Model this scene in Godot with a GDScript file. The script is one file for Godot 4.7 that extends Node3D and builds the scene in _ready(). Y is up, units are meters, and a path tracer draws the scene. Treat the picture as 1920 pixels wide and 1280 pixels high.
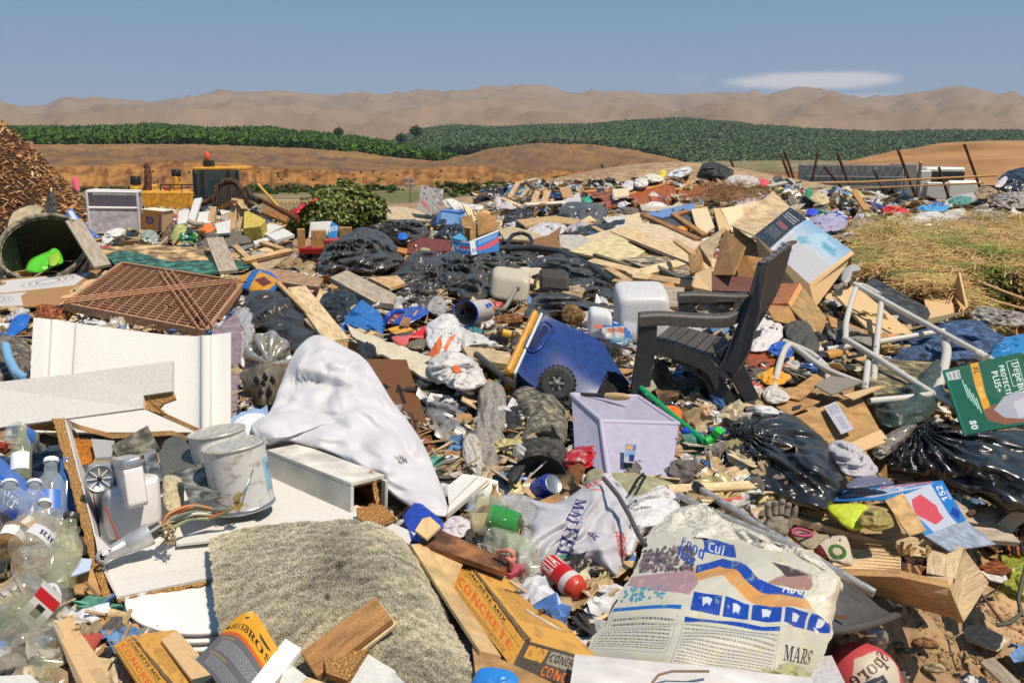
extends Node3D

const F := 1758.0
const KL := 1.25
var eye := Vector3(0, 1.5, 0)
var cb: Basis
var shift := 1.0
var used := {}
var rng := RandomNumberGenerator.new()
var tex := {}
var mats := {}
var nz_big := FastNoiseLite.new()
var nz_fine := FastNoiseLite.new()
var nz_rid := FastNoiseLite.new()
var nz_bag := FastNoiseLite.new()
var nz_cloth := FastNoiseLite.new()

func ray(x: float, y: float) -> Vector3:
	return cb * Vector3((x - 960.0) / F, (640.0 - y) / F, -1.0)

func pt(x: float, y: float, d: float) -> Vector3:
	return eye + ray(x, y) * d * shift

func to_px(p: Vector3) -> Vector3:
	var q := cb.transposed() * (p - eye)
	return Vector3(960.0 + F * q.x / -q.z, 640.0 - F * q.y / -q.z, -q.z)

func gauss(x: float, z: float, cx: float, cz: float, sx: float, sz: float) -> float:
	return exp(-pow((x - cx) / sx, 2.0) - pow((z - cz) / sz, 2.0))

# height of the ground and of the heap, t metres ahead and x metres to the right
func land(x: float, t: float) -> float:
	var h := 0.56 + 0.018 * clampf(t - 2.0, 0.0, 9.0)
	var s := ((x - 0.42) - (t - 2.2) * 0.62) / 0.8
	if t < 6.0:
		h = lerpf(h, 0.02, smoothstep(0.0, 1.0, s))
	if t < 1.2:
		h = lerpf(0.0, h, smoothstep(0.2, 1.2, t))
	h += 0.58 * gauss(x, t, 2.6, 15.5, 2.5, 2.6)
	h += 0.14 * gauss(x, t, 4.0, 7.2, 1.6, 1.8)
	h += 0.35 * gauss(x, t, 8.0, 14.0, 1.6, 2.0)
	var edge := 15.0 + clampf(x, -3.0, 2.6) * 0.9 - clampf(x - 3.2, 0.0, 3.6) * 1.6
	var fall := smoothstep(edge, edge + 9.0, t)
	h = lerpf(h, -2.7, fall)
	var side := smoothstep(9.0, 16.0, absf(x) - t * 0.2)
	h = lerpf(h, -2.7, side)
	h = lerpf(h, -13.0, smoothstep(70.0, 330.0, sqrt(x * x + t * t)))
	return h

func dd(x: float, y: float) -> float:
	var r := ray(x, y)
	var d := 1.0
	while d < 60.0:
		var p := eye + r * d
		if p.y < land(p.x, -p.z):
			break
		d *= 1.02
	var lo := d / 1.02
	for i in 8:
		var m := (lo + d) * 0.5
		var p := eye + r * m
		if p.y < land(p.x, -p.z):
			d = m
		else:
			lo = m
	return d

# [x, y] lies on the heap (k below 1 lifts it towards the eye), [x, y, d] is at distance d
func wp(p: Array, k := 1.0) -> Vector3:
	if p.size() > 2:
		return pt(p[0], p[1], p[2] * k)
	return pt(p[0], p[1], dd(p[0], p[1]) * k)

func wps(a: Array, k := 1.0) -> PackedVector3Array:
	var o := PackedVector3Array()
	for p in a:
		o.append(wp(p, k))
	return o

# a square corner: pixel o at distance d, with three edges at right angles that end at pixels a, b, c
func corner(o: Vector2, d: float, a: Vector2, b: Vector2, c: Vector2, ga := 1.06, gb := 1.06, gc := 1.02) -> Array:
	var r := [ray(o.x, o.y), ray(a.x, a.y), ray(b.x, b.y), ray(c.x, c.y)]
	var x0: Vector3 = r[0] * d
	var q := [d * ga, d * gb, d * gc]
	var g := q.duplicate()
	for it in 60:
		var f := func(z: Array) -> Array:
			var e := [r[1] * z[0] - x0, r[2] * z[1] - x0, r[3] * z[2] - x0]
			return [e[0].dot(e[1]) / (e[0].length() * e[1].length()), e[0].dot(e[2]) / (e[0].length() * e[2].length()), e[1].dot(e[2]) / (e[1].length() * e[2].length()), (z[0] - g[0]) * 0.15 / d, (z[1] - g[1]) * 0.15 / d, (z[2] - g[2]) * 0.15 / d]
		var f0: Array = f.call(q)
		for k in 3:
			var q2 := q.duplicate()
			q2[k] += 0.0005 * d
			var f1: Array = f.call(q2)
			var jj := 0.0
			var jf := 0.0
			for m in 6:
				var j: float = (f1[m] - f0[m]) / (0.0005 * d)
				jj += j * j
				jf += j * f0[m]
			q[k] = clampf(q[k] - 0.5 * jf / maxf(jj, 1e-6), d * 0.6, d * 1.7)
	return [eye + x0, r[1] * q[0] - x0, r[2] * q[1] - x0, r[3] * q[2] - x0]

func nm(called: String) -> String:
	var n: int = used.get(called, 0)
	used[called] = n + 1
	return called if n == 0 else "%s_%03d" % [called, n]

func tag(o: Node3D, label: String, category: String, group := "") -> Node3D:
	o.set_meta("label", label)
	o.set_meta("category", category if category else String(o.name).rstrip("_0123456789").replace("_", " "))
	if group:
		o.set_meta("group", group)
	return o

func thing(called: String, label: String, category: String, at: Vector3, group := "") -> Node3D:
	var o := Node3D.new()
	o.name = nm(called)
	o.position = at
	add_child(o)
	tag(o, label, category, group)
	return o

func part(called: String, mb: MB, m: Material, parent: Node3D, label := "") -> MeshInstance3D:
	var o := MeshInstance3D.new()
	o.name = called
	var off := Vector3.ZERO
	var p: Node = parent
	while p != null and p != self:
		off += (p as Node3D).position
		p = p.get_parent()
	o.mesh = mb.mesh(off)
	o.material_override = null
	o.mesh.surface_set_material(0, m)
	parent.add_child(o, true)
	if label:
		o.set_meta("label", label)
	return o

# a thing that is one mesh
func solo(called: String, label: String, category: String, mb: MB, m: Material, group := "") -> MeshInstance3D:
	var o := MeshInstance3D.new()
	o.name = nm(called)
	var off := mb.foot()
	o.position = off
	o.mesh = mb.mesh(off)
	o.mesh.surface_set_material(0, m)
	add_child(o)
	tag(o, label, category, group)
	return o

func setting(called: String, mb: MB, m: Material, kind := "structure") -> MeshInstance3D:
	var o := MeshInstance3D.new()
	o.name = nm(called)
	o.mesh = mb.mesh(Vector3.ZERO)
	o.mesh.surface_set_material(0, m)
	o.set_meta("kind", kind)
	add_child(o)
	return o

func many(called: String, mesh: Mesh, where: Array, colors: Array, kind := "stuff", parent: Node = self) -> MultiMeshInstance3D:
	var mm := MultiMesh.new()
	mm.transform_format = MultiMesh.TRANSFORM_3D
	mm.use_colors = colors.size() > 0
	mm.mesh = mesh
	mm.instance_count = where.size()
	for i in where.size():
		mm.set_instance_transform(i, where[i])
		if colors.size():
			mm.set_instance_color(i, colors[i])
	var o := MultiMeshInstance3D.new()
	o.name = nm(called) if parent == self else called
	o.multimesh = mm
	o.set_meta("kind", kind)
	parent.add_child(o, true)
	return o

# what base colour shows as this picture colour where the sun falls on it squarely
func base(hex: String) -> Color:
	var c := Color(hex).srgb_to_linear()
	return Color(minf(c.r / KL, 0.86), minf(c.g / KL, 0.86), minf(c.b / KL, 0.86))

# col: hex of the look in the sun, or a Color of linear base colour
func mat(col, rough := 0.7, opt := {}) -> StandardMaterial3D:
	var key := str(col) + "|" + str(rough) + "|" + str(opt)
	if mats.has(key):
		return mats[key]
	var m := StandardMaterial3D.new()
	var c: Color = base(col) if col is String else col
	m.albedo_color = c.linear_to_srgb()
	m.roughness = rough
	m.metallic_specular = opt.get("spec", 0.5)
	m.metallic = opt.get("metal", 0.0)
	if opt.has("tex"):
		m.albedo_texture = tex[opt.tex]
		var s: float = opt.get("s", 1.0)
		m.uv1_scale = Vector3(s, opt.get("sy", s), s)
		if opt.get("tri", true):
			m.uv1_triplanar = true
			m.uv1_world_triplanar = true
			m.uv1_triplanar_sharpness = 4.0
	if opt.has("bump"):
		m.heightmap_enabled = true
		m.heightmap_texture = tex[opt.bump]
		m.heightmap_scale = opt.get("bs", 0.25)
		if not opt.has("tex"):
			var s: float = opt.get("s", 1.0)
			m.uv1_scale = Vector3(s, s, s)
			if opt.get("tri", true):
				m.uv1_triplanar = true
				m.uv1_world_triplanar = true
	if opt.has("alpha"):
		m.transparency = BaseMaterial3D.TRANSPARENCY_ALPHA
		m.albedo_color.a = opt.alpha
	if opt.has("refr"):
		m.refraction_enabled = true
		m.refraction_scale = opt.refr
		m.albedo_color.a = opt.get("ra", 0.05)
	if opt.has("back"):
		m.backlight_enabled = true
		m.backlight = Color(opt.back, opt.back, opt.back)
	if opt.has("coat"):
		m.clearcoat_enabled = true
		m.clearcoat = opt.coat
		m.clearcoat_roughness = 0.1
	if opt.has("rim"):
		m.rim_enabled = true
		m.rim = opt.rim
	if opt.get("vc", false):
		m.vertex_color_use_as_albedo = true
	mats[key] = m
	return m

func noise_tex(called: String, freq: float, oct: int, lo: float, hi: float, type := FastNoiseLite.TYPE_SIMPLEX_SMOOTH, frac := FastNoiseLite.FRACTAL_FBM, w := 512, h := 512, warp := 0.0, gain := 1.0) -> void:
	var n := FastNoiseLite.new()
	n.seed = called.hash() % 9999
	n.noise_type = type
	n.frequency = freq
	n.fractal_type = frac
	n.fractal_octaves = oct
	if warp > 0.0:
		n.domain_warp_enabled = true
		n.domain_warp_amplitude = warp
		n.domain_warp_frequency = freq
	var im := n.get_seamless_image(w, h)
	im.convert(Image.FORMAT_L8)
	var d := im.get_data()
	for i in d.size():
		var t := clampf((d[i] / 255.0 - 0.5) * gain + 0.5, 0.0, 1.0)
		d[i] = int(255.0 * lerpf(lo, hi, t))
	im = Image.create_from_data(w, h, false, Image.FORMAT_L8, d)
	im.convert(Image.FORMAT_RGB8)
	tex[called] = ImageTexture.create_from_image(im)

func make_textures() -> void:
	noise_tex("grime", 0.012, 6, 0.77, 1.0, FastNoiseLite.TYPE_SIMPLEX_SMOOTH, FastNoiseLite.FRACTAL_FBM, 512, 512, 20.0, 1.5)
	noise_tex("dust", 0.03, 6, 0.93, 1.0, FastNoiseLite.TYPE_SIMPLEX_SMOOTH, FastNoiseLite.FRACTAL_FBM, 512, 512, 20.0, 1.3)
	noise_tex("stain", 0.008, 7, 0.45, 1.0, FastNoiseLite.TYPE_SIMPLEX_SMOOTH, FastNoiseLite.FRACTAL_FBM, 512, 512, 40.0, 2.0)
	noise_tex("fine", 0.12, 3, 0.55, 1.0)
	noise_tex("crinkle", 0.012, 5, 0.0, 1.0, FastNoiseLite.TYPE_SIMPLEX, FastNoiseLite.FRACTAL_RIDGED, 512, 512, 30.0, 1.2)
	noise_tex("lumps", 0.02, 5, 0.0, 1.0)
	noise_tex("tuft", 0.09, 3, 0.0, 1.0, FastNoiseLite.TYPE_CELLULAR, FastNoiseLite.FRACTAL_FBM, 512, 512, 10.0, 1.5)
	noise_tex("tuftc", 0.06, 4, 0.45, 1.0, FastNoiseLite.TYPE_SIMPLEX, FastNoiseLite.FRACTAL_FBM, 512, 512, 10.0, 1.6)
	noise_tex("chips", 0.10, 2, 0.62, 1.0, FastNoiseLite.TYPE_CELLULAR, FastNoiseLite.FRACTAL_FBM, 256, 256, 0.0, 1.6)
	var n := FastNoiseLite.new()
	n.seed = 5
	n.frequency = 0.02
	n.fractal_octaves = 4
	var im := Image.create(512, 256, false, Image.FORMAT_RGB8)
	for y in 256:
		for x in 512:
			var ang := TAU * x / 512.0
			var cx := cos(ang) * 14.0
			var cy := sin(ang) * 14.0
			var w := n.get_noise_3d(cx * 1.5, cy * 1.5, y * 1.3) * 2.5
			var ring := absf(fmod(y * 0.085 + w * 3.0 + 50.0, 1.0) - 0.5) * 2.0
			var fib := n.get_noise_3d(cx * 0.8 + 90.0, cy * 0.8, y * 22.0)
			var t := clampf(0.80 + 0.16 * ring + 0.20 * fib + 0.08 * w, 0.35, 1.0)
			im.set_pixel(x, y, Color(t, t * (0.95 + 0.05 * t), t * (0.88 + 0.12 * t)))
	tex.wood = ImageTexture.create_from_image(im)
	im = Image.create(128, 128, false, Image.FORMAT_RGB8)
	for y in 128:
		for x in 128:
			var t := 0.5 + 0.25 * sin(x * TAU / 8.0) * (1.0 if (y / 8) % 2 == 0 else -1.0) + 0.25 * sin(y * TAU / 8.0) * (1.0 if (x / 8) % 2 == 0 else -1.0)
			im.set_pixel(x, y, Color(t, t, t))
	tex.weave = ImageTexture.create_from_image(im)
	im = Image.create(64, 8, false, Image.FORMAT_RGB8)
	for x in 64:
		var t := 0.5 + 0.5 * sin(x * TAU / 64.0)
		for y in 8:
			im.set_pixel(x, y, Color(t, t, t))
	tex.ribs = ImageTexture.create_from_image(im)

class MB:
	var v := PackedVector3Array()
	var uv := PackedVector2Array()
	var ix := PackedInt32Array()
	var col := PackedColorArray()
	var seams := []
	var ink := Color.WHITE

	func foot() -> Vector3:
		var lo := Vector3(1e9, 1e9, 1e9)
		var hi := -lo
		for p in v:
			lo = lo.min(p)
			hi = hi.max(p)
		return Vector3((lo.x + hi.x) * 0.5, lo.y, (lo.z + hi.z) * 0.5)

	func mesh(off: Vector3) -> ArrayMesh:
		var n := PackedVector3Array()
		n.resize(v.size())
		for i in range(0, ix.size(), 3):
			var a := ix[i]
			var b := ix[i + 1]
			var c := ix[i + 2]
			var f := (v[c] - v[a]).cross(v[b] - v[a])
			n[a] += f
			n[b] += f
			n[c] += f
		for s in seams:
			var t: Vector3 = n[s.x] + n[s.y]
			n[s.x] = t
			n[s.y] = t
		for i in n.size():
			n[i] = n[i].normalized() if n[i].length_squared() > 1e-20 else Vector3.UP
		var w := PackedVector3Array()
		w.resize(v.size())
		for i in v.size():
			w[i] = v[i] - off
		var arr := []
		arr.resize(Mesh.ARRAY_MAX)
		arr[Mesh.ARRAY_VERTEX] = w
		arr[Mesh.ARRAY_NORMAL] = n
		arr[Mesh.ARRAY_TEX_UV] = uv
		if col.size() == v.size():
			arr[Mesh.ARRAY_COLOR] = col
		arr[Mesh.ARRAY_INDEX] = ix
		var m := ArrayMesh.new()
		m.add_surface_from_arrays(Mesh.PRIMITIVE_TRIANGLES, arr)
		return m

	func put(p: Vector3, t: Vector2) -> int:
		v.append(p)
		uv.append(t)
		col.append(ink)
		return v.size() - 1

	func tri(a: Vector3, b: Vector3, c: Vector3, out: Vector3, ta := Vector2(0, 0), tb := Vector2(1, 0), tc := Vector2(1, 1)) -> void:
		var i := put(a, ta)
		put(b, tb)
		put(c, tc)
		if (c - a).cross(b - a).dot(out) >= 0:
			ix.append_array(PackedInt32Array([i, i + 1, i + 2]))
		else:
			ix.append_array(PackedInt32Array([i, i + 2, i + 1]))

	func quad(a: Vector3, b: Vector3, c: Vector3, d: Vector3, out: Vector3, t := []) -> void:
		var i := v.size()
		if t.is_empty():
			var lu := (b - a).length()
			var lv := (d - a).length()
			if lu >= lv:
				t = [Vector2(0, 0), Vector2(lu, 0), Vector2(lu, lv), Vector2(0, lv)]
			else:
				t = [Vector2(0, 0), Vector2(0, lu), Vector2(lv, lu), Vector2(lv, 0)]
		put(a, t[0])
		put(b, t[1])
		put(c, t[2])
		put(d, t[3])
		if (c - a).cross(b - a).dot(out) >= 0:
			ix.append_array(PackedInt32Array([i, i + 1, i + 2, i, i + 2, i + 3]))
		else:
			ix.append_array(PackedInt32Array([i, i + 2, i + 1, i, i + 3, i + 2]))

	func box(o: Vector3, ex: Vector3, ey: Vector3, ez: Vector3, r := 0.002) -> void:
		var e := [ex, ey, ez]
		var c := o + (ex + ey + ez) * 0.5
		var u := [ex.normalized(), ey.normalized(), ez.normalized()]
		var h := [ex.length() * 0.5, ey.length() * 0.5, ez.length() * 0.5]
		r = minf(r, minf(h[0], minf(h[1], h[2])) * 0.6)
		var at := func(a: int, s: Array) -> Vector3:
			var p := c
			for k in 3:
				p += u[k] * (s[k] * (h[k] - (0.0 if k == a else r)))
			return p
		for a in 3:
			var b := (a + 1) % 3
			var g := (a + 2) % 3
			for s in [-1.0, 1.0]:
				var q := []
				for m in [[-1.0, -1.0], [1.0, -1.0], [1.0, 1.0], [-1.0, 1.0]]:
					var sg := [0.0, 0.0, 0.0]
					sg[a] = s
					sg[b] = m[0]
					sg[g] = m[1]
					q.append(at.call(a, sg))
				quad(q[0], q[1], q[2], q[3], u[a] * s)
			if r > 0.0:
				for s1 in [-1.0, 1.0]:
					for s2 in [-1.0, 1.0]:
						var q := []
						for m in [[a, -1.0], [a, 1.0], [b, 1.0], [b, -1.0]]:
							var sg := [0.0, 0.0, 0.0]
							sg[a] = s1
							sg[b] = s2
							sg[g] = m[1]
							q.append(at.call(m[0], sg))
						quad(q[0], q[1], q[2], q[3], u[a] * s1 + u[b] * s2)
		if r > 0.0:
			for sx in [-1.0, 1.0]:
				for sy in [-1.0, 1.0]:
					for sz in [-1.0, 1.0]:
						var sg := [sx, sy, sz]
						tri(at.call(0, sg), at.call(1, sg), at.call(2, sg), u[0] * sx + u[1] * sy + u[2] * sz)

	func pod(o: Vector3, ex: Vector3, ey: Vector3, ez: Vector3, e := 0.35) -> void:
		var c := o + (ex + ey + ez) * 0.5
		var rows := []
		for j in 17:
			var row := PackedVector3Array()
			var th := PI * (j / 16.0 - 0.5)
			var st := signf(sin(th)) * pow(absf(sin(th)), e)
			var ct := pow(maxf(0.0, cos(th)), e)
			for i in 33:
				var ph := TAU * i / 32.0
				var cp := signf(cos(ph)) * pow(absf(cos(ph)), e)
				var sp := signf(sin(ph)) * pow(absf(sin(ph)), e)
				row.append(c + ex * 0.5 * ct * cp + ez * 0.5 * ct * sp + ey * 0.5 * st)
			rows.append(row)
		grid(rows, true, ex.cross(ey).dot(ez) > 0)

	func beam(a: Vector3, b: Vector3, w: Vector3, t: Vector3, r := 0.002) -> void:
		box(a - w * 0.5 - t * 0.5, b - a, w, t, r)

	func slab(p: PackedVector3Array, thick: float, see: Vector3, fit := false) -> void:
		var n := Vector3.ZERO
		var c := Vector3.ZERO
		for i in p.size():
			n += p[i].cross(p[(i + 1) % p.size()])
			c += p[i]
		c /= p.size()
		n = n.normalized()
		if n.dot(see - c) < 0:
			n = -n
		var k := 0
		for i in p.size():
			if (p[(i + 1) % p.size()] - p[i]).length() > (p[(k + 1) % p.size()] - p[k]).length():
				k = i
		var ux := (p[(k + 1) % p.size()] - p[k]).normalized()
		var uy := n.cross(ux)
		var flat := PackedVector2Array()
		for q in p:
			flat.append(Vector2((q - c).dot(ux), (q - c).dot(uy)))
		var t := flat.duplicate()
		if fit and p.size() == 4:
			t = PackedVector2Array([Vector2(0, 0), Vector2(1, 0), Vector2(1, 1), Vector2(0, 1)])
		var tr := Geometry2D.triangulate_polygon(flat)
		for i in range(0, tr.size(), 3):
			tri(p[tr[i]], p[tr[i + 1]], p[tr[i + 2]], n, t[tr[i]], t[tr[i + 1]], t[tr[i + 2]])
			tri(p[tr[i]] - n * thick, p[tr[i + 1]] - n * thick, p[tr[i + 2]] - n * thick, -n, flat[tr[i]], flat[tr[i + 1]], flat[tr[i + 2]])
		for i in p.size():
			var a := p[i]
			var b := p[(i + 1) % p.size()]
			var o := (b - a).cross(n)
			if o.dot((a + b) * 0.5 - c) < 0:
				o = -o
			quad(a, b, b - n * thick, a - n * thick, o)

	func grid(rows: Array, wrap := false, flip := false, uvs := Vector2.ONE, shade := []) -> void:
		var s := v.size()
		var nv := rows.size()
		var nu: int = rows[0].size()
		for j in nv:
			var row: PackedVector3Array = rows[j]
			for i in nu:
				v.append(row[i])
				uv.append(Vector2(uvs.x * i / (nu - 1), uvs.y * j / (nv - 1)))
				col.append(ink if shade.is_empty() else shade[j][i])
			if wrap:
				seams.append(Vector2i(s + j * nu, s + j * nu + nu - 1))
		for j in nv - 1:
			for i in nu - 1:
				var a := s + j * nu + i
				var b := a + 1
				var c := a + nu + 1
				var d := a + nu
				if flip:
					ix.append_array(PackedInt32Array([a, c, b, a, d, c]))
				else:
					ix.append_array(PackedInt32Array([a, b, c, a, c, d]))

	func tube(path: PackedVector3Array, r, sides := 8, cap := true) -> void:
		var rows := []
		var up := Vector3.UP
		for i in path.size():
			var t := (path[mini(i + 1, path.size() - 1)] - path[maxi(i - 1, 0)]).normalized()
			var x := t.cross(up if absf(t.dot(up)) < 0.95 else Vector3.RIGHT).normalized()
			var y := x.cross(t).normalized()
			if i > 0:
				up = y
			var rr: float = r[i] if r is Array else r
			var row := PackedVector3Array()
			for k in sides + 1:
				var a := TAU * k / sides
				row.append(path[i] + (x * cos(a) + y * sin(a)) * rr)
			rows.append(row)
		grid(rows, true, true)
		if cap:
			for e in [0, path.size() - 1]:
				var o := path[e] - path[1 if e == 0 else path.size() - 2]
				for k in sides:
					tri(path[e], rows[e][k], rows[e][k + 1], o)

	func lathe(prof: Array, at: Vector3, axis: Vector3, seg := 24, squash := 1.0) -> void:
		axis = axis.normalized()
		var x := axis.cross(Vector3.UP if absf(axis.y) < 0.9 else Vector3.RIGHT).normalized()
		var y := axis.cross(x).normalized() * squash
		var rows := []
		for q in prof:
			var row := PackedVector3Array()
			for k in seg + 1:
				var a := TAU * k / seg
				row.append(at + axis * q[1] + (x * cos(a) + y * sin(a)) * q[0])
			rows.append(row)
		var s := v.size()
		grid(rows, true, false)
		for i in range(s, v.size()):
			uv[i].x = 1.0 - uv[i].x

	func add(arr: Array, xf: Transform3D) -> void:
		var s := v.size()
		for p in arr[Mesh.ARRAY_VERTEX]:
			v.append(xf * p)
			uv.append(Vector2.ZERO)
			col.append(ink)
		if arr[Mesh.ARRAY_INDEX] != null:
			for i in arr[Mesh.ARRAY_INDEX]:
				ix.append(s + i)
		else:
			for i in arr[Mesh.ARRAY_VERTEX].size():
				ix.append(s + i)

static func spline(p: PackedVector3Array, n: int, closed := false) -> PackedVector3Array:
	var o := PackedVector3Array()
	var m := p.size()
	for i in (n if closed else n + 1):
		var f := float(i) / n * (m if closed else m - 1)
		var k := mini(int(f), (m if closed else m - 1) - 1) if not closed else int(f) % m
		var t := f - int(f) if closed else f - k
		var a: Vector3
		var b: Vector3 = p[k]
		var c: Vector3
		var d: Vector3
		if closed:
			a = p[(k - 1 + m) % m]
			c = p[(k + 1) % m]
			d = p[(k + 2) % m]
		else:
			c = p[k + 1]
			a = p[k - 1] if k > 0 else b * 2.0 - c
			d = p[k + 2] if k + 2 < m else c * 2.0 - b
		var tt := t * t
		var t3 := tt * t
		o.append(b * (2.0 * t3 - 3.0 * tt + 1.0) + (c - a) * 0.45 * (t3 - 2.0 * tt + t) + c * (3.0 * tt - 2.0 * t3) + (d - b) * 0.45 * (t3 - tt))
	return o

const WOOD := {"tex": "wood", "tri": false, "s": 2.0}
const TINY := {"bulge": 0.025, "amp": 0.01, "ring": 8, "seg": 24}

func grime(s: float) -> Dictionary:
	return {"tex": "grime", "s": s}

func stain(s: float) -> Dictionary:
	return {"tex": "stain", "s": s}

func chips(s: float) -> Dictionary:
	return {"tex": "chips", "s": s}

func crinkle(s: float) -> Dictionary:
	return {"bump": "crinkle", "s": s}

func puff(bulge: float, amp: float) -> Dictionary:
	return {"bulge": bulge, "amp": amp}

func pva(a: Array) -> PackedVector3Array:
	return PackedVector3Array(a)

func pvb(a: Array) -> PackedVector2Array:
	return PackedVector2Array(a)

func pair(a: Array, b: Array) -> PackedVector3Array:
	return pva([wp(a), wp(b)])

# a material of linear base colour r, g, b
func lin(r: float, g: float, b: float, rough := 0.7, opt := {}) -> StandardMaterial3D:
	return mat(Color(r, g, b), rough, opt)

func gbag(label: String, outline: Array, d0: float, d1: float, m: Material, o := {}) -> MeshInstance3D:
	return bag("garbage_bag", label, "garbage bag", outline, d0, d1, m, o)

func rec(im: Image, q: Array, r: float, g: float, b: float) -> void:
	im.fill_rect(Rect2i(q[0], q[1], q[2], q[3]), Color(r, g, b))

func pol(im: Image, q: Array, r: float, g: float, b: float) -> void:
	var p := PackedVector2Array()
	for i in range(0, q.size(), 2):
		p.append(Vector2(q[i], q[i + 1]))
	poly(im, p, Color(r, g, b))

func pan(parent: Node3D, called: String, q: Array, thick: float, m: Material, fit := false, see := eye) -> MeshInstance3D:
	return panel(parent, called, wp(q[0]), wp(q[1]), wp(q[2]), wp(q[3]), thick, m, see, fit)

# a part of one shape
func one(o: Node3D, called: String, shape: String, a: Array, m: Material) -> MeshInstance3D:
	var mb := MB.new()
	var n := a.size()
	match shape:
		"slab":
			mb.slab(a[0], a[1], a[2], a[3] if n > 3 else false)
		"tube":
			mb.tube(a[0], a[1], a[2] if n > 2 else 8, a[3] if n > 3 else true)
		"lathe":
			mb.lathe(a[0], a[1], a[2], a[3] if n > 3 else 24)
		"box":
			mb.box(a[0], a[1], a[2], a[3], a[4] if n > 4 else 0.002)
		"beam":
			mb.beam(a[0], a[1], a[2], a[3], a[4] if n > 4 else 0.002)
		"pod":
			mb.pod(a[0], a[1], a[2], a[3], a[4] if n > 4 else 0.35)
	return part(called, mb, m, o)

func rg(a: float, b: float) -> float:
	return rng.randf_range(a, b)

# a filled skin over an outline: full in the middle,with folds. Its far side is closed as well.
# o: bulge,back (metres),amp (fold height),f (folds per metre),dir (pixels,run of the folds),kind,knot (pixel where pleats gather),seg,ring,jit
func pillow(mb: MB,outline: Array,d0: float,d1: float,o := {}) -> Dictionary:
	var ys := []
	for p in outline:
		ys.append(p[1])
	var y0: float = ys.min()
	var y1: float = ys.max()
	var w := pva([])
	var area := .0
	for i in outline.size():
		var p: Array = outline[i]
		var q: Array = outline[(i + 1) % outline.size()]
		area += p[0] * q[1] - q[0] * p[1]
		var d: float = p[2] if p.size() > 2 else lerpf(d1,d0,(p[1] - y0) / maxf(1.0,y1 - y0))
		w.append(pt(p[0],p[1],d))
	if area < 0:
		w.reverse()
	var seg: int = o.get("seg",72)
	var ring: int = o.get("ring",22)
	var e := spline(w,seg,true)
	var c := Vector3.ZERO
	var n := Vector3.ZERO
	for i in seg:
		c += e[i] / seg
		n += e[i].cross(e[(i + 1) % seg])
	n = n.normalized()
	if o.has("mid"):
		c = pt(o.mid[0],o.mid[1],o.mid[2])
	if n.dot(eye - c) < 0:
		n = -n
	var flatn := n
	n = ((eye - c).normalized() * .8 + flatn * o.get("lean",.2)).normalized()
	var ux := cb.x
	ux = (ux - n * ux.dot(n)).normalized()
	var uy := n.cross(ux)
	var su := .0
	var sv := .0
	for p in e:
		su = maxf(su,absf((p - c).dot(ux)))
		sv = maxf(sv,absf((p - c).dot(uy)))
	var amp: float = o.get("amp",.02)
	var f: float = o.get("f",6.0)
	var dirp: Vector2 = o.get("dir",Vector2(1,-1))
	var along := (ux * dirp.x - uy * dirp.y).normalized()
	var stretch: float = o.get("stretch",.45)
	var bulge: float = o.get("bulge",.1)
	var back: float = o.get("back",.04)
	bulge = minf(bulge,.62 * minf(su,sv))
	amp = minf(amp,.3 * minf(su,sv))
	f = maxf(f,1.5 / minf(su,sv))
	var side := n.cross(along)
	var kind: String = o.get("kind","bag")
	var jit: float = o.get("jit",amp * .5)
	var pw: float = o.get("pw",2.2)
	var knot = o.get("knot")
	var kp := Vector3.ZERO
	if knot:
		var r := ray(knot.x,knot.y)
		kp = eye + r * ((c - eye).dot(n) / r.dot(n)) - c
	var rows := []
	var uvs := PackedVector2Array()
	var backring := maxi(4,ring / 3)
	for j in ring + backring + 1:
		var front := j <= ring
		var t := float(j) / ring if front else 1.0 - float(j - ring) / backring
		var r := sin(t * PI * .5) if front else sin(t * PI * .5)
		r = maxf(r,.004)
		var dome := pow(maxf(.0,1.0 - pow(r,pw)),.55)
		var row := pva([])
		for i in seg + 1:
			var p := c + (e[i % seg] - c) * r
			var q := p - c
			var z := dome * (bulge if front else -back)
			var s := along * (q.dot(along) * stretch) + (q - along * q.dot(along))
			var fold := .0
			if kind == "bag":
				fold = crumple(q.dot(side),q.dot(along) * stretch * 2.0,q,f,c)
			elif kind == "cloth":
				fold = .45 * sin(q.dot(n.cross(along)) * f * 4.0 + 5.0 * nz_big.get_noise_3dv(q * 2.5 + c)) + .25 * sin(q.dot(n.cross(along)) * f * 9.0 + 6.0 * nz_big.get_noise_3dv(q * 4.0 + c * 3.0)) + .8 * nz_cloth.get_noise_3dv(s * f * .7 + c * 7.0) + .12 * crumple(q.dot(side),q.dot(along),q,f * 1.2,c)
			else:
				fold = nz_big.get_noise_3dv(s * f + c * 7.0)
			var fade := clampf((1.0 - r) * 5.0,.25,1.0)
			if front:
				z += amp * fold * fade
			if knot and front:
				var k := q - kp
				var dist := k.length() / maxf(su,sv)
				var ang := atan2(k.dot(uy),k.dot(ux))
				var pl: float = o.get("pleats",17.0)
				z += amp * o.get("kamp",1.2) * (absf(sin(ang * pl * .5 + 2.0 * nz_big.get_noise_3dv(k * 5.0))) - .5) * smoothstep(.0,.12,dist) * exp(-dist * 1.6) * fade
			var pull := jit * nz_big.get_noise_3dv(p * 9.0) * smoothstep(.5,1.0,r)
			var out := p + n * z + q.normalized() * pull
			row.append(out)
			uvs.append(Vector2(q.dot(ux) / (2.0 * su) + .5,.5 - q.dot(uy) / (2.0 * sv)))
		rows.append(row)
	var s0 := mb.v.size()
	mb.grid(rows,true,true)
	for i in uvs.size():
		mb.uv[s0 + i] = uvs[i]
	return {"c": c,"n": n,"ux": ux,"uy": uy,"su": su,"sv": sv}

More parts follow.
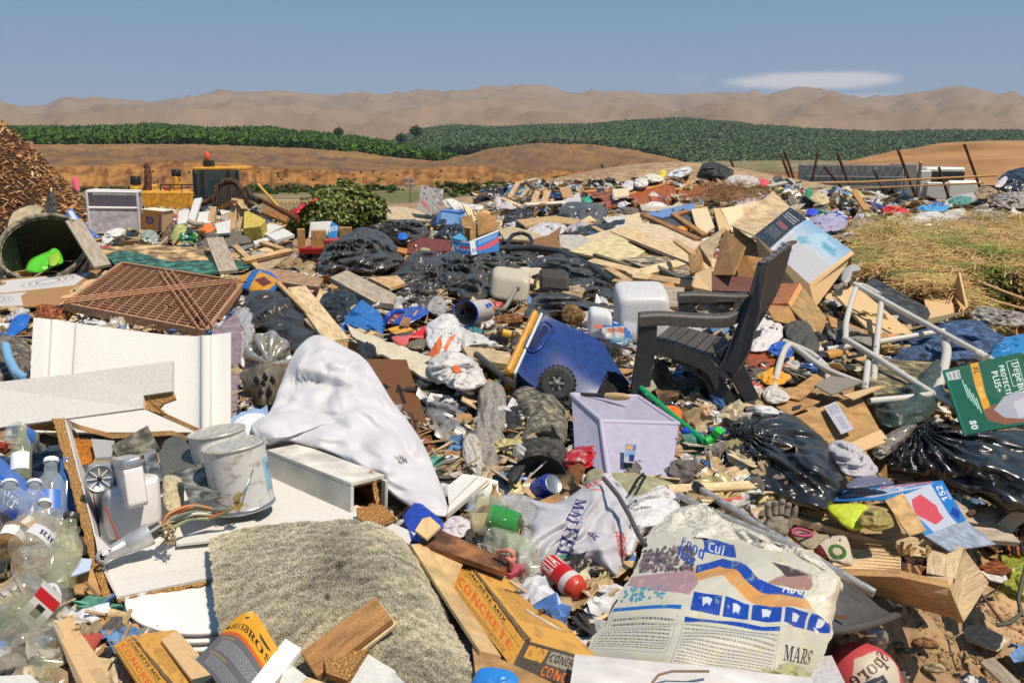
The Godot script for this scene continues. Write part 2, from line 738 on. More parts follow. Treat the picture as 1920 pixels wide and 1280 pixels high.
func zig(x: float) -> float:
	return absf(fposmod(x,1.0) * 2.0 - 1.0) * 2.0 - 1.0

# flat facets between sharp creases,as in crushed film
func crumple(u: float,v: float,q: Vector3,f: float,c: Vector3) -> float:
	var w := 1.6 * nz_big.get_noise_3dv(q * f * .25 + c)
	var x := 1.2 * nz_big.get_noise_3dv(q * f * .3 - c)
	return .55 * zig(u * f * .7 + w) + .22 * zig((u * .75 + v * .66) * f * .6 + x) + .16 * zig(u * f * 2.1 + w * 2.5 + v * f * .3) + .6 * nz_big.get_noise_3dv(q * f * .35 + c)

# a sheet over rows of control points [x,y,d]; thick gives it a second face and edges
func sheet(mb: MB,ctrl: Array,nu: int,nv: int,o := {}) -> void:
	var rough := []
	for r in ctrl:
		rough.append(spline(wps(r),nu))
	var rows := []
	for j in nv + 1:
		rows.append(PackedVector3Array())
	for i in nu + 1:
		var line := pva([])
		for r in rough:
			line.append(r[i])
		var s := spline(line,nv) if line.size() > 2 else PackedVector3Array()
		for j in nv + 1:
			rows[j].append(s[j] if line.size() > 2 else line[0].lerp(line[1],float(j) / nv))
	var amp: float = o.get("amp",.0)
	var f: float = o.get("f",6.0)
	var jag: float = o.get("jag",.0)
	var kind: String = o.get("kind","soft")
	var thick: float = o.get("thick",.004)
	var mid: Vector3 = rows[nv / 2][nu / 2]
	var along: Vector3 = (rows[nv / 2][nu] - rows[nv / 2][0]).normalized()
	var st: float = o.get("stretch",1.0)
	var fronts := []
	var backs := []
	for j in nv + 1:
		var a := pva([])
		var b := pva([])
		for i in nu + 1:
			var p: Vector3 = rows[j][i]
			var du: Vector3 = rows[j][mini(i + 1,nu)] - rows[j][maxi(i - 1,0)]
			var dv: Vector3 = rows[mini(j + 1,nv)][i] - rows[maxi(j - 1,0)][i]
			var n := du.cross(dv).normalized()
			if n.dot(eye - mid) < 0:
				n = -n
			var q := p - mid
			q -= along * q.dot(along) * (1.0 - st)
			var z := .0
			if amp > .0:
				if kind == "bag":
					z = crumple(q.dot(along.cross(n)),q.dot(along) * st,q,f,mid)
				elif kind == "cloth":
					z = nz_cloth.get_noise_3dv(q * f + mid * 3.0) + .4 * nz_bag.get_noise_3dv(q * f * 1.7 + mid)
				else:
					z = nz_big.get_noise_3dv(q * f + mid * 3.0)
			if jag > .0 and (i == 0 or i == nu or j == 0 or j == nv):
				var inward: Vector3 = ((rows[j][1] - rows[j][0]) if i == 0 else (rows[j][nu - 1] - rows[j][nu]) if i == nu else (rows[1][i] - rows[0][i]) if j == 0 else (rows[nv - 1][i] - rows[nv][i]))
				p += inward.normalized() * jag * (nz_fine.get_noise_3dv(p * 30.0) + .6)
			p += n * amp * z
			a.append(p)
			b.append(p - n * thick)
		fronts.append(a)
		backs.append(b)
	var uvs: Vector2 = o.get("uv",Vector2.ONE)
	var flip: bool = (fronts[0][1] - fronts[0][0]).cross(fronts[1][0] - fronts[0][0]).dot(eye - mid) > 0
	var fl: bool = (fronts[nv / 2][nu / 2 + 1] - fronts[nv / 2][nu / 2]).cross(fronts[nv / 2 + 1][nu / 2] - fronts[nv / 2][nu / 2]).dot(eye - mid) > 0
	flip = fl
	mb.grid(fronts,false,flip,uvs)
	if thick > .0:
		mb.grid(backs,false,not flip,uvs)
		for j in nv:
			for i in [0,nu]:
				mb.quad(fronts[j][i],fronts[j + 1][i],backs[j + 1][i],backs[j][i],fronts[j][i] - fronts[j][1 if i == 0 else nu - 1])
		for i in nu:
			for j in [0,nv]:
				mb.quad(fronts[j][i],fronts[j][i + 1],backs[j][i + 1],backs[j][i],fronts[j][i] - fronts[1 if j == 0 else nv - 1][i])

func bag(called: String,label: String,cat: String,outline: Array,d0: float,d1: float,m: Material,o := {},group := "") -> MeshInstance3D:
	var mb := MB.new()
	pillow(mb,outline,d0,d1,o)
	return solo(called,label,cat,mb,m,group)

func board(called: String,label: String,cat: String,pts: Array,thick: float,m: Material,group := "",k := .972,fit := false) -> MeshInstance3D:
	var mb := MB.new()
	mb.slab(wps(pts,k),thick,eye,fit)
	return solo(called,label,cat,mb,m,group)

func cloth(called: String,label: String,cat: String,ctrl: Array,nu: int,nv: int,m: Material,o := {}) -> MeshInstance3D:
	var mb := MB.new()
	sheet(mb,ctrl,nu,nv,o)
	return solo(called,label,cat,mb,m)

# a stick or plank between two places,wide and thick in metres,its broad side turned to the sky or the viewer
func stick(called: String,label: String,cat: String,a: Array,b: Array,wide: float,thick: float,m: Material,group := "",k := .972,roll := .0) -> MeshInstance3D:
	var mb := MB.new()
	var p := wp(a,k)
	var q := wp(b,k)
	var t := (q - p).normalized()
	var n := ((eye - (p + q) * .5).normalized() * .6 + Vector3.UP * .8)
	n = (n - t * n.dot(t)).normalized().rotated(t,roll)
	mb.beam(p,q,t.cross(n).normalized() * wide,n * thick)
	return solo(called,label,cat,mb,m,group)

func pole(called: String,label: String,cat: String,path: Array,r: float,m: Material,group := "",k := .985,sides := 8) -> MeshInstance3D:
	var mb := MB.new()
	mb.tube(wps(path,k),r,sides)
	return solo(called,label,cat,mb,m,group)

# closed carton as [corner,edges] with a tape strip or flaps added by the caller
func carton(called: String,label: String,c: Array,m: Material,r := .004,cat := "carton") -> Node3D:
	var o := thing(called,label,cat,c[0])
	var mb := MB.new()
	mb.box(c[0],c[1],c[2],c[3],r)
	part("box_body",mb,m,o)
	return o

func panel(parent: Node3D,called: String,a: Vector3,b: Vector3,c: Vector3,d: Vector3,thick: float,m: Material,see: Vector3,fit := false,label := "") -> MeshInstance3D:
	var mb := MB.new()
	mb.slab(pva([a,b,c,d]),thick,see,fit)
	return part(called,mb,m,parent,label)

# a box without its lid: walls of board,seen from inside and outside. c as from corner(): origin,two base edges,height
func open_box(parent: Node3D,c: Array,thick: float,m: Material,skip := []) -> void:
	var o: Vector3 = c[0]
	var a: Vector3 = c[1]
	var b: Vector3 = c[2]
	var h: Vector3 = c[3]
	var mid := o + (a + b + h) * .5
	var far := 100.0
	if not 0 in skip:
		panel(parent,"side_wall",o,o + a,o + a + h,o + h,thick,m,o - b * far)
	if not 1 in skip:
		panel(parent,"side_wall",o + b,o + a + b,o + a + b + h,o + b + h,thick,m,o + b * far)
	if not 2 in skip:
		panel(parent,"side_wall",o,o + b,o + b + h,o + h,thick,m,o - a * far)
	if not 3 in skip:
		panel(parent,"side_wall",o + a,o + a + b,o + a + b + h,o + a + h,thick,m,o + a * far)
	if not 4 in skip:
		panel(parent,"floor_panel",o,o + a,o + a + b,o + b,thick,m,o - h * far)

# distance at which a made surface stands behind picture point x,y
func on(mb: MB,x: float,y: float) -> float:
	var best := 1e9
	var d := 3.0
	for i in range(0,mb.v.size(),2):
		var q := to_px(mb.v[i])
		var e := (q.x - x) * (q.x - x) + (q.y - y) * (q.y - y) + q.z * 4.0
		if e < best:
			best = e
			d = q.z
	return d

func poly(im: Image,p: PackedVector2Array,c: Color) -> void:
	var y0 := 1e9
	var y1 := -1e9
	for q in p:
		y0 = minf(y0,q.y)
		y1 = maxf(y1,q.y)
	for y in range(maxi(0,int(y0)),mini(im.get_height() - 1,int(y1)) + 1):
		var xs := []
		var yc := y + .5
		for i in p.size():
			var a := p[i]
			var b := p[(i + 1) % p.size()]
			if (a.y <= yc) != (b.y <= yc):
				xs.append(a.x + (yc - a.y) / (b.y - a.y) * (b.x - a.x))
		xs.sort()
		for k in range(0,xs.size() - 1,2):
			var xa := clampi(roundi(xs[k]),0,im.get_width())
			var xb := clampi(roundi(xs[k + 1]),0,im.get_width())
			if xb > xa:
				im.fill_rect(Rect2i(xa,y,xb - xa,1),c)

var fonts := {}

func letters(s: String,serif := false,bold := true) -> Array:
	var t := TextMesh.new()
	var key := "%s%s" % [serif,bold]
	if not fonts.has(key):
		var f := SystemFont.new()
		f.font_names = PackedStringArray(["Droid Serif" if serif else "Droid Sans"])
		f.font_weight = 700 if bold else 400
		fonts[key] = f
	t.font = fonts[key]
	t.text = s
	t.font_size = 32
	t.pixel_size = .03125
	t.depth = .0
	t.curve_step = 2.0
	t.horizontal_alignment = HORIZONTAL_ALIGNMENT_LEFT
	t.vertical_alignment = VERTICAL_ALIGNMENT_BOTTOM
	return t.get_mesh_arrays()

func soften(im: Image,k: int) -> void:
	var w := im.get_width()
	var h := im.get_height()
	im.resize(w / k,h / k,Image.INTERPOLATE_BILINEAR)
	im.resize(w,h,Image.INTERPOLATE_CUBIC)

# makes a thing that was built on its own a part of another
func adopt(o: Node3D,called: String,part_name: String) -> void:
	var p: Node3D = get_node(called)
	remove_child(p)
	p.position -= o.position
	p.name = part_name
	p.remove_meta("category")
	p.remove_meta("label")
	o.add_child(p,true)

# letters of height h (pixels of the print),from the left end of their base line,turned by ang
func write(im: Image,s: String,at: Vector2,h: float,c: Color,ang := .0,serif := false,bold := true,wide := 1.0) -> void:
	var a := letters(s,serif,bold)
	var v: PackedVector3Array = a[Mesh.ARRAY_VERTEX]
	var n: PackedVector3Array = a[Mesh.ARRAY_NORMAL]
	var ix = a[Mesh.ARRAY_INDEX]
	var k := h / .72
	var lo := 1e9
	for p in v:
		lo = minf(lo,p.y)
	var cs := cos(ang)
	var sn := sin(ang)
	var cnt: int = ix.size() if ix != null else v.size()
	for i in range(0,cnt,3):
		var t := PackedVector2Array()
		for j in 3:
			var q: int = ix[i + j] if ix != null else i + j
			var x := v[q].x * k * wide
			var y := -(v[q].y - lo) * k
			t.append(at + Vector2(x * cs - y * sn,x * sn + y * cs))
		if n[ix[i] if ix != null else i].z > -.5:
			poly(im,t,c)

# letters as thin raised ink on a face: o is the left end of the base line,ux and uy unit vectors
func lettering(parent: Node3D,s: String,o: Vector3,ux: Vector3,uy: Vector3,h: float,m: Material,serif := false,bold := true) -> void:
	var mb := MB.new()
	var k := h / .72
	var a := letters(s,serif,bold)
	var lo := 1e9
	for p in a[Mesh.ARRAY_VERTEX]:
		lo = minf(lo,p.y)
	mb.add(a,Transform3D(Basis(ux * k,uy * k,ux.cross(uy) * k),o - uy * lo * k + ux.cross(uy) * .0015))
	part("lettering",mb,m,parent)

func paper(called: String,w: int,h: int,c: Color) -> Image:
	var im := Image.create(w,h,false,Image.FORMAT_RGB8)
	im.fill(c)
	return im

func print_mat(called: String,im: Image,rough := .6,opt := {}) -> StandardMaterial3D:
	tex[called] = ImageTexture.create_from_image(im)
	var o := opt.duplicate()
	o.merge({tex=called,tri=false})
	return lin(.70,.70,.70,rough,o)

func wear(im: Image,amount: float,c: Color,f := .05,sd := 1) -> void:
	var n := FastNoiseLite.new()
	n.seed = sd
	n.frequency = f
	n.fractal_octaves = 4
	for y in im.get_height():
		for x in im.get_width():
			var t := clampf(n.get_noise_2d(x,y) * 1.6 + amount - .5,.0,1.0)
			if t > .0:
				im.set_pixel(x,y,im.get_pixel(x,y).lerp(c,t))

func rows_of_text(im: Image,r: Rect2i,lines: int,c: Color,sd := 1) -> void:
	var g := RandomNumberGenerator.new()
	g.seed = sd
	for i in lines:
		var y := r.position.y + int(float(i) / lines * r.size.y)
		var x := r.position.x
		while x < r.end.x - 4:
			var w := g.randi_range(3,14)
			im.fill_rect(Rect2i(x,y,mini(w,r.end.x - x),maxi(1,int(.45 * r.size.y / lines))),c)
			x += w + 3

# a bottle lying or standing: total length l,radius r
func bottle(called: String,label: String,at: Vector3,axis: Vector3,l: float,r: float,m: Material,cap: Material = null,lab: Material = null,group := "bottles heaped at the left edge",cat := "bottle") -> Node3D:
	var o := thing(called,label,cat,at,group)
	var mb := MB.new()
	var n := r * .42
	mb.lathe([[.001,.004],[r * .8,.0],[r,r * .18],[r,l * .55],[r * .97,l * .60],[r * .78,l * .68],[n,l * .80],[n * .92,l * .97],[n * 1.1,l * .98],[n * 1.1,l]],at,axis,20)
	part("glass_body",mb,m,o)
	if cap:
		one(o,"bottle_cap","lathe",[[[n * 1.2,l * .95],[n * 1.2,l * 1.01],[n * 1.1,l * 1.02],[.0,l * 1.02]],at,axis,14],cap)
	if lab:
		mb = MB.new()
		axis = axis.normalized()
		var see := eye - at
		see = (see - axis * see.dot(axis)).normalized().rotated(axis,.5 * sin(at.x * 90.0))
		var rows := []
		for j in 2:
			var row := pva([])
			for i in 13:
				var d := see.rotated(axis,lerpf(-1.05,1.05,i / 12.0))
				row.append(at + axis * l * (.46 - .28 * j) + d * r * 1.015)
			rows.append(row)
		mb.grid(rows,false,true)
		part("paper_label",mb,lab,o)
	return o

func prof(a: Array,x: float) -> float:
	if x <= a[0][0]:
		return a[0][1]
	for i in range(1,a.size()):
		if x <= a[i][0]:
			var t: float = (x - a[i - 1][0]) / (a[i][0] - a[i - 1][0])
			t = t * t * (3.0 - 2.0 * t) * .5 + t * .5
			return lerpf(a[i - 1][1],a[i][1],t)
	return a[-1][1]

# level distance r in the direction of picture column x,height so that it stands at picture row y
func far_pt(x: float,y: float,r: float) -> Vector3:
	var d := ray(x,280.0)
	d.y = .0
	d = d.normalized()
	var q := ray(x,y)
	var slope := q.y / Vector2(q.x,q.z).length()
	return Vector3(d.x * r,eye.y + slope * r,d.z * r)

# a range of land: rings of [distance,profile],seen across columns x0..x1
func terrain(called: String,rings: Array,x0: float,x1: float,cols: int,sub: int,amp: float,wave: float,m: Material,shade: Callable,crest_free := .3) -> void:
	var mb := MB.new()
	var rows := []
	var cols_of := []
	for k in rings.size() - 1:
		for s in (sub if k < rings.size() - 2 else sub + 1):
			var t := float(s) / sub
			var row := pva([])
			var cr := PackedColorArray()
			for i in cols + 1:
				var x := lerpf(x0,x1,float(i) / cols)
				var r := lerpf(rings[k][0],rings[k + 1][0],t)
				var ya := prof(rings[k][1],x)
				var yb := prof(rings[k + 1][1],x)
				var pa := far_pt(x,ya,rings[k][0])
				var pb := far_pt(x,yb,rings[k + 1][0])
				var e := t * t * (3.0 - 2.0 * t)
				var p := pa.lerp(pb,t)
				p.y = lerpf(pa.y,pb.y,lerpf(t,e,.6))
				var w := sin(PI * t)
				p.y += amp * lerpf(crest_free,1.0,w) * (nz_rid.get_noise_3d(p.x / wave,3.0,p.z / wave) * .8 + .5 * nz_big.get_noise_3d(p.x / wave * 2.0,9.0,p.z / wave * 2.0))
				row.append(p)
				cr.append(shade.call(p,x,k + t))
			rows.append(row)
			cols_of.append(cr)
	mb.grid(rows,false,false,Vector2.ONE,cols_of)
	setting(called,mb,m)

func make_sky() -> PanoramaSkyMaterial:
	var w := 2048
	var h := 1024
	var im := Image.create(w,h,false,Image.FORMAT_RGBF)
	for y in h:
		var el := 90.0 - (y + .5) / h * 180.0
		var t := clampf(el / 90.0,.0,1.0)
		var c := Color(.300,.372,.475).lerp(Color(.135,.275,.43),smoothstep(-.02,.14,t))
		c = c.lerp(Color(.07,.16,.36),smoothstep(.12,1.0,t))
		if el < .0:
			c = Color(.30,.24,.18)
		im.fill_rect(Rect2i(0,y,w,1),c)
	var n := FastNoiseLite.new()
	n.seed = 3
	n.frequency = .03
	n.fractal_octaves = 4
	for cl in [[1515.0,151.0,150.0,15.0,.95],[1618.0,185.0,70.0,8.0,.5],[1297.0,148.0,28.0,9.0,.10]]:
		var r := ray(cl[0],cl[1]).normalized()
		var az := atan2(r.z,r.x)
		var el := asin(r.y)
		var cx := (az / TAU + .25) * w
		var cy := (.5 - el / PI) * h
		var rx: float = cl[2] / F / TAU * w
		var ry: float = cl[3] / F / PI * h
		for yy in range(int(cy - ry * 2) - 1,int(cy + ry * 2) + 2):
			for xx in range(int(cx - rx * 1.4) - 1,int(cx + rx * 1.4) + 2):
				var dx := (xx + .5 - cx) / rx
				var dy := (yy + .5 - cy) / ry
				var q := dx * dx + dy * dy + .35 * n.get_noise_2d(xx * .5,yy * 2.0)
				var a: float = smoothstep(1.1,.55,q) * cl[4]
				var xi := posmod(xx,w)
				im.set_pixel(xi,yy,im.get_pixel(xi,yy).lerp(Color(.62,.60,.62),a))
	var s := PanoramaSkyMaterial.new()
	s.panorama = ImageTexture.create_from_image(im)
	return s

func begin() -> void:
	rng.seed = 11
	for z in [[nz_big,1,FastNoiseLite.FRACTAL_FBM,3,1.0],[nz_fine,2,FastNoiseLite.FRACTAL_FBM,2,1.0],[nz_rid,3,FastNoiseLite.FRACTAL_RIDGED,4,1.0],[nz_bag,4,FastNoiseLite.FRACTAL_RIDGED,1,1.0],[nz_cloth,5,FastNoiseLite.FRACTAL_FBM,2,1.0]]:
		var f: FastNoiseLite = z[0]
		f.seed = z[1]
		f.noise_type = FastNoiseLite.TYPE_SIMPLEX_SMOOTH
		f.fractal_type = z[2]
		f.fractal_octaves = z[3]
		f.frequency = z[4]
	cb = Basis(Vector3.RIGHT,-atan(360.0 / F))
	var cam := Camera3D.new()
	cam.name = "camera"
	cam.fov = rad_to_deg(2.0 * atan(640.0 / F))
	cam.near = .1
	cam.far = 30000.0
	cam.transform = Transform3D(cb,eye)
	add_child(cam)
	cam.current = true
	var env := Environment.new()
	env.background_mode = Environment.BG_SKY
	var sky := Sky.new()
	sky.sky_material = make_sky()
	env.sky = sky
	env.background_energy_multiplier = 1.0
	env.tonemap_mode = Environment.TONE_MAPPER_LINEAR
	env.tonemap_exposure = 1.1
	env.ambient_light_source = Environment.AMBIENT_SOURCE_SKY
	env.sdfgi_enabled = true
	env.ssao_enabled = true
	env.ssil_enabled = true
	env.fog_enabled = true
	env.fog_density = .00006
	env.fog_light_color = Color(.80,.85,.95)
	var we := WorldEnvironment.new()
	we.name = "world"
	we.environment = env
	add_child(we)
	var sun := DirectionalLight3D.new()
	sun.name = "sun"
	sun.light_energy = 1.55
	sun.light_color = Color(1.0,.95,.87)
	sun.light_angular_distance = .53
	sun.shadow_enabled = true
	add_child(sun)
	sun.look_at_from_position(Vector3(.36,.90,.27) * 50.0,Vector3.ZERO)

func make_land() -> void:
	var mb := MB.new()
	var radii := []
	var r := .25
	while r < 16000.0:
		radii.append(r)
		r *= 1.018 if r < 40.0 else 1.06
	var angs := []
	var a := -180.0
	while a < 180.0:
		angs.append(a)
		a += .35 if absf(a) < 44.0 else 4.0
	angs.append(180.0)
	var dirt := Color("c9a57c").srgb_to_linear()
	var pale := Color("d8b68c").srgb_to_linear()
	var dark := Color("9c7652").srgb_to_linear()
	var grassy := Color(.10,.10,.03)
	var rows := []
	var cs := []
	for rr in radii:
		var row := pva([])
		var cr := PackedColorArray()
		for g in angs:
			var x: float = rr * sin(deg_to_rad(g))
			var z: float = -rr * cos(deg_to_rad(g))
			var y := land(x,-z)
			if rr < 14.0:
				y += -.05 - .16 * gauss(x,-z,-.95,1.85,.9,.55) + .018 * nz_fine.get_noise_3d(x * 9.0,.0,z * 9.0) + .03 * nz_big.get_noise_3d(x * 2.0,.0,z * 2.0)
			else:
				y += minf(rr * .002,1.5) * nz_big.get_noise_3d(x / 30.0,.0,z / 30.0)
			row.append(Vector3(x,y,z))
			var t := clampf(.5 + nz_big.get_noise_3d(x * 1.3,5.0,z * 1.3) * .9,.0,1.0)
			var c := dark.lerp(pale,t).lerp(dirt,.5)
			if rr > 18.0:
				var gr := smoothstep(-.15,.25,nz_big.get_noise_3d(x / 25.0,2.0,z / 25.0))
				c = c.lerp(grassy * 1.8,(.45 + .5 * gr) * smoothstep(18.0,40.0,rr))
			cr.append(Color(c.r / KL,c.g / KL,c.b / KL))
		rows.append(row)
		cs.append(cr)
	mb.grid(rows,false,true,Vector2.ONE,cs)
	setting("ground",mb,lin(1,1,1,.95,{vc=true,tex="grime",s=.7,bump="lumps",bs=4.0}))

	var crest := [[-400,215],[0,205],[40,212],[75,210],[130,193],[200,192],[290,197],[400,187],[480,180],[560,181],[640,186],[700,181],[780,180],[860,177],[920,169],[1000,169],[1060,178],[1130,177],[1200,180],[1270,184],[1340,182],[1420,183],[1490,171],[1550,178],[1620,188],[1660,188],[1720,177],[1790,171],[1860,182],[1920,195],[2320,205]]
	var mid := []
	for p in crest:
		mid.append([p[0],p[1] * .45 + 232 * .55 + 8.0 * sin(p[0] * .012) + 6.0 * sin(p[0] * .031)])
	var tan_hill := Color("9c8262").srgb_to_linear()
	var tan_dark := Color("80684c").srgb_to_linear()
	var hill_shade := func(p: Vector3,x: float,k: float) -> Color:
		var t := clampf(.5 + .9 * nz_big.get_noise_3d(p.x / 500.0,.0,p.z / 900.0),.0,1.0)
		var c := tan_dark.lerp(tan_hill,.35 + .65 * t)
		var gully := nz_rid.get_noise_3d(p.x / 420.0,3.0,p.z / 420.0)
		c = c.lerp(tan_dark * .8,smoothstep(.25,.0,gully + .6) * .4)
		return Color(c.r / KL,c.g / KL,c.b / KL)
	var hm := lin(1,1,1,1.0,{vc=true,spec=.1})
	terrain("mountains",[[3300.0,[[-400,268],[2320,268]]],[5200.0,mid],[7600.0,crest],[8600.0,[[-400,262],[2320,262]]]],-400,2320,400,36,100.0,800.0,hm,hill_shade,.03)

	var green := Color("56703f").srgb_to_linear()
	var orch := func(p: Vector3,x: float,k: float) -> Color:
		var t := clampf(.5 + .8 * nz_big.get_noise_3d(p.x / 60.0,.0,p.z / 60.0),.0,1.0)
		var c := green.lerp(Color("8a7a55").srgb_to_linear(),.25 * t)
		return Color(c.r / KL,c.g / KL,c.b / KL)
	var right_top := [[660,300],[700,282],[740,268],[790,246],[850,239],[930,243],[1010,239],[1100,238],[1180,231],[1280,226],[1350,232],[1440,240],[1540,247],[1640,251],[1780,249],[1920,250],[2320,250]]
	var right_low := [[660,310],[740,300],[860,282],[940,279],[1010,272],[1100,273],[1180,281],[1260,296],[1330,318],[1450,330],[2320,330]]
	terrain("orchard_hills",[[1150.0,right_low],[2400.0,right_top],[2800.0,[[660,300],[2320,275]]]],660,2320,240,16,6.0,300.0,hm,orch,.2)
	var left_top := [[-400,250],[30,247],[120,247],[200,246],[290,241],[400,249],[500,246],[580,255],[660,263],[720,271],[860,302],[900,320]]
	var left_low := [[-400,274],[40,273],[200,272],[330,272],[430,274],[500,277],[560,279],[660,286],[760,298],[860,308],[900,326]]
	terrain("orchard_slope",[[700.0,left_low],[1250.0,left_top],[1450.0,[[-400,285],[900,330]]]],-400,900,160,14,3.0,200.0,hm,orch,.2)

	var ochre := Color("a87848").srgb_to_linear()
	var dun := Color("8f6e4a").srgb_to_linear()
	var burnt := Color("6e5a4c").srgb_to_linear()
	var bank := func(p: Vector3,x: float,k: float) -> Color:
		var nn := nz_big.get_noise_3d(p.x / 26.0,p.y / 6.0,p.z / 26.0)
		var fl := nz_fine.get_noise_3d(p.x / 7.0,p.y / 5.0,p.z / 7.0)
		var c := dun
		if k < 1.0:
			c = Color("b0804e").srgb_to_linear().lerp(Color("6a4a34").srgb_to_linear(),clampf(.5 + fl * .9 + nn * .5 + .6 * nz_fine.get_noise_3d(x * .09,k * 2.2,4.0),.0,1.0))
		elif k < 1.55:
			c = dun.lerp(burnt,clampf(.45 + nn * 1.2 + fl * .8,.0,1.0))
		else:
			c = Color("9c7850").srgb_to_linear().lerp(burnt,clampf(.3 + nn + fl * .5,.0,1.0))
		if x > 860 and x < 1060:
			c = c.lerp(burnt,clampf(1.0 - absf(x - 960) / 110.0,.0,1.0) * clampf(.6 + fl,.0,1.0) * (.9 if k > .7 else .3))
		return Color(c.r / KL,c.g / KL,c.b / KL)
	var foot := [[-400,360],[400,358],[600,352],[800,352],[960,356],[1150,352],[2320,356]]
	var lip := [[-400,312],[100,312],[240,308],[330,300],[430,306],[520,314],[620,320],[700,322],[760,318],[840,312],[900,308],[960,318],[1040,318],[1120,322],[1200,320],[1300,325],[2320,335]]
	var brow := [[-400,272],[40,272],[200,271],[330,271],[430,273],[500,276],[560,278],[660,285],[760,298],[820,303],[870,292],[930,277],[1010,269],[1100,271],[1180,280],[1230,291],[1290,304],[1340,318],[1420,326],[2320,335]]
	var over := []
	for p in brow:
		over.append([p[0],p[1] + 10])
	terrain("terrace_bank",[[380.0,foot],[410.0,lip],[640.0,brow],[690.0,over]],-400,1700,420,14,2.6,14.0,hm,bank,.1)
	var rb := func(p: Vector3,x: float,k: float) -> Color:
		var nn := nz_big.get_noise_3d(p.x / 40.0,p.y / 10.0,p.z / 40.0)
		var c := Color("b58a62").srgb_to_linear().lerp(Color("94714f").srgb_to_linear(),clampf(.4 + nn * 1.2,.0,1.0))
		return Color(c.r / KL,c.g / KL,c.b / KL)
	terrain("bare_hill",[[260.0,[[1200,352],[2320,345]]],[330.0,[[1200,352],[1480,342],[1560,316],[1620,305],[1700,300],[2320,295]]],[420.0,[[1200,352],[1480,340],[1540,318],[1590,303],[1690,282],[1770,268],[1850,264],[1920,263],[2320,262]]],[470.0,[[1200,360],[1590,318],[2320,275]]]],1200,2320,160,14,1.6,60.0,hm,rb,.1)

# an uneven ball of facets,for crowns and crumpled scraps
func lump(sd: int,rough: float,rings: int,segs: int,f := 2.2) -> MB:
	var mb := MB.new()
	var rows := []
	for j in rings + 1:
		var row := pva([])
		var th := PI * j / rings
		for i in segs + 1:
			var ph := TAU * (i % segs) / segs
			var p := Vector3(sin(th) * cos(ph),cos(th),sin(th) * sin(ph))
			var k := 1.0 + rough * nz_rid.get_noise_3dv(p * f + Vector3(sd * 7.3,0,0))
			row.append(p * k)
		rows.append(row)
	mb.grid(rows,true,false)
	return mb

func facets(mb: MB) -> MB:
	var o := MB.new()
	for i in range(0,mb.ix.size(),3):
		var a := mb.v[mb.ix[i]]
		var b := mb.v[mb.ix[i + 1]]
		var c := mb.v[mb.ix[i + 2]]
		o.tri(a,b,c,(a + b + c))
	return o

func leafy(sd: int,leaves: int,size: float) -> MB:
	var g := RandomNumberGenerator.new()
	g.seed = sd
	var mb := MB.new()
	for i in leaves:
		var p := Vector3(g.randfn(),g.randfn(),g.randfn()).normalized() * pow(g.randf(),.28)
		p *= 1.0 + .35 * nz_big.get_noise_3dv(p * 1.6 + Vector3(sd,0,0))
		p.y *= .85
		var n := (p + Vector3(g.randfn(),g.randfn() + .6,g.randfn()) * .7).normalized()
		var x := n.cross(Vector3(g.randfn(),g.randfn(),g.randfn())).normalized()
		var y := n.cross(x)
		var s := size * g.randf_range(.6,1.3)
		mb.ink = Color(1,1,1) * g.randf_range(.6,1.25)
		mb.tri(p - x * s * .5,p + x * s * .5,p + y * s * 1.2,n)
		mb.tri(p - x * s * .5,p + x * s * .5,p - y * s * .7,n)
	return mb

func terrain_at(rings: Array,x: float,k: float) -> Vector3:
	var i := int(k)
	var t := k - i
	var pa := far_pt(x,prof(rings[i][1],x),rings[i][0])
	var pb := far_pt(x,prof(rings[i + 1][1],x),rings[i + 1][0])
	var p := pa.lerp(pb,t)
	p.y = lerpf(pa.y,pb.y,lerpf(t,t * t * (3.0 - 2.0 * t),.6))
	return p

func xf(p: Vector3,s: Vector3,yaw: float) -> Transform3D:
	return Transform3D(Basis(Vector3.UP,yaw).scaled_local(s),p)

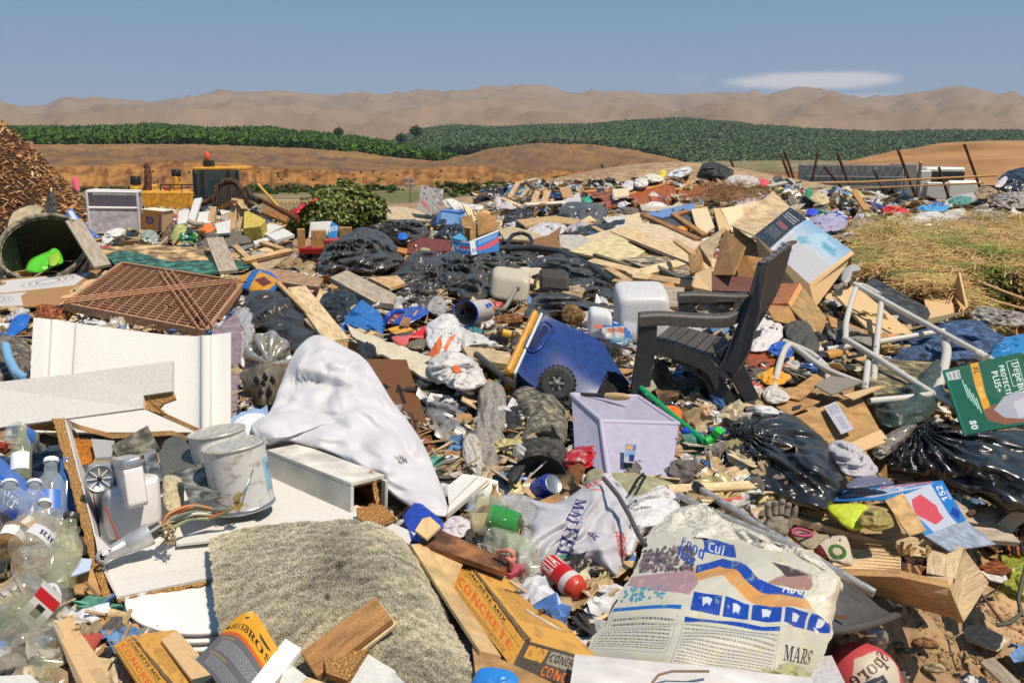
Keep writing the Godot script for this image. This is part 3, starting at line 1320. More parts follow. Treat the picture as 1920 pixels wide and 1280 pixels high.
func make_trees() -> void:
	var right := [[1150.0,[[660,310],[740,300],[860,282],[940,279],[1010,272],[1100,273],[1180,281],[1260,296],[1330,318],[1450,330],[2320,330]]],[2400.0,[[660,300],[700,282],[740,268],[790,246],[850,239],[930,243],[1010,239],[1100,238],[1180,231],[1280,226],[1350,232],[1440,240],[1540,247],[1640,251],[1780,249],[1920,250],[2320,250]]]]
	var left := [[700.0,[[-400,274],[40,273],[200,272],[330,272],[430,274],[500,277],[560,279],[660,286],[760,298],[860,308],[900,326]]],[1250.0,[[-400,250],[30,247],[120,247],[200,246],[290,241],[400,249],[500,246],[580,255],[660,263],[720,271],[860,302],[900,320]]]]
	var crown := leafy(1,150,.42).mesh(Vector3.ZERO)
	crown.surface_set_material(0,lin(1,1,1,.9,{vc=true,spec=.1,back=.25}))
	var w := []
	var c := []
	for i in 3600:
		var x := rg(-60,868)
		var k := pow(rng.randf(),1.5)
		if x > 800 and k > .5:
			continue
		var s := rg(3.6,6.0)
		w.append(xf(terrain_at(left,x,k) + Vector3(0,s * .55,0),Vector3(s,s * .8,s),rng.randf() * TAU))
		var g := rg(.7,1.3)
		c.append(Color(.075 * g,.145 * g,.022))
	many("orchard_trees",crown,w,c)
	w = []
	c = []
	for i in 11000:
		var x := rg(690,1990)
		var k := pow(rng.randf(),1.25)
		var p := terrain_at(right,x,k)
		if nz_big.get_noise_3d(p.x / 120.0,4.0,p.z / 200.0) > .42:
			continue
		var s := rg(4.5,8.0)
		w.append(xf(p + Vector3(0,s * .5,0),Vector3(s,s * .75,s),rng.randf() * TAU))
		var g := rg(.75,1.25)
		c.append(Color(.115 * g,.165 * g,.065 * g))
	many("orchard_trees",crown,w,c)
	w = []
	c = []
	for r in [[440,740,348,372,330,120.0],[820,1010,342,368,260,100.0],[1040,1160,330,356,90,80.0],[150,260,352,360,60,150.0],[460,1400,350,357,160,330.0],[200,900,318,350,90,370.0]]:
		for i in r[4]:
			var x := rg(r[0],r[1])
			var y := rg(r[2],r[3])
			var d: float = r[5] * rg(.85,1.15)
			var s := d * rg(3.0,7.0) / F * (.35 if d > 250.0 else .8)
			w.append(xf(pt(x,y,d),Vector3(s * 1.3,s,s * 1.3),rng.randf() * TAU))
			var g := rg(.6,1.2)
			c.append(Color(.11 * g,.155 * g,.05 * g) if rng.randf() < .75 else Color(.16 * g,.13 * g,.06 * g))
	many("valley_scrub",crown,w,c)
	for q in [[635,250,5.0,"tall dark tree on the bare saddle between the two orchards"],[752,262,5.5,"dark round tree at the gully mouth beside the right orchard"],[780,250,6.5,"dark tree clump above the gully at the right orchard's left tip"]]:
		var t := thing("tree",q[3],"tree",pt(q[0],q[1],1050))
		var mi := MeshInstance3D.new()
		mi.name = "crown"
		mi.mesh = crown.duplicate()
		mi.mesh.surface_set_material(0,lin(.05,.075,.03,.9,{vc=true,spec=.1}))
		mi.scale = Vector3.ONE * q[2]
		mi.position.y = q[2] * .5
		t.add_child(mi)
		var mb := MB.new()
		var b := pt(q[0],q[1],1050)
		mb.tube(pva([b - Vector3(0,q[2],0),b,b + Vector3(0,q[2] * .5,0)]),[.5,.4,.2],6)
		part("trunk",mb,lin(.08,.06,.04,.9),t)

# box over picture columns x0..x1 and rows y0..y1 at distance d,deep metres deep
func pbox(mb: MB,x0: float,y0: float,x1: float,y1: float,d: float,deep: float,r := .01,yaw := .0) -> void:
	var o := pt(x0,y1,d)
	var q := pt(x1,y1,d)
	q.y = o.y
	var ex := (q - o).rotated(Vector3.UP,yaw)
	mb.box(o,ex,Vector3.UP * ((y1 - y0) / F * d),Vector3(0,0,-deep).rotated(Vector3.UP,yaw),r)

func px_part(o: Node3D,called: String,m: Material,boxes: Array,d: float,deep: float,r := .01) -> void:
	var mb := MB.new()
	for b in boxes:
		pbox(mb,b[0],b[1],b[2],b[3],b[4] if b.size() > 4 else d,b[5] if b.size() > 5 else deep,r)
	part(called,mb,m,o)

func make_machines() -> void:
	var yel := mat("ffb93a",.5,grime(.8))
	var blk := lin(.015,.015,.017,.5)
	var grey := lin(.12,.12,.12,.6)
	var d := 32.0
	var o := thing("compactor_loader","yellow earthmoving loader with dark glass cab and orange beacon beyond the heap","loader",Vector3(pt(340,380,d).x,-2.7,-34.0))
	px_part(o,"engine_hood",yel,[[262,359,364,420]],d,2.6,.06)
	px_part(o,"rear_fender",yel,[[247,350,261,420]],d + .3,2.0,.05)
	for i in 13:
		var x := 270.0 + i * 7.0
		px_part(o,"hood_slat",mat("c08428",.5),[[x,380,x + 2.2,400]],d - .04,.05,.0)
	px_part(o,"brand_plate",blk,[[289,366,347,378]],d - .03,.05,.0)
	lettering(o,"CAT",pt(328,377,d - .06),Vector3.RIGHT,Vector3.UP,.16,mat("f2f0ea",.6))
	lettering(o,"836K",pt(296,376,d - .06),Vector3.RIGHT,Vector3.UP,.11,mat("d8d8d4",.6))
	px_part(o,"red_decal",mat("c03028",.6),[[291,378,299,388]],d - .03,.03,.0)
	var mb := MB.new()
	pbox(mb,360,313,447,320,d,1.8,.05)
	part("cab_roof",mb,yel,o)
	px_part(o,"cab_floor",blk,[[362,368,449,420]],d + .05,1.6)
	for x in [[363,368],[379,382],[427,430],[444,449]]:
		px_part(o,"cab_post",blk,[[x[0],320,x[1],370]],d + .02,.1,.0)
		px_part(o,"cab_post",blk,[[x[0],320,x[1],370]],d + 1.6,.1,.0)
	px_part(o,"cab_window",lin(.02,.06,.08,.08,{alpha=.75}),[[368,320,444,368]],d + .08,.02,.0)
	px_part(o,"driver_seat",lin(.02,.02,.03,.8),[[392,338,412,372]],d + .7,.5,.08)
	px_part(o,"lamp_bracket",blk,[[380,300,396,313]],d + .4,.4,.03)
	one(o,"beacon","lathe",[[[.0,.3],[.06,.28],[.09,.15],[.09,.0],[.0,.0]],pt(388,300,d + .6),Vector3.UP,14],lin(.75,.10,.02,.3))
	for x in [361,441]:
		px_part(o,"work_lamp",grey,[[x,320,x + 7,327]],d - .1,.12,.02)
	one(o,"exhaust_pipe","tube",[pva([pt(277,360,d + .5),pt(277,325,d + .5),pt(276,315,d + .5),pt(272,308,d + .5)]),[.13,.12,.10,.09],12],mat("7a4a33",.8,stain(1.5)))
	for q in [[330,318,331,.16],[330,331,356,.10],[254,331,346,.17],[254,346,360,.08]]:
		one(o,"air_intake","lathe",[[[.0,.0],[q[3],.0],[q[3],(q[2] - q[1]) / F * d],[.0,(q[2] - q[1]) / F * d + .03]],pt(q[0],q[2],d + .4),Vector3.UP,14],blk if q[3] > .11 else yel)
	px_part(o,"filler_cap",mat("b8402c",.6),[[306,350,316,358]],d + .3,.2,.04)
	mb = MB.new()
	for l in [[300,346,366,346],[300,353,366,353],[318,346,318,360],[340,346,340,360],[300,346,300,360]]:
		mb.tube(pair([l[0],l[1],d - .1],[l[2],l[3],d - .1]),.02,6)
	part("handrail",mb,blk,o)
	for x in [275,420]:
		one(o,"wheel","lathe",[[[.0,.0],[.85,.0],[.9,.1],[.9,.9],[.85,1.0],[.0,1.0]],Vector3(pt(x,380,d).x,-1.8,-d - .2),Vector3(0,0,-1),20],grey)

	d = 50.0
	var white := mat("b9b4b6",.5,grime(.3))
	o = thing("tipper_lorry","white lorry with ribbed tipper trailer parked behind the leaning posts","lorry",Vector3(pt(1660,340,d).x,-2.7,-52.0))
	mb = MB.new()
	var a := pt(1508,366,d + 1.0)
	var b := pt(1692,366,d - 1.0)
	b.y = a.y
	mb.box(a,b - a,Vector3.UP * 1.62,Vector3(.35,0,-2.5),.03)
	part("trailer_body",mb,white,o)
	mb = MB.new()
	for i in 14:
		var t := (i + .5) / 14.0
		mb.box(a.lerp(b,t) + Vector3(0,0,.03),(b - a).normalized() * .07,Vector3.UP * 1.6,Vector3(0,0,.06),.0)
	part("trailer_ribs",mb,mat("a5a0a4",.5),o)
	mb = MB.new()
	for h in [.5,1.0,1.58]:
		mb.box(a + Vector3(0,h,.1),b - a,Vector3.UP * .07,Vector3(0,0,.05),.0)
	part("trailer_rail",mb,mat("c8c2bd",.5),o)
	px_part(o,"bulkhead",mat("8d8886",.6),[[1694,309,1716,368]],d - .5,2.2,.02)
	px_part(o,"chassis",blk,[[1520,368,1850,400]],d,2.2)
	px_part(o,"exhaust_stack",mat("9a948c",.3,{metal=.8}),[[1722,304,1727,345]],d - .2,.15,.02)
	px_part(o,"sleeper_cab",mat("cfc8c0",.4),[[1722,320,1744,372]],d,2.2,.06)
	px_part(o,"cab_roof",mat("e8e4de",.4),[[1736,314,1811,323]],d - .2,2.2,.08)
	px_part(o,"cab_window",lin(.02,.03,.035,.1),[[1738,323,1760,342],[1768,323,1809,338]],d - .1,1.9,.02)
	px_part(o,"cab_door",mat("cdc6c0",.4),[[1736,342,1775,376]],d - .2,2.0,.05)
	px_part(o,"door_emblem",mat("a06a5c",.6),[[1746,350,1758,360]],d - .24,.03,.0)
	px_part(o,"bonnet",mat("dcd6d0",.4),[[1775,339,1840,376]],d - .1,1.8,.12)
	for x in [1545,1590,1745,1815]:
		one(o,"wheel","lathe",[[[.0,.0],[.5,.0],[.52,.1],[.5,.3],[.0,.3]],Vector3(pt(x,380,d).x,-2.1,-d + .4),Vector3(0,0,-1),16],blk)

	var rust := mat("6b4026",.9,stain(2.0))
	var rusty := [[1472,284,1496,343,"tall"],[1465,291,1489,340,"thinner"],[1535,283,1519,346,"backward leaning"],[1570,286,1604,362,"long"],[1546,312,1600,362,"strongly tilted"],[1684,280,1724,372,"longest"],[1640,319,1676,388,"short low"],[1761,313,1782,364,"short upright"],[1809,270,1842,348,"tallest rightmost"],[1128,308,1148,345,"slim far left"],[1169,310,1174,340,"thick upright"],[1203,306,1216,330,"small slanting"],[1284,299,1291,310,"stubby"],[1369,297,1386,324,"lone middle"]]
	var places := ["left of the lorry trailer","left of the lorry trailer, behind the tall one","across the trailer's left end","across the middle of the trailer","sloping down across the trailer","between the trailer and the cab","before the right part of the trailer","before the lorry door","right of the lorry cab","above the far heap, left of the other posts","above the orange drawer","just right of the thick upright post","peeping over the heap's crown","on the heap right of its crown"]
	for i in rusty.size():
		var p: Array = rusty[i]
		var dist := 15.0 if p[0] > 1400 else 17.0
		mb = MB.new()
		mb.tube(pair([p[0],p[1],dist],[p[2],p[3] + 14,dist]),.022 if p[4] != "thick upright" else .04,7)
		solo("fence_post","%s rusty metal post %s" % [p[4],places[i]],"post",mb,rust,"rusty posts leaning along the edge of the tip")
	mb = MB.new()
	mb.tube(pva([pt(1494,343,14.9),pt(1620,341,14.9),pt(1720,336,14.9),pt(1870,329,14.9)]),.018,6)
	solo("fence_rail","upper pale rail tied across the leaning posts","rail",mb,mat("c89a62",.8))
	mb = MB.new()
	mb.tube(pva([pt(1520,357,14.9),pt(1660,351,14.9),pt(1750,347,14.9),pt(1845,343,14.9)]),.014,6)
	solo("fence_rail","lower thinner rail tied across the leaning posts","rail",mb,mat("b58a58",.8))
	o = thing("floodlight","small floodlight mast with four lamps standing in the valley","",pt(767,375,60))
	one(o,"mast","tube",[pair([769,385,60],[769,340,60]),.05,6],grey)
	for q in [[763,337],[772,337],[763,347],[772,347]]:
		px_part(o,"lamp",mat("9a948c",.5),[[q[0] - 3.5,q[1] - 4,q[0] + 3.5,q[1] + 4]],60,.2,.05)

func make_heaps() -> void:
	var cx := -7.25
	var cz := -10.6
	var top := func(x: float,z: float) -> float:
		var r := Vector2(x - cx,z - cz).length()
		return .66 + 2.1 * maxf(-.2,1.0 - pow(r / 2.42,1.55)) + .10 * nz_big.get_noise_3d(x * 1.2,1.0,z * 1.2) + .03 * nz_fine.get_noise_3d(x * 6.0,1.0,z * 6.0)
	var mb := MB.new()
	var rows := []
	for j in 70:
		var row := pva([])
		for i in 121:
			var a := TAU * i / 120.0
			var r := .02 + 2.9 * j / 69.0
			var x := cx + cos(a) * r
			var z := cz + sin(a) * r
			row.append(Vector3(x,top.call(x,z),z))
		rows.append(row)
	mb.grid(rows,true,true)
	var heap := thing("bark_chip_heap","tall brown heap of shredded bark at the left edge","wood chip heap",Vector3(cx,.66,cz))
	part("core",mb,mat("6e4322",.95,{tex="stain",s=3.0,bump="lumps",bs=4.0}),heap)
	var chip := MB.new()
	chip.box(Vector3(-.5,-.12,-.14),Vector3(1,.08,0),Vector3(0,.12,.02),Vector3(.03,0,.28),.0)
	var cm := chip.mesh(Vector3.ZERO)
	cm.surface_set_material(0,lin(1,1,1,.9,{vc=true}))
	var w := []
	var c := []
	for i in 15000:
		var a := rng.randf() * TAU
		var r := 2.55 * sqrt(rng.randf())
		var x := cx + cos(a) * r
		var z := cz + sin(a) * r
		if z < cz - .6:
			continue
		var s := rg(.025,.075) * (2.2 if rng.randf() < .04 else 1.0)
		var bs := Basis.from_euler(Vector3(rg(-.9,.9),rng.randf() * TAU,rg(-.9,.9))).scaled_local(Vector3(s * 1.2,s * .8,s))
		w.append(Transform3D(bs,Vector3(x,top.call(x,z) + .012 - heap.position.y,z) - Vector3(cx,0,cz)))
		var g := rng.randf()
		c.append(Color(.46,.235,.085).lerp(Color(.22,.10,.035),g) if rng.randf() < .86 else Color(.66,.44,.22))
	many("bark_chips",cm,w,c,"stuff",heap)
	var blade := MB.new()
	var rr := []
	for k in 5:
		var t := k / 4.0
		rr.append(pva([Vector3(t - .5,.10 * sin(PI * t),-.008 * (1.1 - t)),Vector3(t - .5,.10 * sin(PI * t) + .006,.0),Vector3(t - .5,.10 * sin(PI * t),.008 * (1.1 - t))]))
	blade.grid(rr)
	var bmesh := blade.mesh(Vector3.ZERO)
	bmesh.surface_set_material(0,lin(1,1,1,.8,{vc=true,back=.3}))
	w = []
	c = []
	for i in 26000:
		var x := rg(1560,1990)
		var y := 392.0 + 225.0 * pow(rng.randf(),.9)
		if x < 1590 + (470 - y) * -.1 + rng.randf() * 40.0 or (y > 560 and x < 1800 - (600 - y)) or (y > 520 and x < 1690):
			continue
		if y < 400 + absf(x - 1800) * .10:
			continue
		var p := wp([x,y])
		var l := rg(.10,.34)
		var bs := Basis.from_euler(Vector3(rg(-.4,.4),rng.randf() * TAU,rg(-.3,.4))).scaled_local(Vector3(l,l * rg(-1.0,1.6),l * 1.6))
		w.append(Transform3D(bs,p + Vector3(0,.05 * rng.randf() + .12 * maxf(.0,nz_big.get_noise_3dv(p * 1.5)),0)))
		var gn := nz_big.get_noise_3d(p.x * 1.9,3.0,p.z * 2.2)
		var g := rg(.75,1.25)
		if gn > .16 and rng.randf() < .75:
			c.append(Color(.16 * g,.22 * g,.04))
		else:
			c.append(Color(.62 * g,.42 * g,.17 * g).lerp(Color(.26,.15,.05),rng.randf() * .8))
	many("cut_hay",bmesh,w,c)
	var stem := mat("cfa878",.8)
	for q in [[[1833,526],[1880,545],[1960,575],"long dry stem lying over the hay behind the open carton"],[[1812,545],[1870,565],[1960,590],"thinner dry stem below the long one on the hay"],[[1880,500],[1905,485],[1960,468],"dry stem slanting up at the hay's right edge"]]:
		pole("straw",q[3],"straw",[q[0],q[1],q[2]],.008,stem,"",.96)
	var bush := thing("leafy_bush","green leafy branch heap behind the red tray and wooden offcuts","bush",wp([630,425]))
	mb = MB.new()
	var g2 := RandomNumberGenerator.new()
	g2.seed = 21
	for k in [[630,400,.36,.24],[585,412,.22,.16],[680,395,.24,.18],[655,370,.20,.15],[615,380,.18,.14],[700,415,.14,.12],[560,425,.12,.1],[640,350,.05,.08],[705,378,.09,.06]]:
		var c0 := pt(k[0],k[1],9.2)
		for i in int(5200.0 * k[2] * k[3] / .09):
			var p := Vector3(g2.randfn(),g2.randfn(),g2.randfn()).normalized() * pow(g2.randf(),.35)
			p = c0 + Vector3(p.x * k[2],p.y * k[3],p.z * k[2]) * (1.0 + .3 * nz_big.get_noise_3dv(p * 2.0))
			var n := (p - c0 + Vector3(g2.randfn(),g2.randfn() + 1.0,g2.randfn()) * .3).normalized()
			var x := n.cross(Vector3(g2.randfn(),g2.randfn(),g2.randfn())).normalized()
			var y := n.cross(x)
			var s := g2.randf_range(.010,.020)
			var gg := g2.randf_range(.6,1.3)
			mb.ink = Color(.13 * gg,.17 * gg,.03) if g2.randf() < .8 else Color(.26,.24,.05)
			mb.quad(p - x * s,p + y * s * 1.7 - n * s * .4,p + x * s,p - y * s * 1.7 - n * s * .4,n)
	part("foliage",mb,lin(1,1,1,.6,{vc=true,back=.35}),bush).set_meta("kind","stuff")
	mb = MB.new()
	for q in [[[600,430],[630,395],[640,345]],[[650,428],[690,400],[712,372]],[[620,428],[580,410],[560,400]],[[640,428],[655,390],[662,362]]]:
		var pp := pva([])
		for e in q:
			pp.append(pt(e[0],e[1],9.2))
		mb.tube(spline(pp,6),[.014,.013,.012,.01,.008,.006,.004],6)
	part("stem",mb,lin(.14,.09,.05,.9),bush)

var m_card: Material
var m_cardd: Material
var m_white: Material
var m_black: Material
var m_wood: Material
var m_woodg: Material
var m_chip: Material
var m_pine: Material
var m_steel: Material
var m_alu: Material
var m_kraft: Material
var m_bin: Material

func common() -> void:
	m_card = lin(.60,.40,.20,.85,{tex="dust",s=3.0})
	m_cardd = lin(.48,.27,.10,.85,grime(2.1))
	m_kraft = lin(.48,.255,.085,.8,grime(2))
	m_white = lin(.66,.635,.59,.45,{tex="dust",s=5.0})
	m_black = lin(.012,.012,.013,.3,{spec=.75})
	m_bin = lin(.016,.015,.016,.45)
	m_wood = lin(.64,.41,.20,.75,{tex="wood",tri=false,s=2,sy=4.0})
	m_pine = lin(.82,.60,.34,.7,{tex="wood",tri=false,s=1.6,sy=4.0})
	m_woodg = lin(.46,.38,.29,.9,{tex="wood",tri=false,s=2,sy=5.0})
	m_chip = lin(.64,.335,.10,.95,{tex="chips",s=7,bump="chips",bs=1.0})
	m_steel = lin(.55,.55,.56,.35,{metal=.9,tex="grime",s=3.0})
	m_alu = lin(.66,.66,.66,.38,{metal=.55,tex="grime",s=2.0})

func rod(mb: MB,a: Array,b: Array,r: float,sides := 6) -> void:
	mb.tube(pva([wp(a),wp(b)]),r,sides)

func make_left() -> void:
	var c := pt(78,462,6.35)
	var view := (c - eye).normalized()
	var dn := (Vector3.DOWN - view * Vector3.DOWN.dot(view)).normalized()
	var rt := view.cross(dn) * -1.0
	var ax := (view * cos(.72) + (dn * .95 + rt * .30).normalized() * sin(.72)).normalized()
	var o := thing("perforated_drum","tipped dark green drum full of small holes, a green scoop inside","drum",c + ax * .4)
	var x := rt - ax * rt.dot(ax)
	x = x.normalized()
	var y := ax.cross(x)
	var mb := MB.new()
	var na := 64
	var nh := 14
	var at := func(i: float,j: float) -> Vector3:
		var a: float = TAU * i / na
		var r: float = .262 - .03 * j / nh
		return c + ax * (.46 * j / nh) + (x * cos(a) + y * sin(a)) * r
	for i in na:
		for j in nh:
			var q := []
			var k := []
			for e in [[.0,.0],[1,.0],[1,1],[.0,1]]:
				q.append(at.call(i + e[0],j + e[1]))
				k.append(at.call(i + .5 + (e[0] - .5) * .36,j + .5 + (e[1] - .5) * .36))
			var n: Vector3 = q[0] - c - ax * (q[0] - c).dot(ax)
			for e in 4:
				mb.quad(q[e],q[(e + 1) % 4],k[(e + 1) % 4],k[e],-n)
	part("perforated_wall",mb,lin(.022,.045,.022,.5),o)
	one(o,"base_plate","lathe",[[[.0,.47],[.235,.47]],c,ax,40],lin(.022,.04,.022,.5))
	one(o,"rim","lathe",[[[.258,.02],[.27,-.012],[.288,-.01],[.292,.02],[.275,.05]],c,ax,48],mat("b9ab8e",.6,stain(4)))
	one(o,"outer_skin","lathe",[[[.292,.05],[.30,.10],[.285,.30],[.27,.5]],c,ax,48],mat("c3b79f",.6,stain(3)))
	bag("scoop","bright green plastic scoop lying inside the perforated drum","",[[48,506],[55,488],[72,478],[90,471],[100,465],[110,470],[117,484],[116,494],[100,500],[85,508],[65,512]],6.22,6.45,mat("5fd02f",.3),{bulge=.05,amp=.02,f=7,kind="soft",jit=.003})
	bag("scoop_handle","yellow green loop handle beside the green scoop","handle",[[90,488],[96,476],[108,474],[113,486],[104,497],[93,498]],6.15,6.3,mat("9fc338",.35),{bulge=.03,amp=.01,f=9,kind="soft",ring=8,seg=30})
	adopt(get_node("scoop"),"scoop_handle","loop_handle")
	cloth("foam_sheet","cream coloured curved foam sheet behind the perforated drum","",[[[10,440,6.6],[22,400,6.75],[50,385,6.8],[74,384,6.75]],[[6,470,6.5],[40,420,6.65],[62,402,6.7],[78,404,6.7]]],20,8,mat("d8c39c",.8,grime(2)),{amp=.02,f=4.0})
	board("metal_angle","upright grey metal angle standing behind the drum","",[[78,404,6.9],[90,362,7],[100,360,7],[106,404,6.9]],.02,mat("8a8378",.4,{metal=.5,tex="stain",s=4.0}))
	stick("plank","weathered grey plank leaning right of the perforated drum","",[137,414,6.7],[192,500,6.2],.105,.022,m_woodg)
	bag("striped_bag","blue and white striped bag squeezed behind the leaning grey plank","bag",[[124,398],[132,390],[150,410],[176,440],[186,444],[172,446],[150,430],[128,416]],7.4,7.8,mat("4a78d8",.4,crinkle(4)),puff(.05,.03))
	board("white_strip","white printed strip on the blue striped bag","strip",[[126,396,7.35],[134,394,7.35],[158,432,7.1],[150,434,7.1]],.004,m_white)
	bag("pink_scrap","pink and white scrap caught on the bark heap slope","plastic scrap",[[134,334],[144,332],[147,346],[149,358],[140,356],[136,346]],9,9.2,mat("e05575",.6),{bulge=.03,amp=.02,ring=8,seg=24})

	o = thing("travel_cot","grey fabric travel cot with white frame beside the bark heap","",pt(205,440,9))
	var cot := corner(Vector2(168,438),9,Vector2(262,438),Vector2(152,425),Vector2(168,392),1,1.04,1)
	var p0: Vector3 = cot[0]
	var ex: Vector3 = cot[1]
	var ey := Vector3.UP * .40
	var ez := Vector3(-.09,0,-.34)
	var fab := mat("d8d2da",.8,{tex="grime",s=2,back=.5})
	panel(o,"fabric_panel",p0,p0 + ex,p0 + ex + ey * .62,p0 + ey * .62,.006,fab,eye)
	panel(o,"fabric_panel",p0 + ez,p0 + ez + ex,p0 + ez + ex + ey,p0 + ez + ey,.006,fab,eye)
	panel(o,"fabric_panel",p0,p0 + ez,p0 + ez + ey,p0 + ey * .9,.006,fab,eye)
	panel(o,"fabric_panel",p0 + ex,p0 + ez + ex,p0 + ez + ex + ey,p0 + ex + ey * .9,.006,fab,eye)
	panel(o,"mesh_window",p0 + ey * .63,p0 + ex + ey * .63,p0 + ex + ey * .93,p0 + ey * .93,.003,mat("a59ab0",.8,{alpha=.75,tex="weave",s=30.0}),eye)
	var fr := mat("dcd6d8",.4)
	for e in [[p0 + ey,p0 + ex + ey],[p0 + ez + ey,p0 + ex + ez + ey],[p0 + ey,p0 + ez + ey],[p0 + ex + ey,p0 + ex + ez + ey],[p0,p0 + ey],[p0 + ex,p0 + ex + ey],[p0 + ey * .62,p0 + ex + ey * .62],[p0 + ez + ey * .1,p0 + ez + ey]]:
		one(o,"frame_tube","tube",[pva([e[0],e[1]]),.014,8],fr)

	var im := paper("q",256,256,Color(.72,.50,.26))
	for r in [[60,Color(.1,.2,.55)],[36,Color(.72,.50,.26)],[22,Color(.1,.2,.55)],[10,Color(.72,.5,.26)]]:
		var pl := PackedVector2Array()
		for k in 24:
			pl.append(Vector2(110,130) + Vector2.from_angle(TAU * k / 24) * r[0] * .8)
		poly(im,pl,r[1])
	rec(im,[60,80,30,16],.1,.2,.55)
	rec(im,[222,40,20,216],.15,.3,.7)
	rec(im,[4,0,24,50],.8,.78,.74)
	var cc := corner(Vector2(263,430),9,Vector2(303,434),Vector2(275,412),Vector2(263,392),1,1.05,1)
	o = thing("carton","brown carton with blue ring emblem standing right of the travel cot","",cc[0])
	one(o,"box_body","box",[cc[0],cc[1],Vector3(.04,0,-.2),cc[3],.003],m_card)
	panel(o,"printed_face",cc[0] + cc[3] + Vector3(0,0,.003),cc[0] + cc[1] + cc[3] + Vector3(0,0,.003),cc[0] + cc[1] + Vector3(0,0,.003),cc[0] + Vector3(0,0,.003),.002,print_mat("ring_box",im,.8),eye,true)
	panel(o,"lid",cc[0] + cc[3] * 1.01,cc[0] + cc[1] * 1.05 + cc[3] * 1.01,cc[0] + cc[1] * 1.05 + cc[3] * 1.03 + Vector3(.04,0,-.2),cc[0] + cc[3] * 1.03 + Vector3(.04,0,-.2),.004,mat("e6dcc8",.8),eye + Vector3.UP * 5)

	im = paper("s",256,256,Color(.80,.82,.50))
	wear(im,.45,Color(.88,.88,.78),.02,3)
	var blob := PackedVector2Array()
	for k in 20:
		blob.append(Vector2(150,165) + Vector2.from_angle(TAU * k / 20) * Vector2(62,66))
	poly(im,blob,Color(.10,.52,.14))
	write(im,"S",Vector2(120,175),60,Color(.92,.94,.9),-.2)
	write(im,"P",Vector2(122,222),34,Color(.85,.9,.85),-.2)
	rec(im,[0,238,256,18],.86,.74,.2)
	bag("printed_sack","pale yellow plastic sack with green S emblem","sack",[[322,460],[318,440],[325,425],[335,418],[345,420],[360,432],[376,446],[380,458],[360,466],[340,467]],8.3,8.8,print_mat("s_bag",im,.35,{bump="crinkle",bs=1.0}),{bulge=.12,amp=.03,back=.05})
	bag("garbage_bag","small black shiny bag before the travel cot","bag",[[206,462],[220,448],[235,440],[238,430],[248,436],[258,444],[262,456],[245,462],[222,466]],8.2,8.5,m_black,puff(.10,.04))
	bag("white_paper","white crumpled paper left of the small black bag","paper",[[190,450],[196,436],[220,428],[234,430],[230,440],[212,450],[200,458]],8.3,8.6,m_white,puff(.06,.03))
	bag("foil_bag","silvery green foil packet between small black bag and S sack","packet",[[262,456],[266,436],[280,430],[294,438],[296,452],[284,458]],8.3,8.6,mat("b9c4b4",.3,{metal=.4,bump="crinkle",s=5.0}),puff(.06,.03))
	bag("rag","brown and cream rag hanging left of the S sack","",[[300,455],[304,440],[316,420],[326,412],[328,420],[320,436],[316,452],[306,462]],8.2,8.7,mat("8d7460",.9,stain(6)),{bulge=.05,amp=.03,kind="cloth"})
	board("white_board","tall white board leaning in front of the loader","board",[[364,372,8.9],[378,370,8.9],[364,414,8.6],[350,416,8.6]],.02,m_white)
	board("white_basin","white basin piece left of the tall white board","basin",[[332,420,8.9],[334,396,9.2],[346,390,9.2],[354,392,9.2],[350,418,8.9]],.03,m_white)
	board("white_board","white board with a hole right of the tall white board","panel",[[370,398,9],[396,396,9],[394,418,8.8],[366,418,8.8]],.02,m_white)
	board("white_offcut","square white offcut before the wooden uprights","board",[[405,418,8.5],[432,412,8.5],[430,436,8.3],[406,438,8.3]],.02,m_white)
	bag("orange_scrap","orange plastic scrap below the white panel","plastic scrap",[[372,428],[380,420],[396,420],[402,430],[392,440],[376,436]],8.3,8.5,mat("e07c2c",.5),{bulge=.04,amp=.03,ring=10,seg=30})
	pole("branch","short pale branch lying below the tall white board","",[[352,414,8.4],[365,420,8.4],[380,421,8.4]],.025,m_woodg)
	o = thing("broken_trestle","broken wooden trestle of upright posts before the loader cab","trestle",pt(436,430,8.8))
	for q in [[[440,372],[437,430]],[[450,374],[456,428]],[[401,388],[396,418]],[[408,392],[440,376]],[[444,374],[460,392]]]:
		mb = MB.new()
		var a := pt(q[0][0],q[0][1],8.7)
		var b := pt(q[1][0],q[1][1],8.6)
		mb.beam(a,b,Vector3(.055,0,0),Vector3(0,.01,.045))
		part("post",mb,m_wood,o)
	o = thing("arched_branch","brown arched branch with torn netting before the loader cab","branch",pt(430,390,9.6))
	one(o,"arch","tube",[spline(pva([pt(376,382,9.6),pt(398,372,9.6),pt(408,350,9.6),pt(424,340,9.6),pt(442,342,9.6),pt(456,362,9.6),pt(472,386,9.6)]),24),.032,8],mat("6b4c38",.9,stain(4)))
	mb = MB.new()
	for i in 12:
		var t := i / 11.0
		mb.tube(pva([pt(404 + 50 * t,352 - 8 * sin(PI * t),9.6),pt(398 + 66 * t,384,9.5)]),.004,4)
	for i in 5:
		mb.tube(pair([402,358 + i * 6,9.6],[458 + i,360 + i * 6,9.6]),.004,4)
	part("netting",mb,mat("55402f",.9),o)
	board("foam_block","yellow foam wedge right of the wooden uprights","",[[458,392,8.9],[498,412,8.6],[488,424,8.4],[456,428,8.4]],.12,mat("e2c65a",.8,grime(4)))
	board("red_brown_board","reddish brown board sloping down behind the yellow foam wedge","board",[[476,366,9.6],[484,368,9.6],[560,404,9],[556,410,9]],.05,mat("9a5a2e",.7,grime(3)))
	board("brown_drawer_side","brown drawer side under the sloping reddish board","board",[[492,386,9.2],[540,406,9],[536,416,8.9],[490,398,9.1]],.03,mat("a8702f",.7,grime(3)))
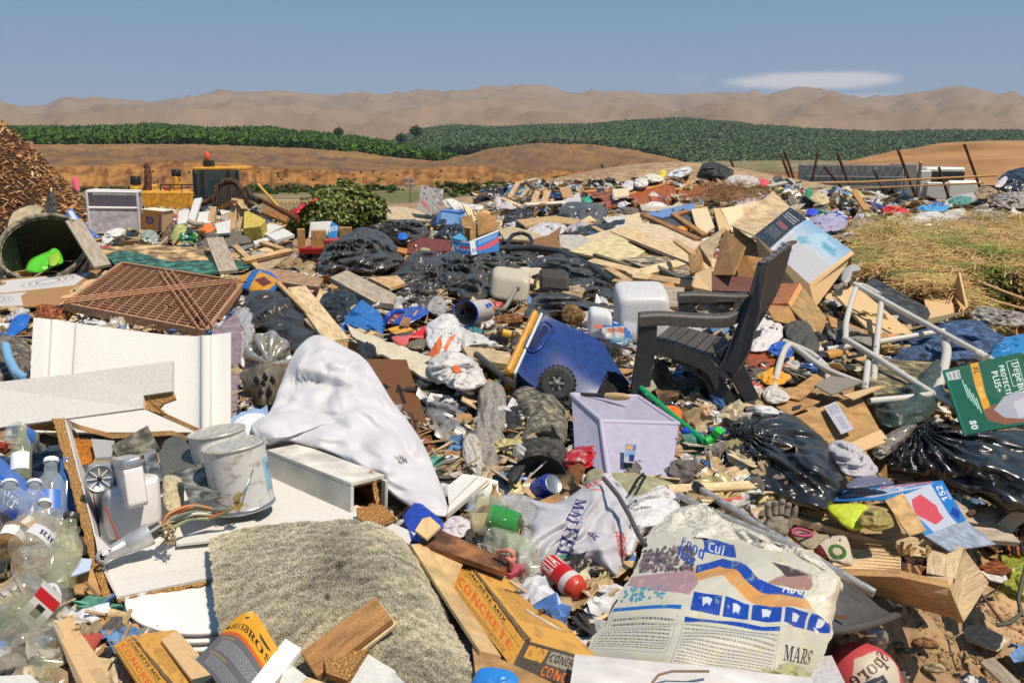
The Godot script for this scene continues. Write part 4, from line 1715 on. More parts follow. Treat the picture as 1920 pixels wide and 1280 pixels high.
	pole("dark_strip","dark twisted metal strip above the sloping reddish board","metal strip",[[462,350,9.5],[470,368,9.5],[486,378,9.4]],.03,mat("3c2f28",.8))
	stick("lath","thin yellow lath standing up right of the arched branch","",[483,345,9.6],[528,394,9.3],.022,.018,mat("d0a048",.7))
	o = thing("slatted_crate","light wooden slatted crate left of the red toy and bush","crate",pt(540,400,9.4))
	for i in 11:
		mb = MB.new()
		pbox(mb,514 + i * 7.4,378,518 + i * 7.4,396,9.3,.02,.002)
		part("slat",mb,m_pine,o)
	mb = MB.new()
	pbox(mb,512,375,594,379,9.32,.05,.002)
	part("top_rail",mb,m_pine,o)
	bag("red_toy_shovel","red plastic shovel leaning on the green bush","shovel",[[545,398],[560,386],[570,378],[590,370],[600,368],[598,376],[580,384],[570,390],[556,402]],8.9,9.1,mat("c4262a",.4),{bulge=.05,amp=.02,kind="soft"})
	bag("grey_cushion","grey dome cushion behind the short grey plank","cushion",[[398,456],[408,444],[424,435],[450,434],[466,442],[472,454],[455,460],[430,466],[408,470]],7.9,8.4,mat("7d7266",.85,grime(3)),{bulge=.14,amp=.02,kind="soft"})
	bag("grey_cushion_cover","grey crumpled cover left of the dome cushion","cover",[[362,466],[380,450],[392,434],[400,440],[404,462],[390,474]],7.7,8.2,mat("7a6f66",.85,grime(3)),{bulge=.08,amp=.04,kind="cloth"})
	cloth("grey_tray","flat grey plastic tray in front of the dome cushion","tray",[[[425,476,7.5],[460,466,7.8],[500,458,8]],[[420,470,7.7],[455,460,8],[496,452,8.3]]],14,5,mat("85817c",.5),{amp=.01})
	for q in [[[[475,436,8.6],[506,418,9],[530,424,8.9],[500,440,8.5]],"white shelf board lying left of the red tray"],[[[500,440,8.3],[532,428,8.7],[552,440,8.4],[516,450,8.1]],"white board with turned-up edge left of the cardboard towers"],[[[474,452,8.1],[510,442,8.4],[514,448,8.3],[478,458,8]],"narrow white strip below the white boards"]]:
		board("white_board",q[1],"board",q[0],.025,m_white)
	stick("grey_plank","short grey weathered plank lying across the green board","plank",[402,448,7.4],[428,510,6.55],.125,.025,m_woodg,"",.96)
	cloth("torn_paper","white torn paper stuck on the short grey plank","paper",[[[418,470,6.95],[428,468,6.95]],[[426,504,6.5],[436,498,6.5]]],6,8,m_white,{amp=.01,f=12,jag=.01})
	cloth("peeling_plywood","bent plywood with peeling cream face over teal underside","plywood",[[[176,468,6.9],[260,458,7.4],[330,462,7.3],[400,466,7.2],[470,492,6.7]],[[186,480,6.6],[240,470,6.95],[310,490,6.7],[370,505,6.5],[474,497,6.55]]],40,10,mat("e3bd85",.8,stain(1.4)),{thick=.02,jag=.02,amp=.015})
	cloth("teal_plywood","teal painted layer showing under the peeling plywood","plywood",[[[190,478,6.75],[240,470,6.9],[310,488,6.62],[370,488,6.6],[476,486,6.7]],[[215,500,6.3],[270,498,6.35],[330,508,6.3],[400,512,6.25],[478,498,6.45]]],40,8,mat("4f8f7c",.6,stain(2.5)),{thick=.012,jag=.02,amp=.01})
	stick("teal_strip","short bright teal strip at the grate's upper left","strip",[208,512,6.2],[240,494,6.35],.05,.01,mat("2fae84",.5))
	for q in [[[455,490,6.6],[545,470,7.1],"wooden batten right of the teal layer"],[[440,462,7.4],[500,518,6.3],"thin wooden batten crossing the boards left of the dirt patch"],[[530,468,7.5],[490,455,7.9],"short reddish batten at the dirt patch's left edge"]]:
		stick("batten",q[2],"batten",q[0],q[1],.045,.03,m_wood)
	board("grey_board","beige board framed by battens above the brown plank","board",[[470,492,6.75],[530,470,7.3],[545,478,7.1],[500,508,6.5]],.01,mat("c2ab88",.8,grime(2)))
	bag("clear_film","crumpled clear film beside the battens","plastic film",[[470,490],[476,476],[490,472],[504,478],[506,490],[488,496]],6.7,7,mat("d6d6d2",.2,{alpha=.6}),puff(.05,.05))

	im = paper("lab",256,192,Color(.70,.53,.33))
	rec(im,[70,10,170,80],.86,.84,.82)
	rec(im,[10,98,150,84],.84,.82,.80)
	for q in [[170,46],[88,134]]:
		for r in [30,22,14]:
			for k in 40:
				var e: Vector2 = Vector2(q[0],q[1]) + Vector2.from_angle(TAU * k / 40) * Vector2(r * 1.5,r)
				im.fill_rect(Rect2i(int(e.x),int(e.y),3,2),Color(.30,.28,.48))
	rows_of_text(im,Rect2i(176,18,50,16),4,Color(.3,.3,.4))
	board("cardboard_sheet","flattened cardboard with white shipping labels at the left edge","cardboard",[[-60,530,6.1],[190,505,6.6],[105,572,5.35],[-60,580,5.25]],.008,print_mat("ship",im,.85),"",.985,true)
	cloth("torn_cardboard","torn brown cardboard edge lying on the rusty grate's left side","cardboard",[[[92,572,5.3],[130,545,5.7],[200,505,6.4]],[[120,574,5.2],[160,550,5.55],[206,512,6.2]]],24,5,m_card,{amp=.02,jag=.02})

	var A := pt(121,574,4.98)
	var B := pt(228,497,6.1)
	var C := pt(456,533,5.65)
	var D := pt(386,626,4.55)
	o = thing("floor_grate","rusty brown metal floor grate lying behind the white panel","grate",(A + B + C + D) / 4)
	var rst := mat("d29a72",.7,grime(6))
	var up := (B - A).cross(D - A).normalized()
	if up.y < 0:
		up = -up
	for e in [[A,B],[B,C],[C,D],[D,A]]:
		one(o,"frame_bar","beam",[e[0],e[1],(e[1] - e[0]).cross(up).normalized() * .018,up * .045],rst)
	for i in 13:
		var t := (i + 1) / 14.0
		one(o,"long_bar","beam",[A.lerp(D,t),B.lerp(C,t),(D - A).normalized() * .008,up * .012,.0],rst)
	for i in 22:
		var t := (i + 1) / 23.0
		one(o,"cross_bar","beam",[A.lerp(B,t) + up * .002,D.lerp(C,t) + up * .002,(B - A).normalized() * .010,up * .012,.0],rst)
	for q in [[A,C,.0],[A,C,.05],[A,C,-.05],[B.lerp(A,.12).lerp(C,.4),D,.0],[B.lerp(A,.12).lerp(C,.4),D,.035],[B.lerp(A,.12).lerp(C,.4),D,-.035]]:
		mb = MB.new()
		var off: Vector3 = (q[1] - q[0]).cross(up).normalized() * q[2]
		mb.tube(pva([q[0] + off + up * .03,q[1] + off + up * .03]),.005,5)
		part("diagonal_wire",mb,rst,o)
	bag("orange_label_scrap","orange and brown printed scrap at the grate's lower left corner","scrap",[[66,588],[70,572],[90,570],[112,576],[130,580],[128,594],[100,600],[74,600]],4.95,5.2,mat("c56a24",.6,stain(9)),puff(.05,.03))
	bag("blue_film","bright blue plastic film left of the white moulded panel","plastic film",[[10,626],[18,606],[30,592],[46,588],[56,592],[50,612],[34,624],[20,636]],4.5,4.9,mat("2a70d0",.3,crinkle(6)),puff(.06,.06))
	bag("grey_sack","grey fabric sack with light blue trim left of the white panel","sack",[[-20,720],[-10,640],[20,628],[48,640],[58,660],[52,705],[40,716],[10,722]],3.6,4.3,mat("94887a",.85,stain(4)),{bulge=.10,amp=.04,kind="cloth"})
	pole("blue_strap","light blue strap curving over the grey sack","strap",[[10,648,3.9],[16,675,3.75],[30,700,3.6],[48,712,3.5]],.018,mat("7fb3dc",.6),"",.97)
	bag("silver_film","silver grey plastic film right of the grate","plastic film",[[440,690],[448,620],[440,585],[466,574],[484,590],[480,620],[462,660],[452,700]],3.9,4.9,mat("c9c7c6",.25,{metal=.3,bump="crinkle",s=4,bs=.5}),{bulge=.06,amp=.05,dir=Vector2(.1,-1)})
	board("mauve_board","mauve fibre board standing behind the white panel's right edge","board",[[400,620,4.5],[450,578,5],[454,640,4.4],[442,800,3.25],[430,800,3.25]],.012,mat("a08a94",.85,grime(2)))
	cloth("blue_rag","small pale blue cloth peeping out beside the mauve board","cloth",[[[434,780,3.15],[470,766,3.25],[500,764,3.3]],[[430,800,3.05],[466,796,3.08],[505,785,3.12]]],14,6,mat("8fb0d8",.8),{amp=.02,f=8,kind="cloth"})

func make_cabinet() -> void:
	var cols := [[62,595,3.42],[92,598,3.42],[102,599,3.46],[144,606,3.46],[152,607,3.44],[300,626,3.43],[368,630,3.42],[378,629,3.37],[392,628,3.37],[400,627,3.41],[432,623,3.41]]
	var top := []
	var low := []
	for c in cols:
		top.append(c)
		low.append([c[0] - (12.0 if c[0] < 200 else .0),810,c[2] - .42])
	cloth("moulded_sheet","large white moulded plastic sheet standing behind the broken cabinet","plastic sheet",[top,low],80,12,m_white,{thick=.008})
	var o := thing("broken_cabinet","broken white chipboard cabinet lying open with junk inside","cabinet",pt(300,1050,2.2))
	var mb := MB.new()
	mb.slab(wps([[-60,722,2.72],[150,699,2.72],[322,676,2.72],[322,733,2.7],[268,741,2.7],[268,765,2.69],[-60,809,2.67]]),.018,eye)
	part("front_board",mb,lin(.70,.67,.62,.5,{tex="dust",s=5.0}),o)
	mb = MB.new()
	mb.slab(wps([[268,742,2.715],[322,733,2.715],[328,748,2.71],[305,756,2.7],[298,764,2.7],[312,776,2.7],[300,775,2.7],[268,766,2.7]]),.012,eye)
	part("torn_edge",mb,m_chip,o,"torn orange chipboard core")
	mb = MB.new()
	mb.slab(wps([[95,784,2.7],[268,766,2.7],[372,812,3],[376,836,2.97],[322,816,3],[210,822,3],[148,806,2.9]]),.016,eye)
	part("top_board",mb,lin(.42,.24,.09,.8,grime(2)),o,"brown bare underside")
	one(o,"top_board","slab",[wps([[0,803,2.68],[96,786,2.69],[104,808,2.75],[40,800,2.85]]),.016,eye],m_chip)
	mb = MB.new()
	var side := [[95,783,2.68],[121,783,2.68],[128,800,2.66],[150,880,2.45],[166,960,2.27],[190,1060,2.08],[212,1120,1.97],[214,1134,1.95],[200,1122,1.96],[178,1060,2.07],[146,930,2.32],[112,820,2.6]]
	sheet(mb,[[[95,783,2.66],[116,860,2.48],[142,960,2.27],[170,1060,2.09],[192,1118,1.98]],[[121,783,2.66],[140,860,2.47],[166,960,2.26],[190,1060,2.08],[215,1132,1.96]]],60,6,{amp=.006,f=40,thick=.02,jag=.006})
	part("side_edge",mb,m_chip,o,"rough orange chipboard edge")
	mb = MB.new()
	sheet(mb,[[[121,783,2.665],[141,860,2.475],[168,960,2.265],[193,1060,2.085],[222,1122,1.965]],[[140,800,3],[165,870,2.85],[185,960,2.6],[205,1040,2.3],[235,1110,2.05]]],30,4,{thick=.003})
	part("side_board",mb,m_white,o)
	one(o,"floor_board","slab",[wps([[222,1118,1.975],[394,1082,2.04],[560,1060,2.1],[720,1010,2.22],[700,965,2.36],[560,880,2.68],[380,860,2.74],[205,870,2.72],[185,985,2.33],[205,1085,2.06]]),.02,eye],m_white)
	mb = MB.new()
	sheet(mb,[[[212,1121,1.968],[300,1103,1.998],[394,1084,2.034]],[[216,1135,1.965],[300,1117,1.995],[394,1096,2.03]]],30,3,{amp=.004,f=50,thick=.018,jag=.005})
	part("floor_edge",mb,m_chip,o,"split chipboard front edge")
	cloth("ribbed_strip","white ribbed plastic strip curving over the cabinet floor","plastic strip",[[[330,1008,2.22],[420,985,2.28],[470,975,2.31],[488,985,2.28],[494,1010,2.2]],[[330,1020,2.18],[420,1010,2.2],[465,1000,2.23],[478,1006,2.21],[480,1020,2.17]]],24,6,m_white,{thick=.006})
	board("white_sheet_board","pale flat board under the carpet's upper edge","board",[[480,985,2.33],[690,960,2.4],[780,1000,2.25],[740,1060,2.12],[560,1040,2.18]],.01,m_white,"",.97)

	var wp1 := lin(.62,.58,.57,.35)
	var slv := lin(.45,.46,.48,.3,{metal=.7})
	o = thing("appliance","white swivel handset appliance with silver dial in the cabinet","",pt(235,1020,2.25))
	var bx := corner(Vector2(210,1022),2.2,Vector2(306,985),Vector2(166,985),Vector2(204,928),1.02,1.05,1.03)
	one(o,"body","pod",[bx[0] - bx[1] * .05,bx[1] * 1.1,bx[3] * 1.08,bx[2] * .85,.22],wp1)
	mb = MB.new()
	var hd := corner(Vector2(238,958),2.12,Vector2(281,948),Vector2(222,944),Vector2(226,880),1,1.05,1.05)
	mb.pod(hd[0],hd[1],hd[3] * 1.05,hd[2],.22)
	part("handset",mb,lin(.70,.66,.64,.3),o)
	one(o,"handset_cap","pod",[hd[0] + hd[3] * .95,hd[1],hd[3] * .28,hd[2] * 1.3,.25],slv)
	mb = MB.new()
	var dc := pt(186,897,2.3)
	mb.box(pt(158,925,2.32),pt(208,922,2.32) - pt(158,925,2.32),pt(160,868,2.4) - pt(158,925,2.32),Vector3(0,-.02,-.05),.012)
	part("dial_housing",mb,slv,o)
	var dn := (eye - dc).normalized()
	one(o,"dial_ring","lathe",[[[.034,.0],[.034,.012],[.030,.014],[.029,.004],[.0,.004]],dc,dn,32],slv)
	var dx := dn.cross(Vector3.UP).normalized()
	var dy := dn.cross(dx)
	for k in 8:
		mb = MB.new()
		var e := dx * cos(TAU * k / 8) + dy * sin(TAU * k / 8)
		mb.beam(dc + dn * .008 + e * .004,dc + dn * .008 + e * .032,e.cross(dn) * .003,dn * .004,.0)
		part("dial_spoke",mb,wp1,o)
	one(o,"dial_hub","lathe",[[[.006,.0],[.006,.016],[.0,.016]],dc,dn,12],m_bin)
	one(o,"red_trim","beam",[pt(197,950,2.13),pt(222,1012,2.13),Vector3(.004,0,0),Vector3(0,0,.004),.0],mat("b06048",.5))
	board("stone_tile","grey stone tile leaning at the back of the cabinet","tile",[[208,835,2.72],[276,797,2.78],[298,840,2.7],[225,870,2.62]],.012,mat("8a8674",.85,stain(5)))
	board("stone_tile","bluish grey tile behind the white appliance","tile",[[268,850,2.62],[290,838,2.66],[305,900,2.5],[280,912,2.46]],.012,mat("7d8486",.85,stain(5)))
	board("white_tile","small white tile at the back left of the cabinet","tile",[[170,822,2.75],[214,826,2.75],[208,856,2.66],[178,858,2.65]],.01,mat("a9a7a6",.6))
	bag("foam_lump","orange expanding foam lump in the cabinet's back corner","",[[140,872],[132,830],[134,805],[144,812],[148,822],[160,820],[172,826],[178,850],[174,866],[158,872]],2.6,2.8,mat("e08a1e",.8,{tex="grime",s=9,bump="lumps",bs=1.0}),{bulge=.05,amp=.02,kind="soft"})
	cloth("perforated_plate","bent aluminium plate full of tiny holes beside the paint cans","metal plate",[[[296,850,2.62],[310,824,2.7],[340,820,2.7],[374,868,2.56]],[[306,900,2.46],[318,890,2.5],[345,880,2.52],[384,880,2.5]]],20,10,lin(.55,.54,.48,.5,{metal=.5,tex="weave",s=12.0}),{amp=.01})
	board("slate_plate","grey sheet metal plate below the perforated plate","metal plate",[[335,885,2.45],[392,864,2.5],[414,930,2.33],[358,950,2.28]],.004,mat("8e9088",.6,stain(5)))
	bag("crumpled_wrap","cream crumpled wrapper between appliance and metal plate","wrapper",[[304,900],[316,890],[338,896],[346,920],[340,950],[318,960],[306,940]],2.3,2.45,mat("c9bb98",.6,crinkle(9)),puff(.03,.02))
	board("white_card","white card with red print under the appliance","card",[[176,998,2.24],[200,1016,2.16],[208,1030,2.13],[182,1034,2.14]],.003,m_white)
	o = thing("conduit","flattened grey metal conduit with cut wires on the cabinet floor","",pt(250,1030,2.15))
	mb = MB.new()
	var cp := pva([])
	for q in [[190,1044,2.08],[215,1032,2.1],[235,1022,2.12],[262,1010,2.13],[282,1000,2.14]]:
		cp.append(pt(q[0],q[1],q[2]))
	mb.tube(spline(cp,12),[.012,.013,.015,.017,.018,.019,.02,.022,.023,.024,.025,.026,.026],14,false)
	part("pipe",mb,m_alu,o)
	one(o,"eyelet","lathe",[[[.008,.006],[.016,.006],[.016,.0],[.008,.0]],pt(193,1043,2.06),(eye - pt(193,1043,2.06)).normalized(),16],m_alu)
	one(o,"coupling","tube",[pair([276,1003,2.13],[300,990,2.15]),.016,12],lin(.05,.05,.05,.4))
	var g := RandomNumberGenerator.new()
	g.seed = 4
	var wc := [mat("8f9a7a",.5),mat("b87a4a",.4),mat("d8d2c0",.5),mat("6d7a6a",.5),mat("c0763a",.4)]
	for i in 12:
		var pp := pva([pt(300,992,2.15)])
		var yy := g.randf_range(-1,1)
		pp.append(pt(320 + g.randf_range(-5,5),975 + yy * 14,2.17 + g.randf_range(-.02,.02)))
		pp.append(pt(355 + g.randf_range(-8,8),960 + yy * 14,2.2))
		pp.append(pt(395,962 + yy * 10,2.22))
		if i % 3 == 0:
			pp.append(pt(430,955,2.22))
			pp.append(pt(448,934,2.24))
		one(o,"wire","tube",[spline(pp,14),.0045,6],wc[i % 5])
	for i in 10:
		var pp := pva([pt(300 + g.randf_range(-4,8),985,2.15)])
		for k in 4:
			pp.append(pt(308 + g.randf_range(-14,22),985 + k * 10 + g.randf_range(-12,8),2.12 + g.randf_range(-.02,.03)))
		one(o,"frayed_string","tube",[spline(pp,16),.0018,5],mat("c2a878",.9))
	mb = MB.new()
	for q in [[448,930],[450,948]]:
		mb.tube(pair([q[0] - 8,q[1] + 6,2.22],[q[0] + 2,q[1] - 4,2.24]),.007,8)
	part("brass_fitting",mb,lin(.55,.38,.12,.35,{metal=.9}),o)
	var im := paper("can",512,256,Color(.80,.79,.78))
	rows_of_text(im,Rect2i(120,60,60,60),9,Color(.62,.60,.58))
	rec(im,[10,100,100,2],.6,.58,.56)
	pol(im,[215,30,245,34,255,60,240,82,215,78,206,55],.14,.15,.13)
	rec(im,[290,60,50,140],.55,.72,.80)
	rec(im,[296,84,30,30],.20,.50,.66)
	rec(im,[236,130,26,26],.52,.75,.38)
	rows_of_text(im,Rect2i(240,190,36,40),8,Color(.5,.5,.52),4)
	wear(im,.3,Color(.62,.58,.52),.02,9)
	var canm := print_mat("can_label",im,.4)
	canm.albedo_color = Color(.96,.96,.96)
	for q in [[458,950,2.36,"white paint can with black dot label, nearer one on the cabinet floor",.0],[425,915,2.6,"second white paint can standing behind the nearer one",1]]:
		var b := pt(q[0],q[1],q[2])
		var axis := (Vector3.UP + Vector3(-.13,0,-.05)).normalized()
		o = thing("paint_can",q[3],"paint can",b)
		mb = MB.new()
		var rr := .076
		var hh := .165
		mb.lathe([[rr,.004],[rr,hh * .97]],b,axis,40)
		for i in mb.uv.size():
			mb.uv[i] = Vector2(fmod(mb.uv[i].x + .36,1) if mb.uv[i].x < .64 else mb.uv[i].x - .64,1.0 - mb.uv[i].y)
		part("can_wall",mb,canm,o)
		one(o,"bottom_rim","lathe",[[[rr,.0],[rr * 1.03,.003],[rr * 1.03,.008],[rr,.011]],b,axis,40],m_steel)
		one(o,"lid","lathe",[[[rr,hh * .96],[rr * 1.04,hh * .97],[rr * 1.04,hh],[rr * .97,hh * 1.01],[rr * .94,hh * .97],[rr * .88,hh * .97],[rr * .86,hh * .985],[.0,hh * .985]],b,axis,40],lin(.62,.58,.50,.35,{metal=.2,tex="grime",s=6.0}))
		if q[4] == .0:
			var e := pt(479,868,2.33)
			one(o,"handle_ear","lathe",[[[.0,.012],[.010,.008],[.014,.0]],e,(eye - e).normalized(),16],m_steel)
			one(o,"wire_handle","tube",[spline(pva([e,pt(470,890,2.27),pt(455,925,2.24),pt(430,950,2.25),pt(402,940,2.3)]),16),.0022,6],m_steel)
	o = thing("hollow_post","broken white square hollow post lying right of the paint cans","post",pt(600,920,2.45))
	var q0 := pt(500,843,2.62)
	var q1 := pt(658,905,2.36)
	var u := q1 - q0
	var tp := pt(700,882,2.47) - q1
	tp = tp - u * (tp.dot(u) / u.length_squared())
	var dwn := pt(664,968,2.3) - q1
	dwn = dwn - u * (dwn.dot(u) / u.length_squared())
	dwn = (dwn - tp * (dwn.dot(tp) / tp.length_squared())).normalized() * .088
	var th := .010
	var pm := lin(.74,.70,.61,.5,grime(1.5))
	var dk := lin(.30,.12,.035,.9,stain(6))
	for w in [["top_wall",q0,u,tp,dwn.normalized() * th],["front_wall",q0 + dwn.normalized() * (th + .001),u,dwn - dwn.normalized() * th,tp.normalized() * th],["bottom_wall",q0 + dwn * 1,u * 1.1,tp,dwn.normalized() * th],["back_wall",q0 + tp - tp.normalized() * th + dwn.normalized() * (th + .001),u * 1.04,dwn - dwn.normalized() * th,tp.normalized() * th]]:
		mb = MB.new()
		mb.box(w[1],w[2],w[3],w[4],.001)
		part(w[0],mb,pm,o)
	for w in [[tp * .06 + dwn.normalized() * (th + .002),tp * .86,dwn.normalized() * .002],[tp * .90 + dwn * .15,tp.normalized() * .002,dwn * .8],[tp * .1 + dwn * .965,tp * .86,dwn.normalized() * -.002]]:
		one(o,"brown_core","box",[q0 + u * .2 + w[0],u * (.80 if w[0] != tp * .1 + dwn * .965 else .895),w[1],w[2],.0],dk)
	mb = MB.new()
	sheet(mb,[[[690,884,2.45],[700,882,2.45],[712,935,2.36]],[[680,896,2.42],[694,905,2.42],[704,950,2.34]]],16,4,{amp=.006,f=40,jag=.006,thick=.006})
	part("torn_edge",mb,m_chip,o)
	board("chipboard_offcut","orange chipboard piece at the hollow post's broken end","chipboard",[[668,952,2.36],[715,945,2.38],[742,968,2.32],[700,985,2.27],[672,972,2.3]],.012,mat("cf9350",.9,chips(6)),"",.97)

func make_bottles() -> void:
	var clear := lin(.60,.55,.40,.05,{alpha=.16,spec=.9})
	var clear2 := lin(.60,.66,.70,.06,{alpha=.2,spec=.8})
	var greeny := lin(.40,.42,.22,.05,{alpha=.3,spec=.9})
	var amber := lin(.30,.16,.04,.06,{alpha=.6,spec=.9})
	var wh := lin(.8,.8,.8,.4)
	var im := paper("lab1",128,64,Color(.86,.86,.88))
	write(im,"Rita",Vector2(30,46),26,Color(.15,.15,.3),-.1,true)
	var l1 := print_mat("lab_a",im,.5)
	im = paper("lab2",128,64,Color(.84,.82,.80))
	rec(im,[40,0,30,64],.75,.06,.06)
	rec(im,[76,20,30,22],.1,.1,.1)
	var l2 := print_mat("lab_b",im,.5)
	im = paper("lab3",128,64,Color(.86,.84,.76))
	rec(im,[30,0,26,64],.95,.7,.08)
	rec(im,[64,8,24,44],.7,.1,.1)
	var l3 := print_mat("lab_c",im,.5)
	var blue := lin(.05,.16,.55,.4)
	var list := [
		[45,1040,75,1010,2,.045,clear,null,l1,"round clear bottle with white script label under the beer carton"],
		[30,1065,95,1055,1.95,.042,clear,null,null,"clear bottle lying flat below the round labelled bottle"],
		[15,1100,96,1170,1.86,.050,clear,null,l2,"large clear bottle with red and black label, lying slantwise"],
		[10,1140,80,1200,1.83,.042,greeny,null,null,"greenish bottle under the large red labelled bottle"],
		[8,1190,62,1250,1.76,.050,clear,null,l2,"clear bottle with red label at the left border"],
		[70,1190,112,1248,1.75,.036,clear,null,l3,"clear bottle with yellow and red label near the cardboard box"],
		[-10,1246,135,1252,1.7,.034,clear,null,null,"long clear bottle lying level across the lower left"],
		[60,1262,120,1268,1.68,.03,greeny,null,null,"green bottle at the very bottom left"],
		[108,1110,124,1020,1.98,.034,greeny,lin(.04,.03,.03,.4),null,"slim standing bottle with dark neck beside the chipboard edge"],
		[88,1088,105,1018,2.03,.032,clear,null,null,"slim clear bottle leaning left of the dark necked one"],
		[66,1030,76,980,2.08,.030,clear,wh,null,"clear bottle neck rising below the beer carton"],
		[60,985,62,940,2.2,.034,clear2,wh,null,"clear bottle with white cap before the beer carton's end"],
		[92,985,94,908,2.28,.036,clear2,wh,blue,"water bottle with white cap and blue label"],
		[20,975,18,938,2.2,.040,clear2,wh,null,"clear bottle with pale cap on the beer carton"],
		[120,975,122,905,2.4,.036,lin(.06,.18,.5,.1,{alpha=.5}),null,null,"blue ribbed water bottle in the shade of the cabinet"],
		[38,905,40,836,2.45,.026,greeny,null,wh,"green beer bottle standing behind the beer carton"],
		[20,808,50,826,2.62,.034,clear2,null,blue,"crushed water bottle with blue band under the white board"],
		[25,1010,55,985,2.08,.032,clear,null,l3,"clear bottle with orange striped label at the left"],
		[8,1030,25,1000,2.06,.03,amber,null,wh,"brown bottle with white label at the left border"],
		[118,1078,130,1030,2.05,.028,clear,null,null,"narrow clear bottle touching the cabinet's chipboard edge"],
		[50,1130,100,1125,1.9,.036,clear,null,l1,"clear bottle with washed out blue label in the middle of the pile"],
		[30,1216,88,1222,1.75,.03,clear,null,null,"clear bottle wedged between the two red labelled bottles"],
	]
	for b in list:
		var a := pt(b[0],b[1],b[4])
		var e := pt(b[2],b[3],b[4] + .05)
		var l := (e - a).length() * 1.25 + .04
		bottle("bottle",b[9],a,e - a,l,b[5],b[6],b[7],b[8])
	im = paper("beer",512,160,Color(.06,.22,.62))
	rec(im,[0,0,512,22],.12,.42,.82)
	rec(im,[30,30,430,5],.8,.85,.9)
	write(im,"xtra",Vector2(330,84),40,Color(.85,.9,.95),.0,true)
	write(im,"Corona",Vector2(60,136),74,Color(.03,.05,.12),.0,true)
	write(im,"Corona",Vector2(57,133),74,Color(.75,.8,.9),.0,true)
	write(im,"Corona",Vector2(60,136),72,Color(.04,.07,.2),.0,true)
	var o := thing("beer_carton","blue printed beer carton lying among the bottles","carton",pt(30,950,2.2))
	var p := wps([[-60,870,2.5],[-10,862,2.52],[62,940,2.3],[40,985,2.18],[-60,940,2.3]])
	panel(o,"printed_face",pt(-70,830,2.5),pt(60,940,2.26),pt(42,984,2.16),pt(-85,900,2.38),.004,print_mat("beer_box",im,.4),eye,true)
	panel(o,"top_face",pt(-70,830,2.5),pt(60,940,2.26),pt(78,925,2.36),pt(-50,815,2.62),.004,lin(.03,.12,.4,.5),eye)
	board("white_label","white paper label lying at the bottom left corner","paper",[[-20,1268,1.66],[55,1264,1.67],[84,1290,1.62],[-20,1300,1.6]],.002,m_white)
	board("blue_white_card","pale blue printed card between bottles and cardboard box","card",[[132,1080,2.03],[152,1046,2.1],[172,1048,2.1],[168,1068,2.06]],.003,mat("b9c8e2",.6))
	bag("dark_film","dark plastic film under the bottles in the cabinet's shade","plastic film",[[0,1000],[10,900],[60,850],[120,830],[150,900],[165,1000],[180,1080],[140,1120],[60,1080]],2.3,2.9,lin(.02,.03,.05,.35,crinkle(5)),puff(.02,.05))

